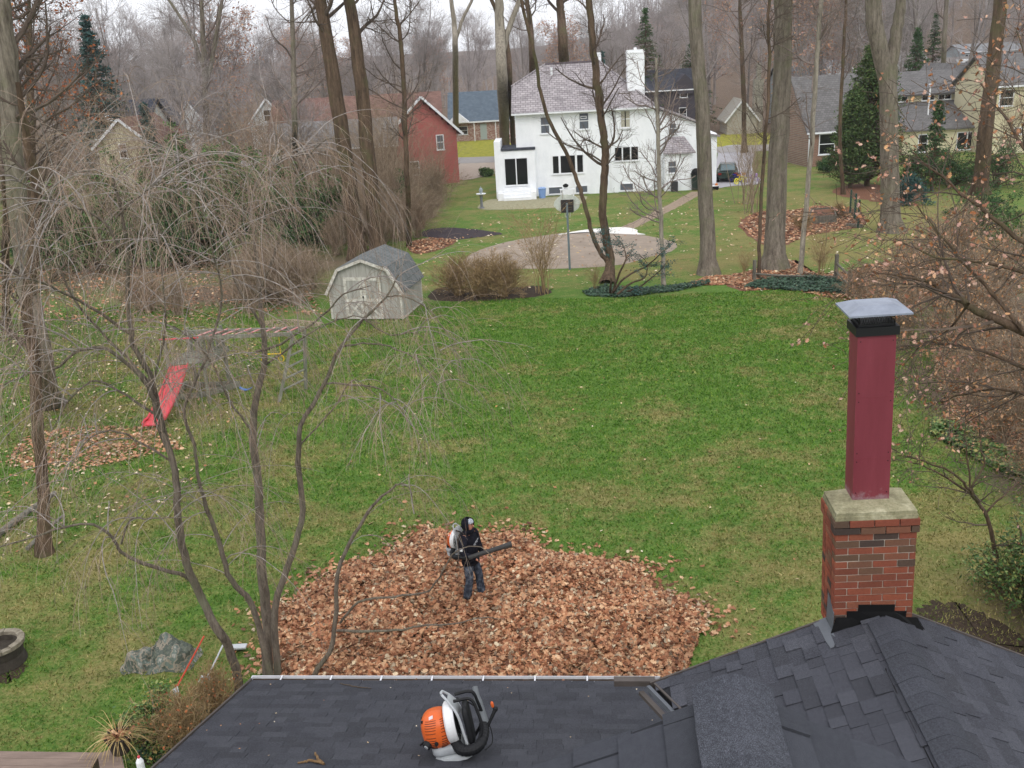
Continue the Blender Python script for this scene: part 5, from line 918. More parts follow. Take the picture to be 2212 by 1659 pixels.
bt = root('bottle', g(306, 1664, DZ+.02), 'white plastic bottle with a red cap on the deck corner', 'bottle'); q = MB(); q.lathe([(0, 0), (.05, 0), (.055, .02), (.055, .16), (.025, .22), (.018, .225), (0, .225)], n=14); part('body', q, TRIM, bt); q = MB(); q.lathe([(.0, .226), (.02, .226), (.02, .255), (0, .258)], n=12); part('cap', q, m_red, bt)
# ================================================================ TREES
def bark(name, a, b, moss=None, sz=7.):
    M = NT(name); f = M.noise(sz, 7, .7, stretch=(1, 1, .12)); f2 = M.noise(sz*3.5, 5, .7, stretch=(1, 1, .25)); c = M.ramp(f, [(.32, lin(b)), (.62, lin(a))])
    c = M.mix(.6, c, M.ramp(f2, [(.35, (.5, .5, .5, 1)), (.65, (1.15, 1.15, 1.15, 1))]), 'MULTIPLY')
    if moss: c = M.mix(M.ramp(M.noise(.9, 4, .7), [(.5, (0, 0, 0, 1)), (.66, (.6, .6, .6, 1))]), c, lin(moss))
    M.bump(f2, .9, .03); return M.out(c, .95, .08)
BK_GREY = bark('grey_bark', '#898073', '#544c43', '#6d6d54'); BK_BROWN = bark('brown_bark', '#6e5c4c', '#3f342b', '#55573a'); BK_PALE = bark('pale_bark', '#a39b8c', '#6b6358')
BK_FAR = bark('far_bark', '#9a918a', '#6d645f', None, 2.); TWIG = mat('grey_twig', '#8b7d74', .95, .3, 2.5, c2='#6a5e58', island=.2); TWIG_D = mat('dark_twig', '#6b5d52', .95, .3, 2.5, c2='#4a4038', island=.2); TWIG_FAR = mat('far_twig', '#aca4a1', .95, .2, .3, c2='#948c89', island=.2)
NEED = island_mat('evergreen_needles', ['#33492c', '#435f38', '#4f6e43', '#395433', '#64804e'], .85, .1, noise=.9); NEED_B = island_mat('bluish_needles', ['#34504c', '#466460', '#334d47', '#567470'], .85, .1, noise=.9)
NEED_C = island_mat('cedar_needles', ['#3a4f2c', '#4d653a', '#5a7244', '#6f7c4a', '#455c36'], .85, .1, noise=.8); NEED_Y = island_mat('yellow_green_needles', ['#475f36', '#5b7542', '#3a5130', '#6f8852', '#4e653e'], .85, .1, noise=1.2)
RUST = island_mat('rust_leaves', ['#7a4630', '#93573a', '#ab6c45', '#8a5238', '#c08a5c'], .8, .15); RUST_P = island_mat('pale_rust_leaves', ['#a87b5e', '#8f5f48', '#c9a888', '#b98a66', '#9b7e78', '#c49a86', '#8c6a5c'], .8, .15)

def big_tree(name, label, pts, Y, wid, mb_=BK_GREY, twig=TWIG, top=22., limbs=16, seed=0, group=None, low=.35, llen=5.5, flare=1.7, cat='tree', per=(7, 7), leaves=None, forks=None, sides=14):
    """trunk traced along survey directions at distance Y, continued upward to 'top' metres"""
    P = [atY(x, y, Y) if i or y < 200 else g(x, y) for i, (x, y) in enumerate(pts)]; P[0][2] = min(P[0][2], -.1) if P[0][2] < 1.5 else P[0][2]
    P = [np.array(p) for p in P]; Y0 = P[0][1]
    d = unit(P[-1]-P[-2]); d = unit(d+np.array([0, 0, .4]))
    while P[-1][2] < top: P.append(P[-1]+d*2.2+rng.normal(size=3)*np.array([.18, .18, 0]))
    hgt = np.array([p[2] for p in P]); base = P[0].copy(); base[2] = 0
    t = root(name, base, label, cat, group); R0 = np.interp(hgt, [0, 12, top], [wid/2, wid/2*.78, .05])
    Pc, Rc = polyR(P, R0, 5, .02); Rc = np.interp(Pc[:, 2], hgt, R0); z = Pc[:, 2]; Rc = Rc*(1+(flare-1)*np.exp(-np.clip(z, 0, None)/.35)); q = MB(); q.tube(Pc, Rc, sides)
    if forks:
        for f in forks:
            F = [np.array(atY(x, y, Y)) for x, y in f[0]]; dd = unit(F[-1]-F[-2]+np.array([0, 0, .02]))
            while F[-1][2] < top*.9: F.append(F[-1]+dd*2+rng.normal(size=3)*.15)
            Fp, Fr = polyR(F, list(np.linspace(f[1]/2, .06, len(F))), 5, .02); q.tube(Fp, Fr, 12); Pc2, Rc2 = Fp[None], Fr[None]
    part('trunk', q, mb_, t, world=True, smooth=True)
    q = MB(); A, B = Pc[None], Rc[None]
    L1, R1 = spawn(A, B, limbs, low, .97, (45, 80), llen, .55, .38, 8, -.10, .13, .02); q.tubes(L1, R1, 6)
    L2, R2 = spawn(L1, R1, per[0], .2, 1., (30, 65), llen*.42, .5, .55, 5, -.04, .16, .006); q.tubes(L2, R2, 4)
    L3, R3 = spawn(L2, R2, per[1], .15, 1., (25, 60), llen*.2, .4, .6, 3, -.02, .2, .004); q.tubes(L3, np.maximum(R3, .0045), 3)
    part('branches', q, twig, t, world=True)
    if leaves: q = MB(); leaf_tris(q, pts_on(L3, leaves[0]), leaves[1]); part('foliage', q, leaves[2], t, world=True)
    return t
# landmark trunks
big_tree('tall_tree', 'straight thick grey trunk right of the white house, standing on the leaf bed', [(1531, 592), (1524, 400), (1514, 200), (1500, 0)], 44.4, .74, BK_GREY, top=21, limbs=14, low=.42, llen=5)
big_tree('tall_tree', 'thickest grey trunk, straight behind the ivy bed and rail fence', [(1672, 578), (1678, 400), (1688, 200), (1692, 0)], 45.1, .98, BK_GREY, top=22, limbs=14, low=.42, llen=5)
big_tree('tall_tree', 'thick trunk forking into two stems high up, right of the cedar', [(1925, 500), (1922, 350), (1916, 180), (1890, 60), (1886, 0)], 52.2, 1.05, BK_GREY, top=22, limbs=12, low=.5, llen=5, forks=[([(1918, 190), (1930, 110), (1942, 40), (1946, 0)], .75)])
big_tree('tall_tree', 'dark trunk near the right edge in front of the cream houses', [(2115, 420), (2128, 300), (2148, 120), (2162, 0)], 62, 1.0, BK_BROWN, top=22, limbs=14, low=.4, llen=5.5)
big_tree('tall_tree', 'left of two tall leaning dark trunks behind the shed', [(775, 560), (752, 380), (722, 180), (692, 0)], 52.5, .92, BK_BROWN, TWIG_D, top=22, limbs=18, low=.35, llen=6)
big_tree('tall_tree', 'right of two tall leaning dark trunks behind the shed', [(818, 558), (800, 380), (780, 180), (755, 0)], 52.5, .86, BK_BROWN, TWIG_D, top=22, limbs=18, low=.35, llen=6)
big_tree('slender_tree', 'slender many-branched tree between the leaning trunks and the red house', [(884, 530), (880, 400), (874, 250), (868, 120)], 53, .3, BK_BROWN, TWIG_D, top=15, limbs=26, low=.3, llen=3.6, flare=1.3)
t = big_tree('forked_tree', 'two-stemmed brown tree in front of the white house with a bending left stem', [(1312, 612), (1318, 560), (1302, 464), (1306, 382), (1308, 335), (1303, 286), (1296, 239), (1289, 167), (1281, 100), (1272, 0)], 44.3, .40, BK_BROWN, TWIG_D, top=17, limbs=26, low=.28, llen=3.2, flare=2.2, forks=[([(1314, 570), (1285, 520), (1264, 446), (1250, 400), (1228, 340), (1190, 268), (1168, 200)], .22)], per=(6, 6))
big_tree('slender_tree', 'thin upright tree with fan-like branches at the end of the paved path', [(1434, 617), (1429, 520), (1426, 430), (1424, 330), (1420, 240)], 42.6, .20, BK_PALE, TWIG, top=9.5, limbs=34, low=.28, llen=3.0, flare=1.3, per=(6, 5))
big_tree('slender_tree', 'thin leaning tree left of the thickest trunk', [(1640, 602), (1642, 480), (1650, 330), (1662, 150)], 43, .17, BK_BROWN, TWIG_D, top=13, limbs=22, low=.35, llen=2.4, flare=1.2)
big_tree('slender_tree', 'slim pale tree rising from the leaves right of the thickest trunk', [(1728, 592), (1738, 480), (1750, 340), (1765, 120), (1775, 0)], 43.5, .24, BK_PALE, TWIG, top=15, limbs=22, low=.35, llen=3.0, flare=1.2)
big_tree('slender_tree', 'slim tree behind the brown brick house corner', [(1822, 420), (1815, 300), (1822, 120), (1828, 0)], 66, .26, BK_BROWN, TWIG, top=18, limbs=14, low=.25, llen=4)
big_tree('tall_tree', 'pale straight trunk rising behind the annex of the white house', [(1092, 330), (1086, 200), (1080, 60), (1078, 0)], 80, 1.05, BK_PALE, TWIG, top=24, limbs=14, low=.45, llen=6, forks=[([(1082, 130), (1100, 60), (1122, 0)], .5)])
big_tree('tall_tree', 'darker thin trunk close beside the pale one behind the annex', [(1110, 330), (1102, 200), (1094, 90), (1062, 0)], 81, .5, BK_BROWN, TWIG_D, top=22, limbs=12, low=.4, llen=5)
big_tree('tall_tree', 'pale trunk with a steep fork behind the brick ranch', [(985, 300), (984, 120), (982, 60), (975, 0)], 112, .85, BK_PALE, TWIG, top=24, limbs=14, low=.3, llen=6, forks=[([(984, 90), (1000, 40), (1020, 0)], .4)])
big_tree('tall_tree', 'dark trunk over the left half of the slate roof', [(1152, 300), (1150, 150), (1146, 60), (1138, 0)], 96, .75, BK_BROWN, TWIG_D, top=22, limbs=18, low=.3, llen=7)
big_tree('tall_tree', 'thick trunk over the ridge of the slate roof', [(1222, 300), (1218, 130), (1212, 40), (1210, 0)], 98, 1.25, BK_BROWN, TWIG_D, top=23, limbs=20, low=.28, llen=7)
big_tree('tall_tree', 'upright grey trunk standing left of the leaning pair', [(640, 420), (637, 300), (634, 150), (630, 0)], 64, .42, BK_GREY, TWIG, top=20, limbs=26, low=.22, llen=4.5)
big_tree('old_oak', 'big dark oak trunk at the left edge beyond the leaf band', [(106, 872), (92, 780), (62, 640), (45, 500), (30, 330), (20, 150)], 27.4, .62, BK_GREY, TWIG_D, top=14, limbs=14, low=.5, llen=4, flare=1.9)
big_tree('young_oak', 'slim reddish-brown trunk by the logs at the left edge', [(97, 1196), (92, 1080), (84, 950), (74, 800), (62, 650)], 19.6, .27, BK_BROWN, TWIG_D, top=9.5, limbs=10, low=.5, llen=2.2, flare=1.8)
big_tree('young_oak', 'thin dark oak with lingering rust-brown leaves at the upper left edge', [(12, 700), (12, 400), (10, 200), (4, 60), (0, 0)], 34, .3, BK_BROWN, TWIG_D, top=15, limbs=26, low=.25, llen=4.5, leaves=(2, .13, RUST), per=(6, 6))
big_tree('young_oak', 'rust-leaved oak at the upper left, in front of the spruce', [(70, 560), (68, 300), (64, 150), (62, 0)], 56, .5, BK_BROWN, TWIG_D, top=16, limbs=26, low=.2, llen=5.5, leaves=(2, .17, RUST), per=(7, 6))
big_tree('spreading_tree', 'wide bare tree with rising forked limbs left of centre', [(448, 420), (446, 260), (440, 120), (436, 0)], 82, .6, BK_GREY, TWIG, top=20, limbs=26, low=.25, llen=8, forks=[([(446, 190), (465, 90), (480, 0)], .4), ([(445, 170), (420, 90), (385, 30)], .35)])
big_tree('tall_tree', 'grey trunk between the stone cottage and the thickest trunk', [(1700, 330), (1700, 200), (1705, 60), (1707, 0)], 90, .6, BK_BROWN, TWIG, top=22, limbs=22, low=.25, llen=6)
big_tree('tall_tree', 'grey trunk left of the cottage with rusty leaves', [(1608, 330), (1606, 200), (1600, 60), (1598, 0)], 95, .5, BK_BROWN, TWIG, top=20, limbs=24, low=.2, llen=6, leaves=(1, .16, RUST_P))
big_tree('tall_tree', 'bare tree seen above the cream two-tier house', [(2038, 330), (2036, 200), (2040, 90), (2044, 0)], 105, .6, BK_GREY, TWIG, top=24, limbs=22, low=.3, llen=6)

# woodland prototypes copied across the background
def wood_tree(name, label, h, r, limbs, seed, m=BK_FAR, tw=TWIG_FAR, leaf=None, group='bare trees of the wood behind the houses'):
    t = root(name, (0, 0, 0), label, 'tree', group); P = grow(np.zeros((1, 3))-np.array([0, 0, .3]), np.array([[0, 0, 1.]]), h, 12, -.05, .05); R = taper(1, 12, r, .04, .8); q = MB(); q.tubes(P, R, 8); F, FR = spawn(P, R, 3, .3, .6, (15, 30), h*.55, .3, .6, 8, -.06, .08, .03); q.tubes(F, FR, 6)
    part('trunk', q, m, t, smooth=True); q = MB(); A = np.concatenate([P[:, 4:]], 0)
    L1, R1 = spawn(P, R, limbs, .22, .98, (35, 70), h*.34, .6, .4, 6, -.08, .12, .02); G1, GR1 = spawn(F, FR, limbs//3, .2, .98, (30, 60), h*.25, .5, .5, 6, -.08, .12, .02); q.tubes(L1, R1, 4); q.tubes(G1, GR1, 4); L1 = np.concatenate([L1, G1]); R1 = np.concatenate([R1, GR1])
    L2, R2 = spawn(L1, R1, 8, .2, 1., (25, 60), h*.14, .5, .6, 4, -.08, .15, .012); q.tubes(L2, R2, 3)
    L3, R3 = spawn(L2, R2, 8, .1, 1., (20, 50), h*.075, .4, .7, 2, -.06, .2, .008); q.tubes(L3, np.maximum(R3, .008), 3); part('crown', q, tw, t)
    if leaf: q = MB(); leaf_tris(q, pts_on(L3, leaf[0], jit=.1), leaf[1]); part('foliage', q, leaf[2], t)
    return t
def kids(o): return [k for k in S.objects if k.parent == o]
protos = []
for k in range(4): protos.append(wood_tree('wood_tree', 'bare grey-brown tree in the wood behind the houses', [20, 18, 22, 16][k], [.3, .26, .36, .22][k], 24, k))
protos.append(wood_tree('wood_tree', 'bare tree in the wood that still holds some rusty leaves', 17, .28, 24, 5, leaf=(1, .26, RUST_P), group='rusty-leaved trees of the wood behind the houses'))
KIDS_ = [kids(p) for p in protos]
def zone(x, y): a = x/y; return 'left of the red house' if a < -.28 else 'above the red house and its long roof' if a < -.03 else 'behind the white house' if a < .2 else 'behind the brick house and the forked trunk' if a < .4 else 'beyond the cream houses on the right'
def place(k, x, y, s, rz):
    o, ks = protos[k], KIDS_[k]; loc = (x, y, float(terrain(x, y)))
    if not o.get('placed'): o['placed'] = 1; c = o
    else:
        c = o.copy(); COL.objects.link(c)
        for ch in ks: d = ch.copy(); COL.objects.link(d); d.parent = c
    zn = zone(x, y); c['label'] = ('bare rusty-leaved woodland tree ' if k == 4 else ('tall', 'slim', 'big', 'short')[k]+' bare grey-brown woodland tree ')+zn; c['group'] = ('rusty-leaved trees ' if k == 4 else 'bare trees ')+zn+(' (%s)' % ('tall', 'slim', 'big', 'short')[k] if k < 4 else '')
    c.location = loc; c.rotation_euler = (0, 0, rz); c.scale = (s, s, s*float(rng.uniform(.85, 1.1)))
cnt = 0; used = []
clear = [(-7, 3, 60, 140), (1, 20, 60, 100), (-4, 8, 100, 140), (14, 30, 95, 118), (17, 26, 118, 132), (25, 34, 78, 92), (36, 52, 80, 104), (-25, -3, 76, 104), (-34, -26, 70, 86), (-41, -33, 90, 104), (-42, -25, 105, 132), (51, 60, 155, 170), (72, 110, 160, 212), (28, 34, 115, 128), (37, 45, 125, 138)]
while cnt < 190:
    y = rng.uniform(70, 250)**1.0; y = 70+(y-70)*rng.uniform(.4, 1.15); x = rng.uniform(-.66, .66)*y
    if any(a < x < b and c_ < y < d_ for a, b, c_, d_ in clear): continue
    if abs(x) < .62*y and 62 < y < 112 and x > -6: continue
    if y < 112 and (rng.random() < .45 or y < 84): continue
    if any((x-u)**2+(y-v)**2 < 7 for u, v in used): continue
    if x < .12*y and y > 120 and rng.random() < .5: continue
    if x > .18*y and y < 215 and rng.random() < .55: continue
    used.append((x, y)); place(4 if rng.random() < (.2 if x > -.35*y else .3) else int(rng.integers(0, 4)), x, y, float(rng.uniform(.75, 1.2))*(1 if x > .15*y else .8), float(rng.uniform(0, 6.28))); cnt += 1
for k in range(16): place(int(rng.integers(0, 4)), float(rng.uniform(-46, -14)), float(rng.uniform(62, 76) if k % 2 else rng.uniform(98, 112)), float(rng.uniform(.6, .85)), float(rng.uniform(0, 6)))
# hill woods: one mass of bare crowns reading as purple-grey haze of twigs
q = MB(); n = 1500; yy = 215+rng.random(n)**.8*330; xx = rng.uniform(-.68, .68, n)*yy
for x, y in zip(xx, yy):
    if 60 < x < 115 and y < 222: continue
    if x < .1*y and rng.random() < .65: continue
    z = float(terrain(x, y)); h = rng.uniform(13, 19) if x > .12*y else rng.uniform(8, 13); P = grow(np.array([[x, y, z-1]]), np.array([[0, 0, 1.]]), h, 5, 0, .06); R = taper(1, 5, .28, .06); q.tubes(P, R, 4)
    L1, R1 = spawn(P, R, 14, .25, 1., (25, 60), h*.36, .6, .6, 3, -.1, .15, .035); q.tubes(L1, np.maximum(R1, .035), 3); L2, R2 = spawn(L1, R1, 4, .2, 1., (20, 55), h*.15, .4, .8, 2, -.1, .2, .03); q.tubes(L2, np.maximum(R2, .03), 3)
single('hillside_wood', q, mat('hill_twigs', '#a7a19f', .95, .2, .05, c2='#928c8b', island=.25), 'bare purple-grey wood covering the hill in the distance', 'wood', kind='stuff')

# conifers
def conifer(name, label, loc, h, r, n=200, m=NEED, droop=.15, size=.22, base=.06, per=16, group=None, ragged=.25, cat='conifer', pw=1.):
    t = root(name, loc, label, cat, group); q = MB(); P = np.array([[[0, 0, 0], [0, 0, h*.5], [0, 0, h]]]); q.tubes(P, np.array([[h*.018+.03, h*.01, .01]]), 7)
    u = rng.random(n)**.85; z = h*(base+(1-base)*u); rr = r*((1-u)**pw)*rng.uniform(1-ragged, 1+ragged*.6, n)+.12; a = rng.uniform(0, 2*PI, n)
    B = grow(np.column_stack([z*0, z*0, z]), np.column_stack([np.cos(a), np.sin(a), .35-u*0+droop*0]), rr, 5, droop, .06); q.tubes(B, taper(n, 5, .02+.012*r, .006), 3); part('trunk', q, BK_BROWN, t)
    pts = pts_on(B, per, .25, 0); k = len(pts); pts = pts+rng.normal(size=pts.shape)*np.array([.09, .09, .05])*min(1.5, r/1.5+.3); q = MB(); leaf_tris(q, pts, size, .35, True, .42); part('foliage', q, m, t); return t
conifer('spruce', 'tall dark spruce at the upper left against the sky', (*atY(222, 250, 84)[:2], 0), 15.5, 4.0, 330, NEED_B, per=18, size=.34)
conifer('spruce', 'smaller dark spruce left of the red cottage', (*atY(322, 300, 72)[:2], 0), 8.6, 1.7, 200, NEED_B, per=16, size=.24)
for (px, py, Y, h, r, lb, m_) in ((1872, 402, 71, 9.4, 2.5, 'bushy dark green cedar, wide at the base, beside the brown brick house', NEED_C), (1836, 406, 70.5, 6.4, 1.6, 'lower bushy cedar merging with the taller one at its left', NEED_C)):
    conifer('cedar', lb, (*g(px, py)[:2], 0), h*1.06, r*1.22, 760, m_, droop=-.05, per=30, size=.20, base=.02, pw=.6, ragged=.35)
for (px, Y, h, r, lb) in ((2026, 66, 6.0, 1.3, 'little pointed spruce in front of the lower grey roof'), (1968, 112, 11.2, 3.0, 'spruce above the left end of the cream house roof'), (2003, 140, 13.2, 3.4, 'taller spruce up the hill, right of the other'), (1302, 122, 10.6, 2.4, 'bluish spruce behind the small white chimney'), (1395, 128, 15.5, 5, 'broad dark pine behind the big white chimney'), (1490, 135, 11, 5, 'broad dark pine left of the straight grey trunk')):
    p = atY(px, 260, Y); conifer('spruce', lb, (p[0], p[1], float(terrain(p[0], p[1]))), h, r, 240, NEED_B if px in (1302, 1575) else NEED, per=14, size=.30 if Y > 100 else .2)
def mound(name, label, loc, h, r, n, m, size, stems=24, flat=.2, cat='shrub', group=None, stem_m=None):
    """evergreen shrub: clumps of leaves on branching stems"""
    t = root(name, loc, label, cat, group); a = rng.uniform(0, 2*PI, stems); el = rng.uniform(.35, 1.45, stems); D = np.column_stack([np.cos(a)*np.cos(el), np.sin(a)*np.cos(el), np.sin(el)]); Lr = 1/np.sqrt((np.cos(el)/r)**2+(np.sin(el)/h)**2)
    B = grow(np.zeros((stems, 3)), D, Lr*rng.uniform(.75, 1.1, stems), 6, .02, .1); R = taper(stems, 6, .02+.012*h, .006); q = MB(); q.tubes(B, R, 5); B2, R2 = spawn(B, R, 9, .3, 1., (25, 60), r*.45, .4, .6, 4, 0, .15, .004); q.tubes(B2, R2, 3); part('stems', q, stem_m or BK_BROWN, t)
    pts = pts_on(B2, max(1, n//len(B2)), .3, .05+.02*r); q = MB(); leaf_tris(q, pts[pts[:, 2] > .02], size, flat, True, .45); part('foliage', q, m, t); return t
for px, py, h, r, lb, m_ in ((345, 590, 6.6, 3.0, 'big green pine shrub behind the weeping cherry, left of centre', NEED_Y), (430, 590, 6.2, 2.8, 'dense evergreen shrub behind the swing beam', NEED), (530, 580, 7.2, 3.2, 'loose yellow-green pine beside the grey upright trunk', NEED_Y), (615, 570, 5.8, 2.6, 'dark green shrub left of the leaning trunks', NEED), (240, 600, 5.6, 3.0, 'dull green shrub near the left edge', NEED_Y), (130, 590, 4.8, 2.6, 'dark evergreen at the far left behind the oak trunk', NEED), (700, 540, 5.4, 2.2, 'green shrub just left of the two leaning trunks', NEED_Y), (850, 500, 3.2, 1.7, 'dark low evergreen between the leaning trunks and the mulch bed', NEED), (470, 540, 8.0, 3.0, 'tallest green pine above the weeping cherry', NEED_Y)):
    mound('evergreen_shrub', lb, (*g(px, py-20)[:2], 0), h, r, 11000, m_, .20, 40)
for px, py, h, r, lb, m_ in ((1990, 400, 2.6, 2.4, 'dark yew under the cream house windows', NEED), (2060, 400, 2.8, 2.6, 'dark yew right of the first under the cream house', NEED), (2150, 405, 3.0, 2.6, 'dark evergreen at the right edge below the tall cream house', NEED), (1960, 440, 1.6, 1.8, 'low bluish juniper beside the forked trunk', NEED_B), (2120, 500, 2.2, 2.2, 'low green juniper behind the rusty oak branches', NEED), (2190, 560, 2.4, 2.4, 'dull green shrub at the right edge behind the oak branches', NEED_Y), (1790, 372, 1.1, 1.3, 'low round shrub at the brown brick house wall', NEED), (1048, 381, .5, 1.2, 'low clipped hedge left of the annex', NEED_Y)):
    mound('evergreen_shrub', lb, (*g(px, py)[:2], 0), h, r, 5200, m_, .15)
# wispy yew by the forked tree, open crown on bent stems
yw = root('open_yew', g(1345, 640), 'open windswept yew with bent bare stems beside the two-stemmed tree', 'shrub')
tr = [[(1318, 638), (1350, 600), (1395, 575), (1430, 545), (1455, 520)], [(1330, 640), (1362, 612), (1392, 600), (1398, 570), (1380, 548)], [(1322, 636), (1338, 590), (1352, 560), (1345, 530), (1325, 505)], [(1350, 632), (1380, 620), (1420, 590), (1445, 560)], [(1318, 636), (1320, 600), (1318, 560), (1300, 520), (1298, 500)]]
q = MB(); q2 = MB(); Bs = []
for T in tr:
    Y_ = g(1345, 640)[1]; P = [atY(x, y, Y_+rng.normal()*.25) for x, y in T]; P[0] = g(*T[0]); Pc, Rc = polyR(P, [.055, .045, .035, .02, .012], 4, .01); q.tube(Pc, Rc, 6); Bs.append((Pc[-13:], Rc[-13:]))
A = np.stack([b[0] for b in Bs]); B = np.stack([b[1] for b in Bs]); L1, R1 = spawn(A, B, 12, .25, 1., (30, 75), .8, .3, .6, 4, -.02, .15, .004, horiz=.5); q.tubes(L1, R1, 4); part('stems', q, BK_BROWN, yw, world=True)
leaf_tris(q2, pts_on(L1, 42, .2, .07), .10, .5, True, .4); part('foliage', q2, NEED_B, yw, world=True)
# ================================================================ NEAR AND MIDDLE VEGETATION
CH_B = bark('cherry_bark', '#887d71', '#574e46', '#73745f', 16.); CH_T = island_mat('weeping_twig', ['#7c695b', '#967f6c', '#887a73', '#a38e78', '#6f5e53', '#aea194', '#8a7465'], .85, .15); SILV = mat('silvery_branch', '#a8a09b', .8, .3, 14, c2='#736a63')
cherry = root('weeping_cherry', g(590, 1440), 'large bare weeping cherry with several trunks and drooping twigs over the left of the yard', 'tree')
limb = [  # survey directions, distance from/to, radius from/to
 ([(526, 1560), (515, 1470), (500, 1400), (478, 1345), (438, 1290), (408, 1210), (395, 1130), (390, 1060), (375, 1000), (342, 900), (326, 830), (292, 745), (275, 690), (268, 600), (262, 520), (250, 440), (235, 380)], 14.0, 12.6, .115, .02),
 ([(585, 1560), (580, 1465), (572, 1330), (565, 1250), (560, 1130), (555, 1050), (545, 930), (553, 860), (570, 780), (563, 700), (556, 640), (548, 560), (530, 470), (520, 400)], 14.2, 15.2, .14, .02),
 ([(592, 1420), (592, 1320), (630, 1200), (650, 1110), (645, 1000), (650, 920), (700, 830), (735, 750), (785, 690), (835, 640), (862, 590)], 14.2, 14.6, .09, .015),
 ([(660, 1560), (676, 1465), (718, 1390), (728, 1250), (760, 1170), (800, 1115), (835, 1085), (862, 1072), (882, 1092), (890, 1140)], 14.0, 13.2, .07, .003),
 ([(578, 1400), (545, 1310), (505, 1250), (478, 1180), (450, 1100), (430, 1040), (420, 960)], 14.0, 13.2, .075, .03), ([(420, 960), (400, 880), (440, 780), (470, 650), (455, 540), (430, 450)], 13.2, 12.8, .035, .012),
 ([(440, 1290), (405, 1240), (345, 1215), (290, 1195), (262, 1175), (238, 1150), (190, 1128), (120, 1142), (60, 1160), (-20, 1178)], 13.8, 12.6, .05, .015), ([(262, 1175), (285, 1120), (330, 1112), (410, 1110)], 13.5, 13.0, .025, .01),
 ([(350, 930), (325, 850), (300, 800), (242, 747), (180, 752), (112, 800), (50, 815), (-30, 850)], 13.2, 12.0, .05, .012), ([(345, 900), (270, 860), (200, 830), (140, 870), (90, 950)], 13.2, 12.4, .03, .01),
 ([(280, 720), (200, 660), (120, 610), (40, 580), (-40, 560)], 12.9, 11.5, .032, .01), ([(262, 540), (225, 480), (170, 455), (110, 440), (40, 400), (0, 380)], 12.7, 11.8, .025, .008), ([(250, 470), (300, 420), (350, 400), (400, 430)], 12.7, 12.4, .02, .006),
 ([(555, 640), (590, 560), (625, 450), (640, 380), (690, 310), (740, 300)], 15.0, 14.2, .035, .008), ([(563, 700), (510, 610), (480, 520), (440, 430), (400, 380)], 14.9, 14.4, .03, .01), ([(553, 760), (610, 740), (690, 690), (740, 640), (800, 620)], 14.8, 13.8, .032, .01),
 ([(572, 790), (640, 740), (700, 705), (760, 690), (820, 700)], 14.9, 14.0, .025, .008), ([(700, 830), (780, 830), (840, 850), (880, 900), (930, 950)], 14.5, 13.5, .026, .006), ([(650, 960), (720, 880), (760, 820), (800, 830), (850, 870)], 14.5, 13.8, .02, .006),
 ([(735, 750), (800, 740), (880, 760), (940, 820), (960, 880)], 14.6, 13.8, .024, .006), ([(835, 640), (880, 640), (940, 680), (985, 760), (1010, 830)], 14.6, 14.0, .018, .005), ([(786, 690), (840, 730), (900, 730), (960, 780)], 14.6, 13.9, .018, .005),
 ([(728, 1362), (800, 1362), (870, 1357), (920, 1345), (980, 1340), (1040, 1330), (1090, 1345)], 14.0, 13.2, .036, .008), ([(735, 1345), (775, 1297), (850, 1290), (925, 1280), (955, 1240), (985, 1205), (1040, 1190), (1070, 1215)], 14.0, 12.9, .032, .007),
 ([(545, 930), (500, 860), (470, 800), (430, 740), (380, 700)], 14.6, 14.0, .03, .012), ([(530, 470), (560, 400), (600, 350), (650, 330)], 15.1, 14.8, .02, .006), ([(548, 560), (500, 480), (460, 380), (420, 340), (370, 360)], 15.1, 14.5, .022, .006),
 ([(326, 830), (250, 760), (170, 660), (100, 540), (60, 480)], 13.0, 12.2, .03, .01), ([(375, 1000), (310, 960), (240, 930), (180, 960), (140, 1040)], 13.4, 12.6, .026, .008), ([(375, 1010), (330, 870), (360, 700), (340, 560), (330, 480)], 13.4, 12.4, .03, .01)]
q = MB(); q2 = MB(); LP, LR = [], []
for px, ya, yb, ra, rb in limb:
    n_ = len(px); P = []
    for i, (x, y) in enumerate(px): P.append(atY(x, y, ya+(yb-ya)*i/(n_-1)))
    P = np.array(P); P[:, 1] += np.concatenate([[0], np.cumsum(rng.normal(size=n_-1)*.08)])
    if P[0][2] < .9: P[0][2] = min(P[0][2], -.05)
    Pc, Rc = polyR(P, list(np.linspace(ra, rb, n_)*.74), 4, .008); (q if ra > .06 else q2).tube(Pc, Rc, 10 if ra > .06 else 7)
    idx = np.linspace(0, len(Pc)-1, 13).astype(int); LP.append(Pc[idx]); LR.append(Rc[idx])
part('trunk', q, CH_B, cherry, world=True, smooth=True); part('limbs', q2, CH_B, cherry, world=True, smooth=True)
LP, LR = np.array(LP), np.array(LR)
hi = LP[:, :, 2].max(1) > 3.2; LP, LR = LP[hi], LR[hi]
LW = np.where(LP[:, -1, 0] < -2.6, 1, 0); rightP, rightR = LP[LW == 0], LR[LW == 0]; LP, LR = LP[LW == 1], LR[LW == 1]; dense = LP[:, :, 2].max(1) > 6.2; LP = np.concatenate([LP, LP[dense]]); LR = np.concatenate([LR, LR[dense]])
A, AR = spawn(LP, LR, 9, .35, 1., (40, 85), 2.1, .1, .5, 10, .0, .06, .004)
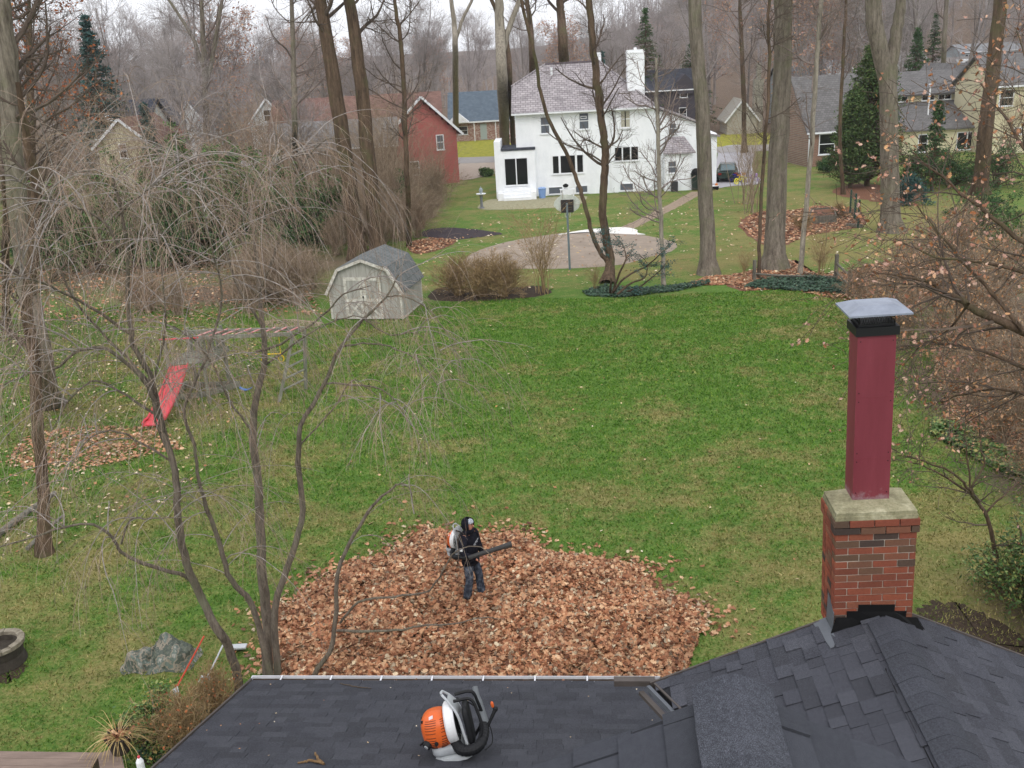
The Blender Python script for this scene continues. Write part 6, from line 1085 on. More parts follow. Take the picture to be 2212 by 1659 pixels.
# arching: start rising, then bend over and hang
A9, _ = spawn(rightP, rightR, 5, .35, 1., (40, 85), 2.1, .1, .5, 10, .0, .06, .004); A = np.concatenate([A, A9]); N_ = len(A); D0 = unit(A[:, 1]-A[:, 0]); D0[:, 2] = np.abs(D0[:, 2])*.5+.45; A = grow(A[:, 0], D0, rng.uniform(1.1, 3.0, N_)*np.where(A[:, 0, 0] > -2.8, .62, 1.), 10, rng.uniform(.12, .26, N_), .07); AR = taper(N_, 10, rng.uniform(.0045, .0115, N_), .002)
top_ok = A[:, :, 2].max(1) > 1.0; A, AR = A[top_ok], AR[top_ok]; A[..., 2] = np.maximum(A[..., 2], .3)
q = MB(); q.tubes(A, AR, 4); part('arching_branches', q, SILV, cherry, world=True)
B, BR_ = spawn(A, AR, 10, .2, 1., (20, 70), .95, .2, .7, 6, rng.uniform(.18, .42, len(A)*10), .07, .0014); B[..., 2] = np.maximum(B[..., 2], .15)
C_, CR_ = spawn(B, BR_, 2, .2, .9, (25, 60), .35, .2, .8, 3, .25, .1, .0012); C_[..., 2] = np.maximum(C_[..., 2], .15)
q = MB(); q.tubes(B, np.maximum(BR_, .0020), 3); q.tubes(C_, np.maximum(CR_, .0014), 3); part('twigs', q, CH_T, cherry, world=True, kind='stuff')

RUST_M = island_mat('mixed_rust_leaves', ['#a5714a', '#b08c80', '#8a5a40', '#c49a70', '#a88578', '#cfae98', '#96603a', '#7c5a50'], .85, .1); RUST_O = island_mat('tan_rust_leaves', ['#8d6748', '#a67c56', '#7a5138', '#b88a5e', '#c9a680', '#94603c', '#a98f78'], .85, .1)
def traced_tree(name, label, limbs, m, twm, sec, leaf=None, trunk=None, loc=None, n2=6, L1_=1.6, L2_=.7, gr=.0, cat='tree', maxr=.004):
    t = root(name, loc, label, cat); q = MB(); LP, LR = [], []
    for px, ya, yb, ra, rb in limbs:
        n_ = len(px); P = np.array([atY(x, y, ya+(yb-ya)*i/(n_-1)) for i, (x, y) in enumerate(px)]); P[:, 1] += np.concatenate([[0], np.cumsum(rng.normal(size=n_-1)*.1)]); Pc, Rc = polyR(P, list(np.linspace(ra, rb, n_)), 4, .01); q.tube(Pc, Rc, 8); idx = np.linspace(0, len(Pc)-1, 13).astype(int); LP.append(Pc[idx]); LR.append(Rc[idx])
    if trunk is not None: P, Rr = polyR(trunk[0], trunk[1], 4); q.tube(P, Rr, 12)
    part('limbs', q, m, t, world=True, smooth=True); LP, LR = np.array(LP), np.array(LR)
    A, AR = spawn(LP, LR, sec, .15, 1., (30, 75), L1_, .3, .55, 7, gr, .12, .004, horiz=.35); q = MB(); q.tubes(A, AR, 4); B, BR_ = spawn(A, AR, n2, .15, 1., (25, 65), L2_, .3, .7, 4, gr, .15, .002); q.tubes(B, np.maximum(BR_, maxr), 3); part('branches', q, twm, t, world=True)
    if leaf: q = MB(); p_ = pts_on(B, leaf[0], .2, .03); p_ = p_[rng.random(len(p_)) < leaf[3]]; oak_leaves(q, p_, leaf[1], 1.5) if leaf[4] else leaf_tris(q, p_, leaf[1]); part('foliage', q, leaf[2], t, world=True)
    return t
tx = atY(2420, 800, 12.5)
traced_tree('pin_oak', 'oak with low dark branches and curled rust-orange leaves reaching in from the right edge', [
 ([(2420, 830), (2212, 716), (2130, 682), (2092, 656), (2060, 640), (2010, 612), (1960, 602), (1890, 592)], 12.5, 13.2, .075, .008), ([(2212, 716), (2150, 640), (2080, 560), (2040, 500), (1990, 440)], 12.6, 13.6, .035, .008), ([(2420, 700), (2260, 560), (2150, 470), (2060, 400), (1980, 330)], 12.5, 14, .05, .008),
 ([(2420, 620), (2280, 420), (2180, 290), (2110, 180)], 12.5, 14, .045, .008), ([(2380, 700), (2230, 600), (2110, 560), (1990, 540), (1900, 500)], 12.5, 13.8, .04, .006), ([(2400, 860), (2230, 800), (2120, 760), (2010, 745), (1960, 790)], 12.5, 14.2, .04, .006), ([(2400, 900), (2260, 870), (2170, 850), (2080, 870), (2020, 900)], 12.5, 14.5, .035, .006), ([(2092, 656), (2060, 720), (2010, 750), (1950, 760)], 12.9, 14, .02, .005), ([(2400, 520), (2290, 330), (2230, 180), (2190, 60)], 12.6, 14, .035, .006)],
 BK_BROWN, TWIG_D, 12, (4, .072, RUST_M, .62, True), ([(tx[0], 12.5, -.1), (tx[0]+.05, 12.5, 4), (tx[0], 12.5, 8), (tx[0]-.1, 12.6, 12)], [.3, .22, .17, .05]), (tx[0], 12.5, 0), 6, 1.9, .8, .02)
traced_tree('small_bare_tree', 'small bare tree with a few clinging leaves right of the brick chimney', [([(2162, 1262), (2156, 1228), (2132, 1120), (2098, 1068), (2062, 1022), (1985, 985), (1930, 975)], 15.6, 15.0, .05, .008), ([(2120, 1098), (2096, 1050), (2128, 1010), (2120, 960), (2115, 860)], 15.4, 15.6, .03, .006), ([(2098, 1068), (2040, 1030), (1985, 1010), (1935, 1000)], 15.3, 15, .022, .005), ([(2098, 1060), (2085, 1000), (2066, 900), (2075, 800)], 15.3, 15.8, .02, .005), ([(2128, 1110), (2180, 1060), (2230, 1030)], 15.4, 15.8, .02, .006)], BK_BROWN, TWIG_D, 9, (2, .06, RUST_P, .10, True), None, g(2160, 1300), 5, 1.0, .45, .02)
# bare shrubs: prototypes and copies
def bare_shrub(name, label, h, stems, m, group, spread=.35, leaf=None, L3=True, rad=.012):
    t = root(name, (0, 0, 0), label, 'shrub', group); a = rng.uniform(0, 2*PI, stems); el = rng.normal(size=stems)*spread; D = np.column_stack([np.cos(a)*np.sin(el), np.sin(a)*np.sin(el), np.cos(el)]); B = grow(np.column_stack([rng.normal(size=(stems, 2))*.12*h/2, np.zeros(stems)]), D, h*rng.uniform(.6, 1.1, stems), 6, .03, .07); R = taper(stems, 6, rad*rng.uniform(.6, 1.4, stems), .004)
    q = MB(); q.tubes(B, R, 4); B2, R2 = spawn(B, R, 9, .2, 1., (20, 50), h*.36, .3, .7, 4, -.02, .12, .003); q.tubes(B2, np.maximum(R2, .0045), 3)
    if L3: B3, R3 = spawn(B2, R2, 4, .2, 1., (20, 55), h*.16, .3, .7, 2, 0, .15, .003); q.tubes(B3, np.maximum(R3, .0045), 3)
    part('stems', q, m, t)
    if leaf: q = MB(); leaf_tris(q, pts_on(B2, leaf[0], .2, .05), leaf[1]); part('foliage', q, leaf[2], t)
    return t
FORS = island_mat('forsythia_stem', ['#8a7350', '#9c8560', '#75603f', '#a8926e', '#6f5a48'], .85); THK = island_mat('thicket_stem', ['#7d6a58', '#94826c', '#6b5a4b', '#a3927c', '#877766', '#74604c'], .9)
def shrub_at(proto, px, s, rz=0., label=None, hz=1.):
    ks = kids(proto); p = g(*px) if isinstance(px, tuple) and px[0] > 100 or px[1] > 100 else np.array((px[0], px[1], 0.))
    if not proto.get('placed'): proto['placed'] = 1; c = proto
    else:
        c = proto.copy(); COL.objects.link(c)
        for ch in ks: d = ch.copy(); COL.objects.link(d); d.parent = c
    c.location = p; c.rotation_euler = (0, 0, rz); c.scale = (s, s, s*hz)
    if label: c['label'] = label
    return c
f1 = bare_shrub('forsythia_shrub', 'golden-brown bare shrub left end of the row at the lawn edge', 1.7, 110, FORS, 'bare shrubs along the far edge of the lawn', .5)
shrub_at(f1, (990, 637), 1., 0, 'golden-brown bare shrub with a dark base at the left end of the lawn-edge row'); shrub_at(f1, (1042, 640), .95, 1.3, 'reddish-brown bare shrub in the middle of the lawn-edge row'); shrub_at(f1, (1088, 640), 1.05, 2.9, 'bare brown shrub right of the middle in the lawn-edge row')
f2 = bare_shrub('bare_sapling', 'tan many-stemmed sapling beside the lawn-edge shrubs', 3.9, 16, FORS, None, .22, rad=.02); shrub_at(f2, (1167, 634), 1., .4, 'tall tan many-stemmed sapling with fine tips at the right end of the shrub row')
shrub_at(f2, (1285, 628), .33, 1.4, 'short clump of dry upright stems left of the two-stemmed tree'); shrub_at(f2, (1775, 602), .62, 2.4, 'bare grey shrub standing in the ivy bed in front of the rail fence'); shrub_at(f2, (1610, 600), .35, 3.1, 'small tuft of bare stems at the left post of the rail fence')
f3 = bare_shrub('dry_grass_clump', 'tan clump of dry ornamental grass at the raised bed', 1.0, 120, FORS, None, .45, L3=False, rad=.006); shrub_at(f3, (1735, 498), 1., 0); shrub_at(f3, (1812, 470), .9, 1., 'second tan clump of dry grass, right of the raised bed planks')
t1 = bare_shrub('thicket_shrub', 'bare grey-brown shrub in the thicket behind the back yard', 3.2, 70, THK, 'bare shrubs of the thicket behind the yard', .45)
t2 = bare_shrub('thicket_shrub', 'bare shrub with a few rusty leaves in the thicket', 2.8, 60, THK, 'rusty-leaved shrubs of the thicket', .5, leaf=(1, .10, RUST_P))
t3 = bare_shrub('saplings', 'tall thin bare saplings growing in the thicket behind the yard', 7.0, 16, THK, 'clumps of thin saplings in the thicket', .2, rad=.03)
for k in range(40):
    x = rng.uniform(-31, -3.2); y = rng.uniform(52, 74) if x < -8.5 else rng.uniform(56, 80)
    if k < 11: x, y = rng.uniform(-19, -8.5), rng.uniform(41.5, 46)
    if x > -9.5 and y < 56 and x > -3.6: continue
    if x > -4.5 and y > 60: x -= 3
    shrub_at(t2 if k % 4 == 0 else t1, (x, y), float(rng.uniform(.7, 1.1))*(.75 if y < 50 else 1), float(rng.uniform(0, 6)))
for (x, y, s_) in ((-7.2, 55.5, .8), (-6.2, 58, .9), (-8.4, 57, 1.), (-5.6, 62, .8), (-6.8, 66, 1.), (-9.2, 61, 1.1), (-5.0, 72, .9), (-7.6, 70, 1.1), (-9.8, 54.5, .7), (-5.0, 66.5, .6)): shrub_at(t1, (x, y), s_, float(rng.uniform(0, 6)))
for (x, y, s_) in ((-7, 59, .8), (-5.8, 64, .7), (-8.5, 66, .9), (-4.8, 74, .8)): shrub_at(t3, (x, y), s_, float(rng.uniform(0, 6)))
for k in range(34):
    x = rng.uniform(-34, -5.5); y = rng.uniform(56, 80) if x < -9 else rng.uniform(55, 80); shrub_at(t3, (x, y), float(rng.uniform(.7, 1.3)), float(rng.uniform(0, 6)))
for px in ((1612, 440), (1622, 460)): shrub_at(t3, px, float(rng.uniform(.6, .9)), float(rng.uniform(0, 6)))
for k in range(3): shrub_at(t3, (rng.uniform(33, 44), rng.uniform(58, 80)), float(rng.uniform(.8, 1.2)), float(rng.uniform(0, 6)))
t4 = bare_shrub('brush_shrub', 'tan-leaved brush shrub along the right edge', 2.3, 34, THK, 'leafy brush shrubs along the right edge of the lawn', .55, leaf=(3, .07, RUST_O))
for (x, y, s_) in ((13.6, 31, 1.1), (14.6, 34, 1.2), (14.2, 28, 1.), (15.6, 30.5, 1.3), (13.2, 25.2, .95), (14.6, 25, 1.15), (12.7, 22.5, .9), (13.9, 22, 1.1), (12.3, 20, .8), (13.4, 19.3, 1.), (16.4, 27, 1.4), (15.5, 22, 1.3), (17, 33, 1.4), (15.9, 37, 1.2), (18, 38.5, 1.3), (14.6, 38, .7), (20.5, 41, 1.2), (19, 35, 1.4), (22, 45, 1.2), (12.1, 17.8, .75)):
    shrub_at(t4, (x, y), s_, float(rng.uniform(0, 6)))
# evergreen bush lower right and the leafy bush by the garage
RHO = island_mat('glossy_green_leaves', ['#2f4a24', '#43602f', '#577338', '#38542a', '#6f8a4a', '#8b8f52', '#a48a55'], .5, .35)
mound('rhododendron', 'leafy green bush at the lower right corner behind the roof', (9.75, 14.9, 0), 1.9, 1.5, 11000, RHO, .085, 40, .2); mound('rhododendron', 'second green bush right of the roof, partly outside the picture', (10.4, 13.0, 0), 2.0, 1.4, 8000, RHO, .085, 34, .2)
mound('boxwood', 'dark green low bush half hidden by twiggy stems beside the garage roof', (*g(350, 1590)[:2], 0), .75, .7, 5200, RHO, .07, 24, .2)
f5 = bare_shrub('hydrangea', 'bare pale-stemmed shrub with curled rust leaves beside the garage roof edge', 1.7, 60, FORS, None, .5, leaf=None, rad=.012); f5.location = tuple(g(405, 1625)); f5.scale = (.62, .62, .62); q = MB(); oak_leaves(q, np.column_stack([rng.normal(size=(170, 2))*.5, rng.uniform(.3, 1.7, 170)]), .085, 1.4); part('foliage', q, RUST, f5)
f6 = f5.copy(); COL.objects.link(f6)
for ch in kids(f5): d = ch.copy(); COL.objects.link(d); d.parent = f6
f6.location = tuple(g(470, 1545)); f6.rotation_euler = (0, 0, 2.1); f6.scale = (.5, .5, .5); f6['label'] = 'twiggy tan shrub between the red-handled rake and the garage roof corner'
# ivy and ground covers
IVY = island_mat('ivy_leaves', ['#24382c', '#324b3a', '#3f5a45', '#2c4233', '#516b52', '#46584a'], .55, .3)
def ivy(label, px, n, h, size=.11, m=IVY):
    Q = scatter_region(n, px); hh = h*(.4+.6*np.abs(np.sin(Q[:, 0]*1.7)*np.cos(Q[:, 1]*2.3+Q[:, 0]))); P = np.column_stack([Q, rng.uniform(.02, 1, n)*hh+.02]); mb = MB(); leaf_tris(mb, P, size, .6, True, .8); single('ivy', mb, m, label, 'ivy', kind='stuff')
ivy('dark ivy bed in front of the rail fence at the lawn edge', [(1605, 622), (1640, 606), (1720, 600), (1800, 603), (1830, 615), (1825, 636), (1750, 632), (1660, 626)], 6500, .22)
ivy('narrow band of dark ivy under the two-stemmed tree and along the lawn edge', [(1258, 632), (1300, 618), (1400, 624), (1500, 612), (1535, 606), (1535, 614), (1460, 630), (1340, 644), (1270, 640)], 4200, .16)
ivy('green ivy patch on the bank at the right edge', [(2010, 905), (2080, 930), (2160, 975), (2300, 1050), (2300, 1100), (2190, 1040), (2080, 980), (2010, 940)], 5200, .25, .11, RHO)
ivy('dark groundcover under the twiggy bush beside the garage', [(300, 1640), (350, 1560), (440, 1530), (470, 1560), (400, 1659)], 1600, .15, .08)
# ================================================================ BLOWERS AND THE PERSON
m_or = mat('orange_shell', '#d9642a', .4, .08, 6, spec=.4); m_wsh = mat('white_shell', '#e2e3e4', .45, .06, 6); m_lg = mat('light_grey_plastic', '#b4b8bb', .5, .1, 8); m_bk = mat('black_rubber', '#17181b', .6, .2, 10, spec=.3); m_tub = mat('grey_tube', '#6b6f72', .6, .15, 12); m_dg = mat('dark_grille', '#1d1e20', .8, .3, 40); m_tank = mat('milky_tank', '#a9aeb2', .4, .12, 6, c2='#8f9296'); m_dt = mat('dark_barrel', '#3f3e3d', .6, .2, 9)
def superell(q, c, r, e=.8, nu=24, nv=14, v0=-.5, v1=.5):
    sg = lambda t, p: math.copysign(abs(t)**p, t)
    q.grid(lambda u, v: (c[0]+r[0]*sg(math.cos((v0+(v1-v0)*v)*PI), e)*sg(math.cos(u*2*PI), e), c[1]+r[1]*sg(math.cos((v0+(v1-v0)*v)*PI), e)*sg(math.sin(u*2*PI), e), c[2]+r[2]*sg(math.sin((v0+(v1-v0)*v)*PI), e)), nu, nv, True)
def blower(name, loc, label, rot, worn=False):
    b = root(name, loc, label, 'leaf blower'); b.rotation_euler = rot
    q = MB(); prof = [(-.19, -.09), (-.10, -.17), (.12, -.18), (.20, -.10), (.20, .10), (.12, .18), (-.10, .17), (-.19, .09)]
    q.prism([(x, y, .0) for x, y in prof], (0, 0, .035)); q.prism([(x*.94, y*.94, .0351) for x, y in prof], (0, 0, .02)); part('base', q, m_lg, b)
    q = MB(); superell(q, (-.05, 0, .095), (.155, .155, .055), .55, 22, 10); part('fuel_tank', q, m_tank, b, smooth=True)
    q = MB(); superell(q, (-.11, 0, .285), (.155, .18, .18), .78, 30, 18); cov = part('engine_cover', q, m_or, b, smooth=True)
    def onc(th, ph, k=1.0):  # point on the cover shell
        sg = lambda t, p: math.copysign(abs(t)**p, t); return np.array([-.11+.155*k*sg(math.cos(ph), .78)*sg(math.cos(th), .78), .18*k*sg(math.cos(ph), .78)*sg(math.sin(th), .78), .285+.18*k*sg(math.sin(ph), .78)])
    for k in range(13):
        ph = math.radians(-48+k*7.2); q = MB(); P = [onc(math.radians(t), ph, 1.004) for t in np.linspace(-86+k*1.2, -58, 5)]; q.tube(P, [.0028]*5, 4); part('vent_slot', q, m_dg, cov)
        q = MB(); P = [onc(math.radians(t), ph, 1.004) for t in np.linspace(-128, -98+k*1.0, 5)]; q.tube(P, [.0028]*5, 4); part('vent_slot', q, m_dg, cov)
    for th, ph, r in ((-150, 34, .014), (-95, -22, .02), (170, 30, .012)): q = MB(); c_ = onc(math.radians(th), math.radians(ph)); superell(q, c_, (r, r, r*1.1), .9, 10, 6); part('port', q, m_dg, cov)
    q = MB(); c_ = onc(math.radians(-133), math.radians(-24)); n_ = unit(c_-np.array([-.10, 0, .285])); q.cyl(c_-n_*.01, c_+n_*.03, .045, .04, 18); kn = part('starter_knob', q, m_bk, cov); q = MB(); q.cyl(c_+n_*.0301, c_+n_*.036, .022, .02, 14); part('knob_face', q, m_lg, cov)
    q = MB(); c_ = onc(math.radians(-160), math.radians(-20)); q.bar(c_, c_+np.array([-.05, -.02, -.015]), .02, .015); part('spark_lead', q, m_bk, cov)
    q = MB(); c_ = onc(math.radians(-100), math.radians(52), 1.0); q.obox(c_, (.02, 0, .005), (.0, .012, .010), (0, -.001, .002)); part('sticker', q, mat('sticker_pale', '#d9cfd2', .4, .1, 20) if 'sticker_pale' not in bpy.data.materials else bpy.data.materials['sticker_pale'], cov)
    if worn: cov.scale = (.60, .88, .94)
    # fan housing: white scroll round the x axis
    q = MB(); sc_ = lambda a: .195+.02*math.cos(a-2.2)
    q.grid(lambda u, v: ((-.02, -.005, .05, .075, .075)[int(round(v*4))], (sc_(u*2*PI)*(.90, 1, 1, .93, .60)[int(round(v*4))])*math.cos(u*2*PI), .30+(sc_(u*2*PI)*(.90, 1, 1, .93, .60)[int(round(v*4))])*math.sin(u*2*PI)), 36, 5, True)
    part('fan_housing', q, m_wsh, b, smooth=False)
    q = MB()
    for k in range(16): a = k*PI/8; q.bar((.079, .03*math.cos(a), .30+.03*math.sin(a)), (.079, .165*math.cos(a), .30+.165*math.sin(a)), .006, .004)
    for r in (.04, .08, .12, .16): q.tube([(.079, r*math.cos(a), .30+r*math.sin(a)) for a in np.linspace(0, 2*PI, 25)], [.003]*25, 4)
    part('intake_grille', q, m_dg, b)
    q = MB(); q.cyl((.068, 0, .30), (.074, 0, .30), .175, None, 24); part('grille_back', q, m_bk, b)
    q = MB()
    for s_ in (-1, 1): P, Rr = polyR([(.15, s_*.12, .03), (.135, s_*.13, .2), (.115, s_*.13, .4), (.06, s_*.10, .52), (.0, s_*.05, .60)], [.014, .014, .013, .012, .012], 5); q.tube(P, Rr, 7)
    q.tube([(.0, -.05, .60), (-.01, 0, .605), (.0, .05, .60)], [.012]*3, 7); q.grid(lambda u, v: (.115-.07*v**2, (-.12+.24*u)*(1-.35*v), .36+.2*v), 7, 6); q.bar((.142, -.13, .12), (.142, .13, .12), .02, .03); part('carrying_frame', q, m_lg, b)
    q = MB(); superell(q, (.185, 0, .27), (.035, .14, .20), .5, 18, 12); part('back_pad', q, m_bk, b, smooth=True)
    for s_ in (-1, 1):
        q = MB(); dx = .30 if not worn else .27; P, Rr = polyR([(.10, s_*.09, .53), (dx-.04, s_*.10, .52), (dx, s_*.11, .40), (dx+.01, s_*.13, .22), (.20, s_*.14, .08)], [.016]*5, 5); q.tube(P, Rr, 6); part('strap', q, m_bk, b)
    # elbow hose and tube
    q = MB()
    if not worn: P, Rr = polyR([(.03, -.09, .15), (.08, -.17, .10), (.17, -.20, .085), (.26, -.16, .10), (.31, -.05, .15), (.315, .04, .20)], [.048, .052, .05, .048, .046, .044], 7)
    else: P, Rr = polyR([(.02, -.10, .15), (.04, -.21, .10), (.16, -.28, .08), (.34, -.30, .12), (.52, -.31, .15)], [.045, .048, .046, .044, .042], 8)
    Rr = np.array(Rr)*(1+.07*(np.arange(len(Rr)) % 2)); q.tube(P, Rr, 14); part('hose', q, m_bk, b)
    if not worn:
        q = MB(); q.tube([(.325, .04, .19), (.31, .12, .26), (.29, .23, .36), (.285, .27, .40), (.28, .33, .47)], [.046, .043, .040, .030, .028], 14); part('blower_tube', q, m_tub, b)
        q = MB(); P, Rr = polyR([(.33, .02, .16), (.38, .03, .22), (.45, .05, .31)], [.018, .015, .020], 4); q.tube(P, Rr, 8); superell(q, (.455, .052, .318), (.026, .022, .026), .9, 10, 8); hn = part('control_handle', q, m_bk, b)
        q = MB(); superell(q, (.435, .055, .365), (.016, .014, .032), .8, 10, 8); part('trigger', q, m_or, b, smooth=True)
        q = MB(); P, Rr = polyR([(.30, -.16, .04), (.36, .0, .03), (.36, .14, .12), (.30, .12, .30), (.22, .05, .44), (.12, .02, .52)], [.006]*6, 5); q.tube(P, Rr, 5); part('cable', q, m_bk, b)
    return b
bp = gpx((985, 1628), .012); bl_ = blower('backpack_blower', bp, 'orange and white backpack leaf blower standing on the garage shingles', (math.radians(-17), math.radians(-9), math.radians(3))); bl_.scale = (1.06,)*3

# ---- person
def skin(name, V, E, R, sub=2):
    me = bpy.data.meshes.new(name+'_src'); me.from_pydata(V, E, []); o = bpy.data.objects.new(name+'_src', me); COL.objects.link(o); md = o.modifiers.new('s', 'SKIN')
    for i, r in enumerate(R): me.skin_vertices[0].data[i].radius = (r, r) if not isinstance(r, tuple) else r
    me.skin_vertices[0].data[0].use_root = True
    md.use_smooth_shade = True; o.modifiers.new('u', 'SUBSURF').levels = sub; dg = bpy.context.evaluated_depsgraph_get(); out = bpy.data.meshes.new_from_object(o.evaluated_get(dg)); out.name = name; bpy.data.objects.remove(o); bpy.data.meshes.remove(me); return out
PX = (1022, 1286); pz = .30; pp = g(*PX, pz); pp[2] = pz-.10; prz = math.radians(-30)
person = root('person', pp, 'person in a black hoodie and grey jeans standing in the leaf heap with a blower', 'person', rz=prz)
V, E, R = [], [], []
def jt(p, r, par=None):
    V.append(tuple(p)); R.append(r)
    if par is not None: E.append((par, len(V)-1))
    return len(V)-1
pel = jt((0, 0, .96), .115); s1 = jt((0, 0, 1.14), .105, pel); ch_ = jt((.0, 0, 1.33), .115, s1); nb = jt((-.01, 0, 1.46), .075, ch_); nk = jt((.01, 0, 1.535), .052, nb); h1 = jt((.035, 0, 1.60), .062, nk); h2 = jt((.03, 0, 1.665), .086, h1); h3 = jt((.02, 0, 1.725), .072, h2)
hands = []
for s_, sh_, el_, wr in ((-1, (-.01, -.17, 1.43), (.04, -.26, 1.17), (.27, -.20, 1.075)), (1, (-.01, .17, 1.43), (.02, .26, 1.15), (.10, .29, .91))):
    a = jt(sh_, .058, nb); b = jt(el_, .042, a); c_ = jt(wr, .028, b); d = unit(np.array(wr)-np.array(el_)); palm = np.array(wr)+d*.065; pm = jt(palm, .030, c_); side = np.array([0, 1., 0]) if s_ > 0 else np.array([.1, .3, 1.]); side = unit(side-(side@d)*d); cl = unit(np.cross(side, d))*(-1 if s_ > 0 else 1)
    for f in range(4):
        k0 = palm+d*.035+side*(f-1.5)*.020; L = (.030, .034, .033, .025)[f]; p1 = k0; p2 = p1+unit(d*.6+cl*.8)*L; p3 = p2+unit(-d*.2+cl)*L*.8; p4 = p3+unit(-d+cl*.4)*L*.6
        i = jt(p1, .0095, pm); i = jt(p2, .009, i); i = jt(p3, .0085, i); i = jt(p4, .0075, i)
    k0 = palm-d*.02-side*.028*s_; i = jt(k0, .011, pm); i = jt(k0-side*.02*s_+cl*.025+d*.015, .010, i); jt(k0-side*.012*s_+cl*.05+d*.03, .0085, i)
for s_, kn, an_k, toe in ((-1, (.02, -.115, .52), (-.06, -.12, .10), (.09, -.13, .05)), (1, (.10, .11, .52), (.13, .12, .10), (.28, .13, .05))):
    a = jt((0, s_*.095, .90), .088, pel); b = jt(kn, .058, a); c_ = jt(an_k, .042, b); jt(toe, .038, c_)
SKIN = mat('skin', '#c98f78', .6, .1, 8); bm = skin('body', V, E, R); bm.materials.append(SKIN); body = part('body', None, None, person, me=bm)
# face details
q = MB()
for s_ in (-1, 1): superell(q, (.112, s_*.031, 1.675), (.008, .011, .006), 1, 10, 6)
part('eyes', q, mat('eye_dark', '#2a2220', .3, .1), body)
q = MB(); superell(q, (.122, 0, 1.652), (.016, .011, .020), 1, 10, 8); part('nose', q, SKIN, body, smooth=True); q = MB(); superell(q, (.108, 0, 1.615), (.008, .022, .005), 1, 12, 6); part('mouth', q, mat('lips', '#9a5a50', .6, .1), body)
q = MB(); q.box(.098, .122, -.045, -.016, 1.692, 1.699); q.box(.098, .122, .016, .045, 1.692, 1.699); part('eyebrows', q, mat('brow', '#3a2c24', .8, .1), body)
# jeans
JE = NT('grey_denim'); je = JE.ramp(JE.noise(9, 4, .7), [(.35, lin('#23262e')), (.5, lin('#3c424d')), (.68, lin('#6b727c'))]); JE.bump(JE.noise(30, 3), .4, .01); JEAN = JE.out(je, .9, .1)
q = MB()
def ring(cx, cy, z, rx, ry, n=16, ph=0): return [(cx+rx*math.cos(a), cy+ry*math.sin(a), z+.0) for a in np.linspace(0, 2*PI, n, endpoint=False)]
loft(q, [ring(0, 0, 1.02, .135, .175), ring(0, 0, .95, .14, .185), ring(0, 0, .88, .135, .185), ring(.0, 0, .82, .10, .15)])
for s_, kn, ak in ((-1, (.02, -.115), (-.06, -.12)), (1, (.10, .11), (.13, .12))):
    loft(q, [ring(0, s_*.095, .93, .11, .092), ring(.01, s_*.10, .82, .108, .094), ring(kn[0]*.7, s_*.108, .66, .090, .082), ring(kn[0]+.005, kn[1], .52, .080, .076), ring(kn[0]*.6+ak[0]*.4, kn[1], .36, .078, .075), ring(ak[0]*.8+kn[0]*.2, ak[1], .2, .082, .080), ring(ak[0], ak[1], .07, .086, .084)])
part('jeans', q, JEAN, person, smooth=True)
for s_, ak in ((-1, (-.06, -.12)), (1, (.13, .12))): q = MB(); loft(q, [ring(ak[0]+.05, ak[1], -.01, .14, .052), ring(ak[0]+.05, ak[1], .04, .138, .052), ring(ak[0]+.02, ak[1], .09, .09, .05), ring(ak[0]-.01, ak[1], .16, .055, .05)]); part('boot', q, m_bk, person, smooth=True)
# hooded sweatshirt
HO = NT('black_fleece'); HOOD = HO.out(HO.ramp(HO.noise(7, 4, .7), [(.35, lin('#121218')), (.7, lin('#23232c'))]), .95, .1); HO.bump(HO.noise(14, 3), .6, .02)
q = MB(); loft(q, [ring(.0, 0, .84, .155, .195), ring(0, 0, .90, .165, .205), ring(.005, 0, 1.02, .15, .19), ring(.01, 0, 1.18, .15, .195), ring(.005, 0, 1.32, .155, .215), ring(-.01, 0, 1.42, .13, .205), ring(-.01, 0, 1.48, .09, .13), ring(.0, 0, 1.53, .075, .085)])
for pts, rad in (([(-.01, -.14, 1.44), (.0, -.21, 1.38), (.04, -.27, 1.17), (.13, -.25, 1.12), (.265, -.20, 1.078)], [.085, .082, .068, .06, .046]), ([(-.01, .14, 1.44), (.0, .21, 1.38), (.02, .27, 1.16), (.05, .285, 1.05), (.095, .29, .925)], [.085, .082, .068, .06, .048])): P, Rr = polyR(pts, rad, 4); q.tube(P, Rr, 12)
# hood: shell round the head, open at the face
def hoodf(u, v):
    a = (u-.5)*2*PI*.70+PI; e = -.5+v; r = .118+.012*math.cos(e*3); z = 1.665+.135*math.sin(e*PI*.93); rr = r*max(.05, math.cos(e*PI*.93))**.6; return (.005+rr*math.cos(a)*1.05, rr*math.sin(a)*.98, z)
q.grid(hoodf, 26, 14); q.grid(lambda u, v: tuple(np.array(hoodf(u, v))*np.array([.93, .93, 1])+np.array([.003, 0, -.002])), 26, 14)
loft(q, [ring(.0, 0, 1.49, .115, .125), ring(.015, 0, 1.545, .105, .11), ring(.02, 0, 1.575, .09, .095)]); part('hoodie', q, HOOD, person, smooth=True)
q = MB(); q.grid(lambda u, v: (.028+.093*math.cos((u-.5)*PI*1.1)*math.cos(v*PI/2*.9), .088*math.sin((u-.5)*PI*1.1)*math.cos(v*PI/2*.9), 1.712+.07*math.sin(v*PI/2)), 16, 7)
BN = NT('patterned_cloth'); vr = BN.n('ShaderNodeTexVoronoi'); vr.inputs['Scale'].default_value = 38; BN.l(BN.obj(), vr.inputs['Vector']); part('bandana', q, BN.out(BN.ramp(vr.outputs['Distance'], [(.25, lin('#23252c')), (.4, lin('#a9afb8'))]), .9, .1), person, smooth=True)
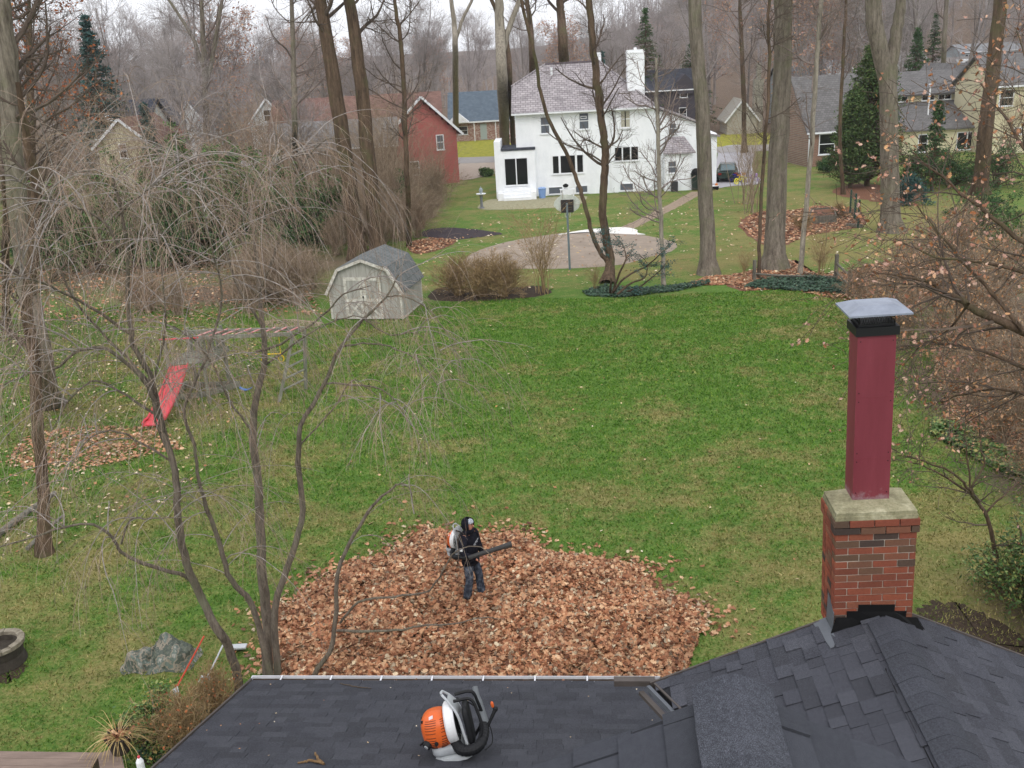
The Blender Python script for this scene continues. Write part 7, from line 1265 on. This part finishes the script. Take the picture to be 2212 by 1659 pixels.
q = MB(); q.obox((.02, -.312, 1.27), (.028, -.006, 0), (0, .002, .028), (0, -.002, 0)); q.obox((.02, -.325, 1.27), (.028, -.0, 0), (0, 0, .028), (0, .003, 0)); part('sleeve_patch', q, TRIM, person)
mp_ = mat('screen_print', '#c9cbd0', .8, .5, 60, c2='#4a4a52')
q = MB()
for k, (y, z, w_, h_) in enumerate(((-.075, 1.295, .02, .03), (-.045, 1.305, .022, .024), (-.015, 1.32, .02, .03), (.015, 1.33, .024, .022), (.045, 1.345, .02, .03), (.075, 1.352, .02, .02), (-.03, 1.275, .04, .008), (.03, 1.305, .05, .008))): q.obox((.158+.004*math.cos(y*9), y, z), (.004, 0, 0), (0, w_/2, .003), (0, 0, h_/2))
part('chest_print', q, mp_, person)
# worn blower: its own frame lies behind the shoulders
fw = np.array([math.cos(prz), math.sin(prz), 0]); lf = np.array([-fw[1], fw[0], 0])
wl_ = pp+fw*(-.31)+np.array([0, 0, .98]); wb = blower('backpack_blower', wl_, 'white and orange leaf blower strapped on the back of the person in the leaves', (0, 0, prz), worn=True); wb.scale = (.86, 1.0, 1.02)
loc_ = lambda v: Vector(v)
rt = wb.matrix_basis.inverted()
h0 = pp+fw*.155-lf*.30+np.array([0, 0, 1.125]); dirw = unit(np.array([.86, .28, .10]))
h0l = rt@Vector(h0); m1 = rt@Vector(h0+dirw*.5); m2 = rt@Vector(h0+dirw*.88)
q = MB(); q.tube([h0l, h0l.lerp(m1, .35), m1, m1.lerp(m2, .5), m2], [.042, .045, .046, .050, .058], 16); q.tube([m2, m1.lerp(m2, .8)], [.050, .046], 16); part('blower_tube', q, m_dt, wb)
gx_ = rt@Vector(pp+fw*.33-lf*.205+np.array([0, 0, 1.10])); q = MB(); q.tube([h0l.lerp(m1, .25), gx_], [.016, .016], 8); q.tube([gx_-Vector((0, 0, .05)), gx_+Vector((0, 0, .06))], [.017, .015], 8); part('control_handle', q, m_bk, wb)
# ================================================================ AIR
me = MB(); me.box(-720, 780, -90, 1560, -1.2, 190); me = me.mesh('haze'); hz = bpy.data.objects.new('haze', me); COL.objects.link(hz); hm = bpy.data.materials.new('haze'); hm.use_nodes = True; hm.node_tree.nodes.clear()
pv = hm.node_tree.nodes.new('ShaderNodeVolumePrincipled'); pv.inputs['Color'].default_value = (.86, .88, .93, 1); pv.inputs['Density'].default_value = .0003; pv.inputs['Anisotropy'].default_value = .2; ho = hm.node_tree.nodes.new('ShaderNodeOutputMaterial'); hm.node_tree.links.new(pv.outputs[0], ho.inputs['Volume'])
me.materials.append(hm); tag(hz, 'thin pale autumn haze over the yard and the wooded hill', kind='stuff')
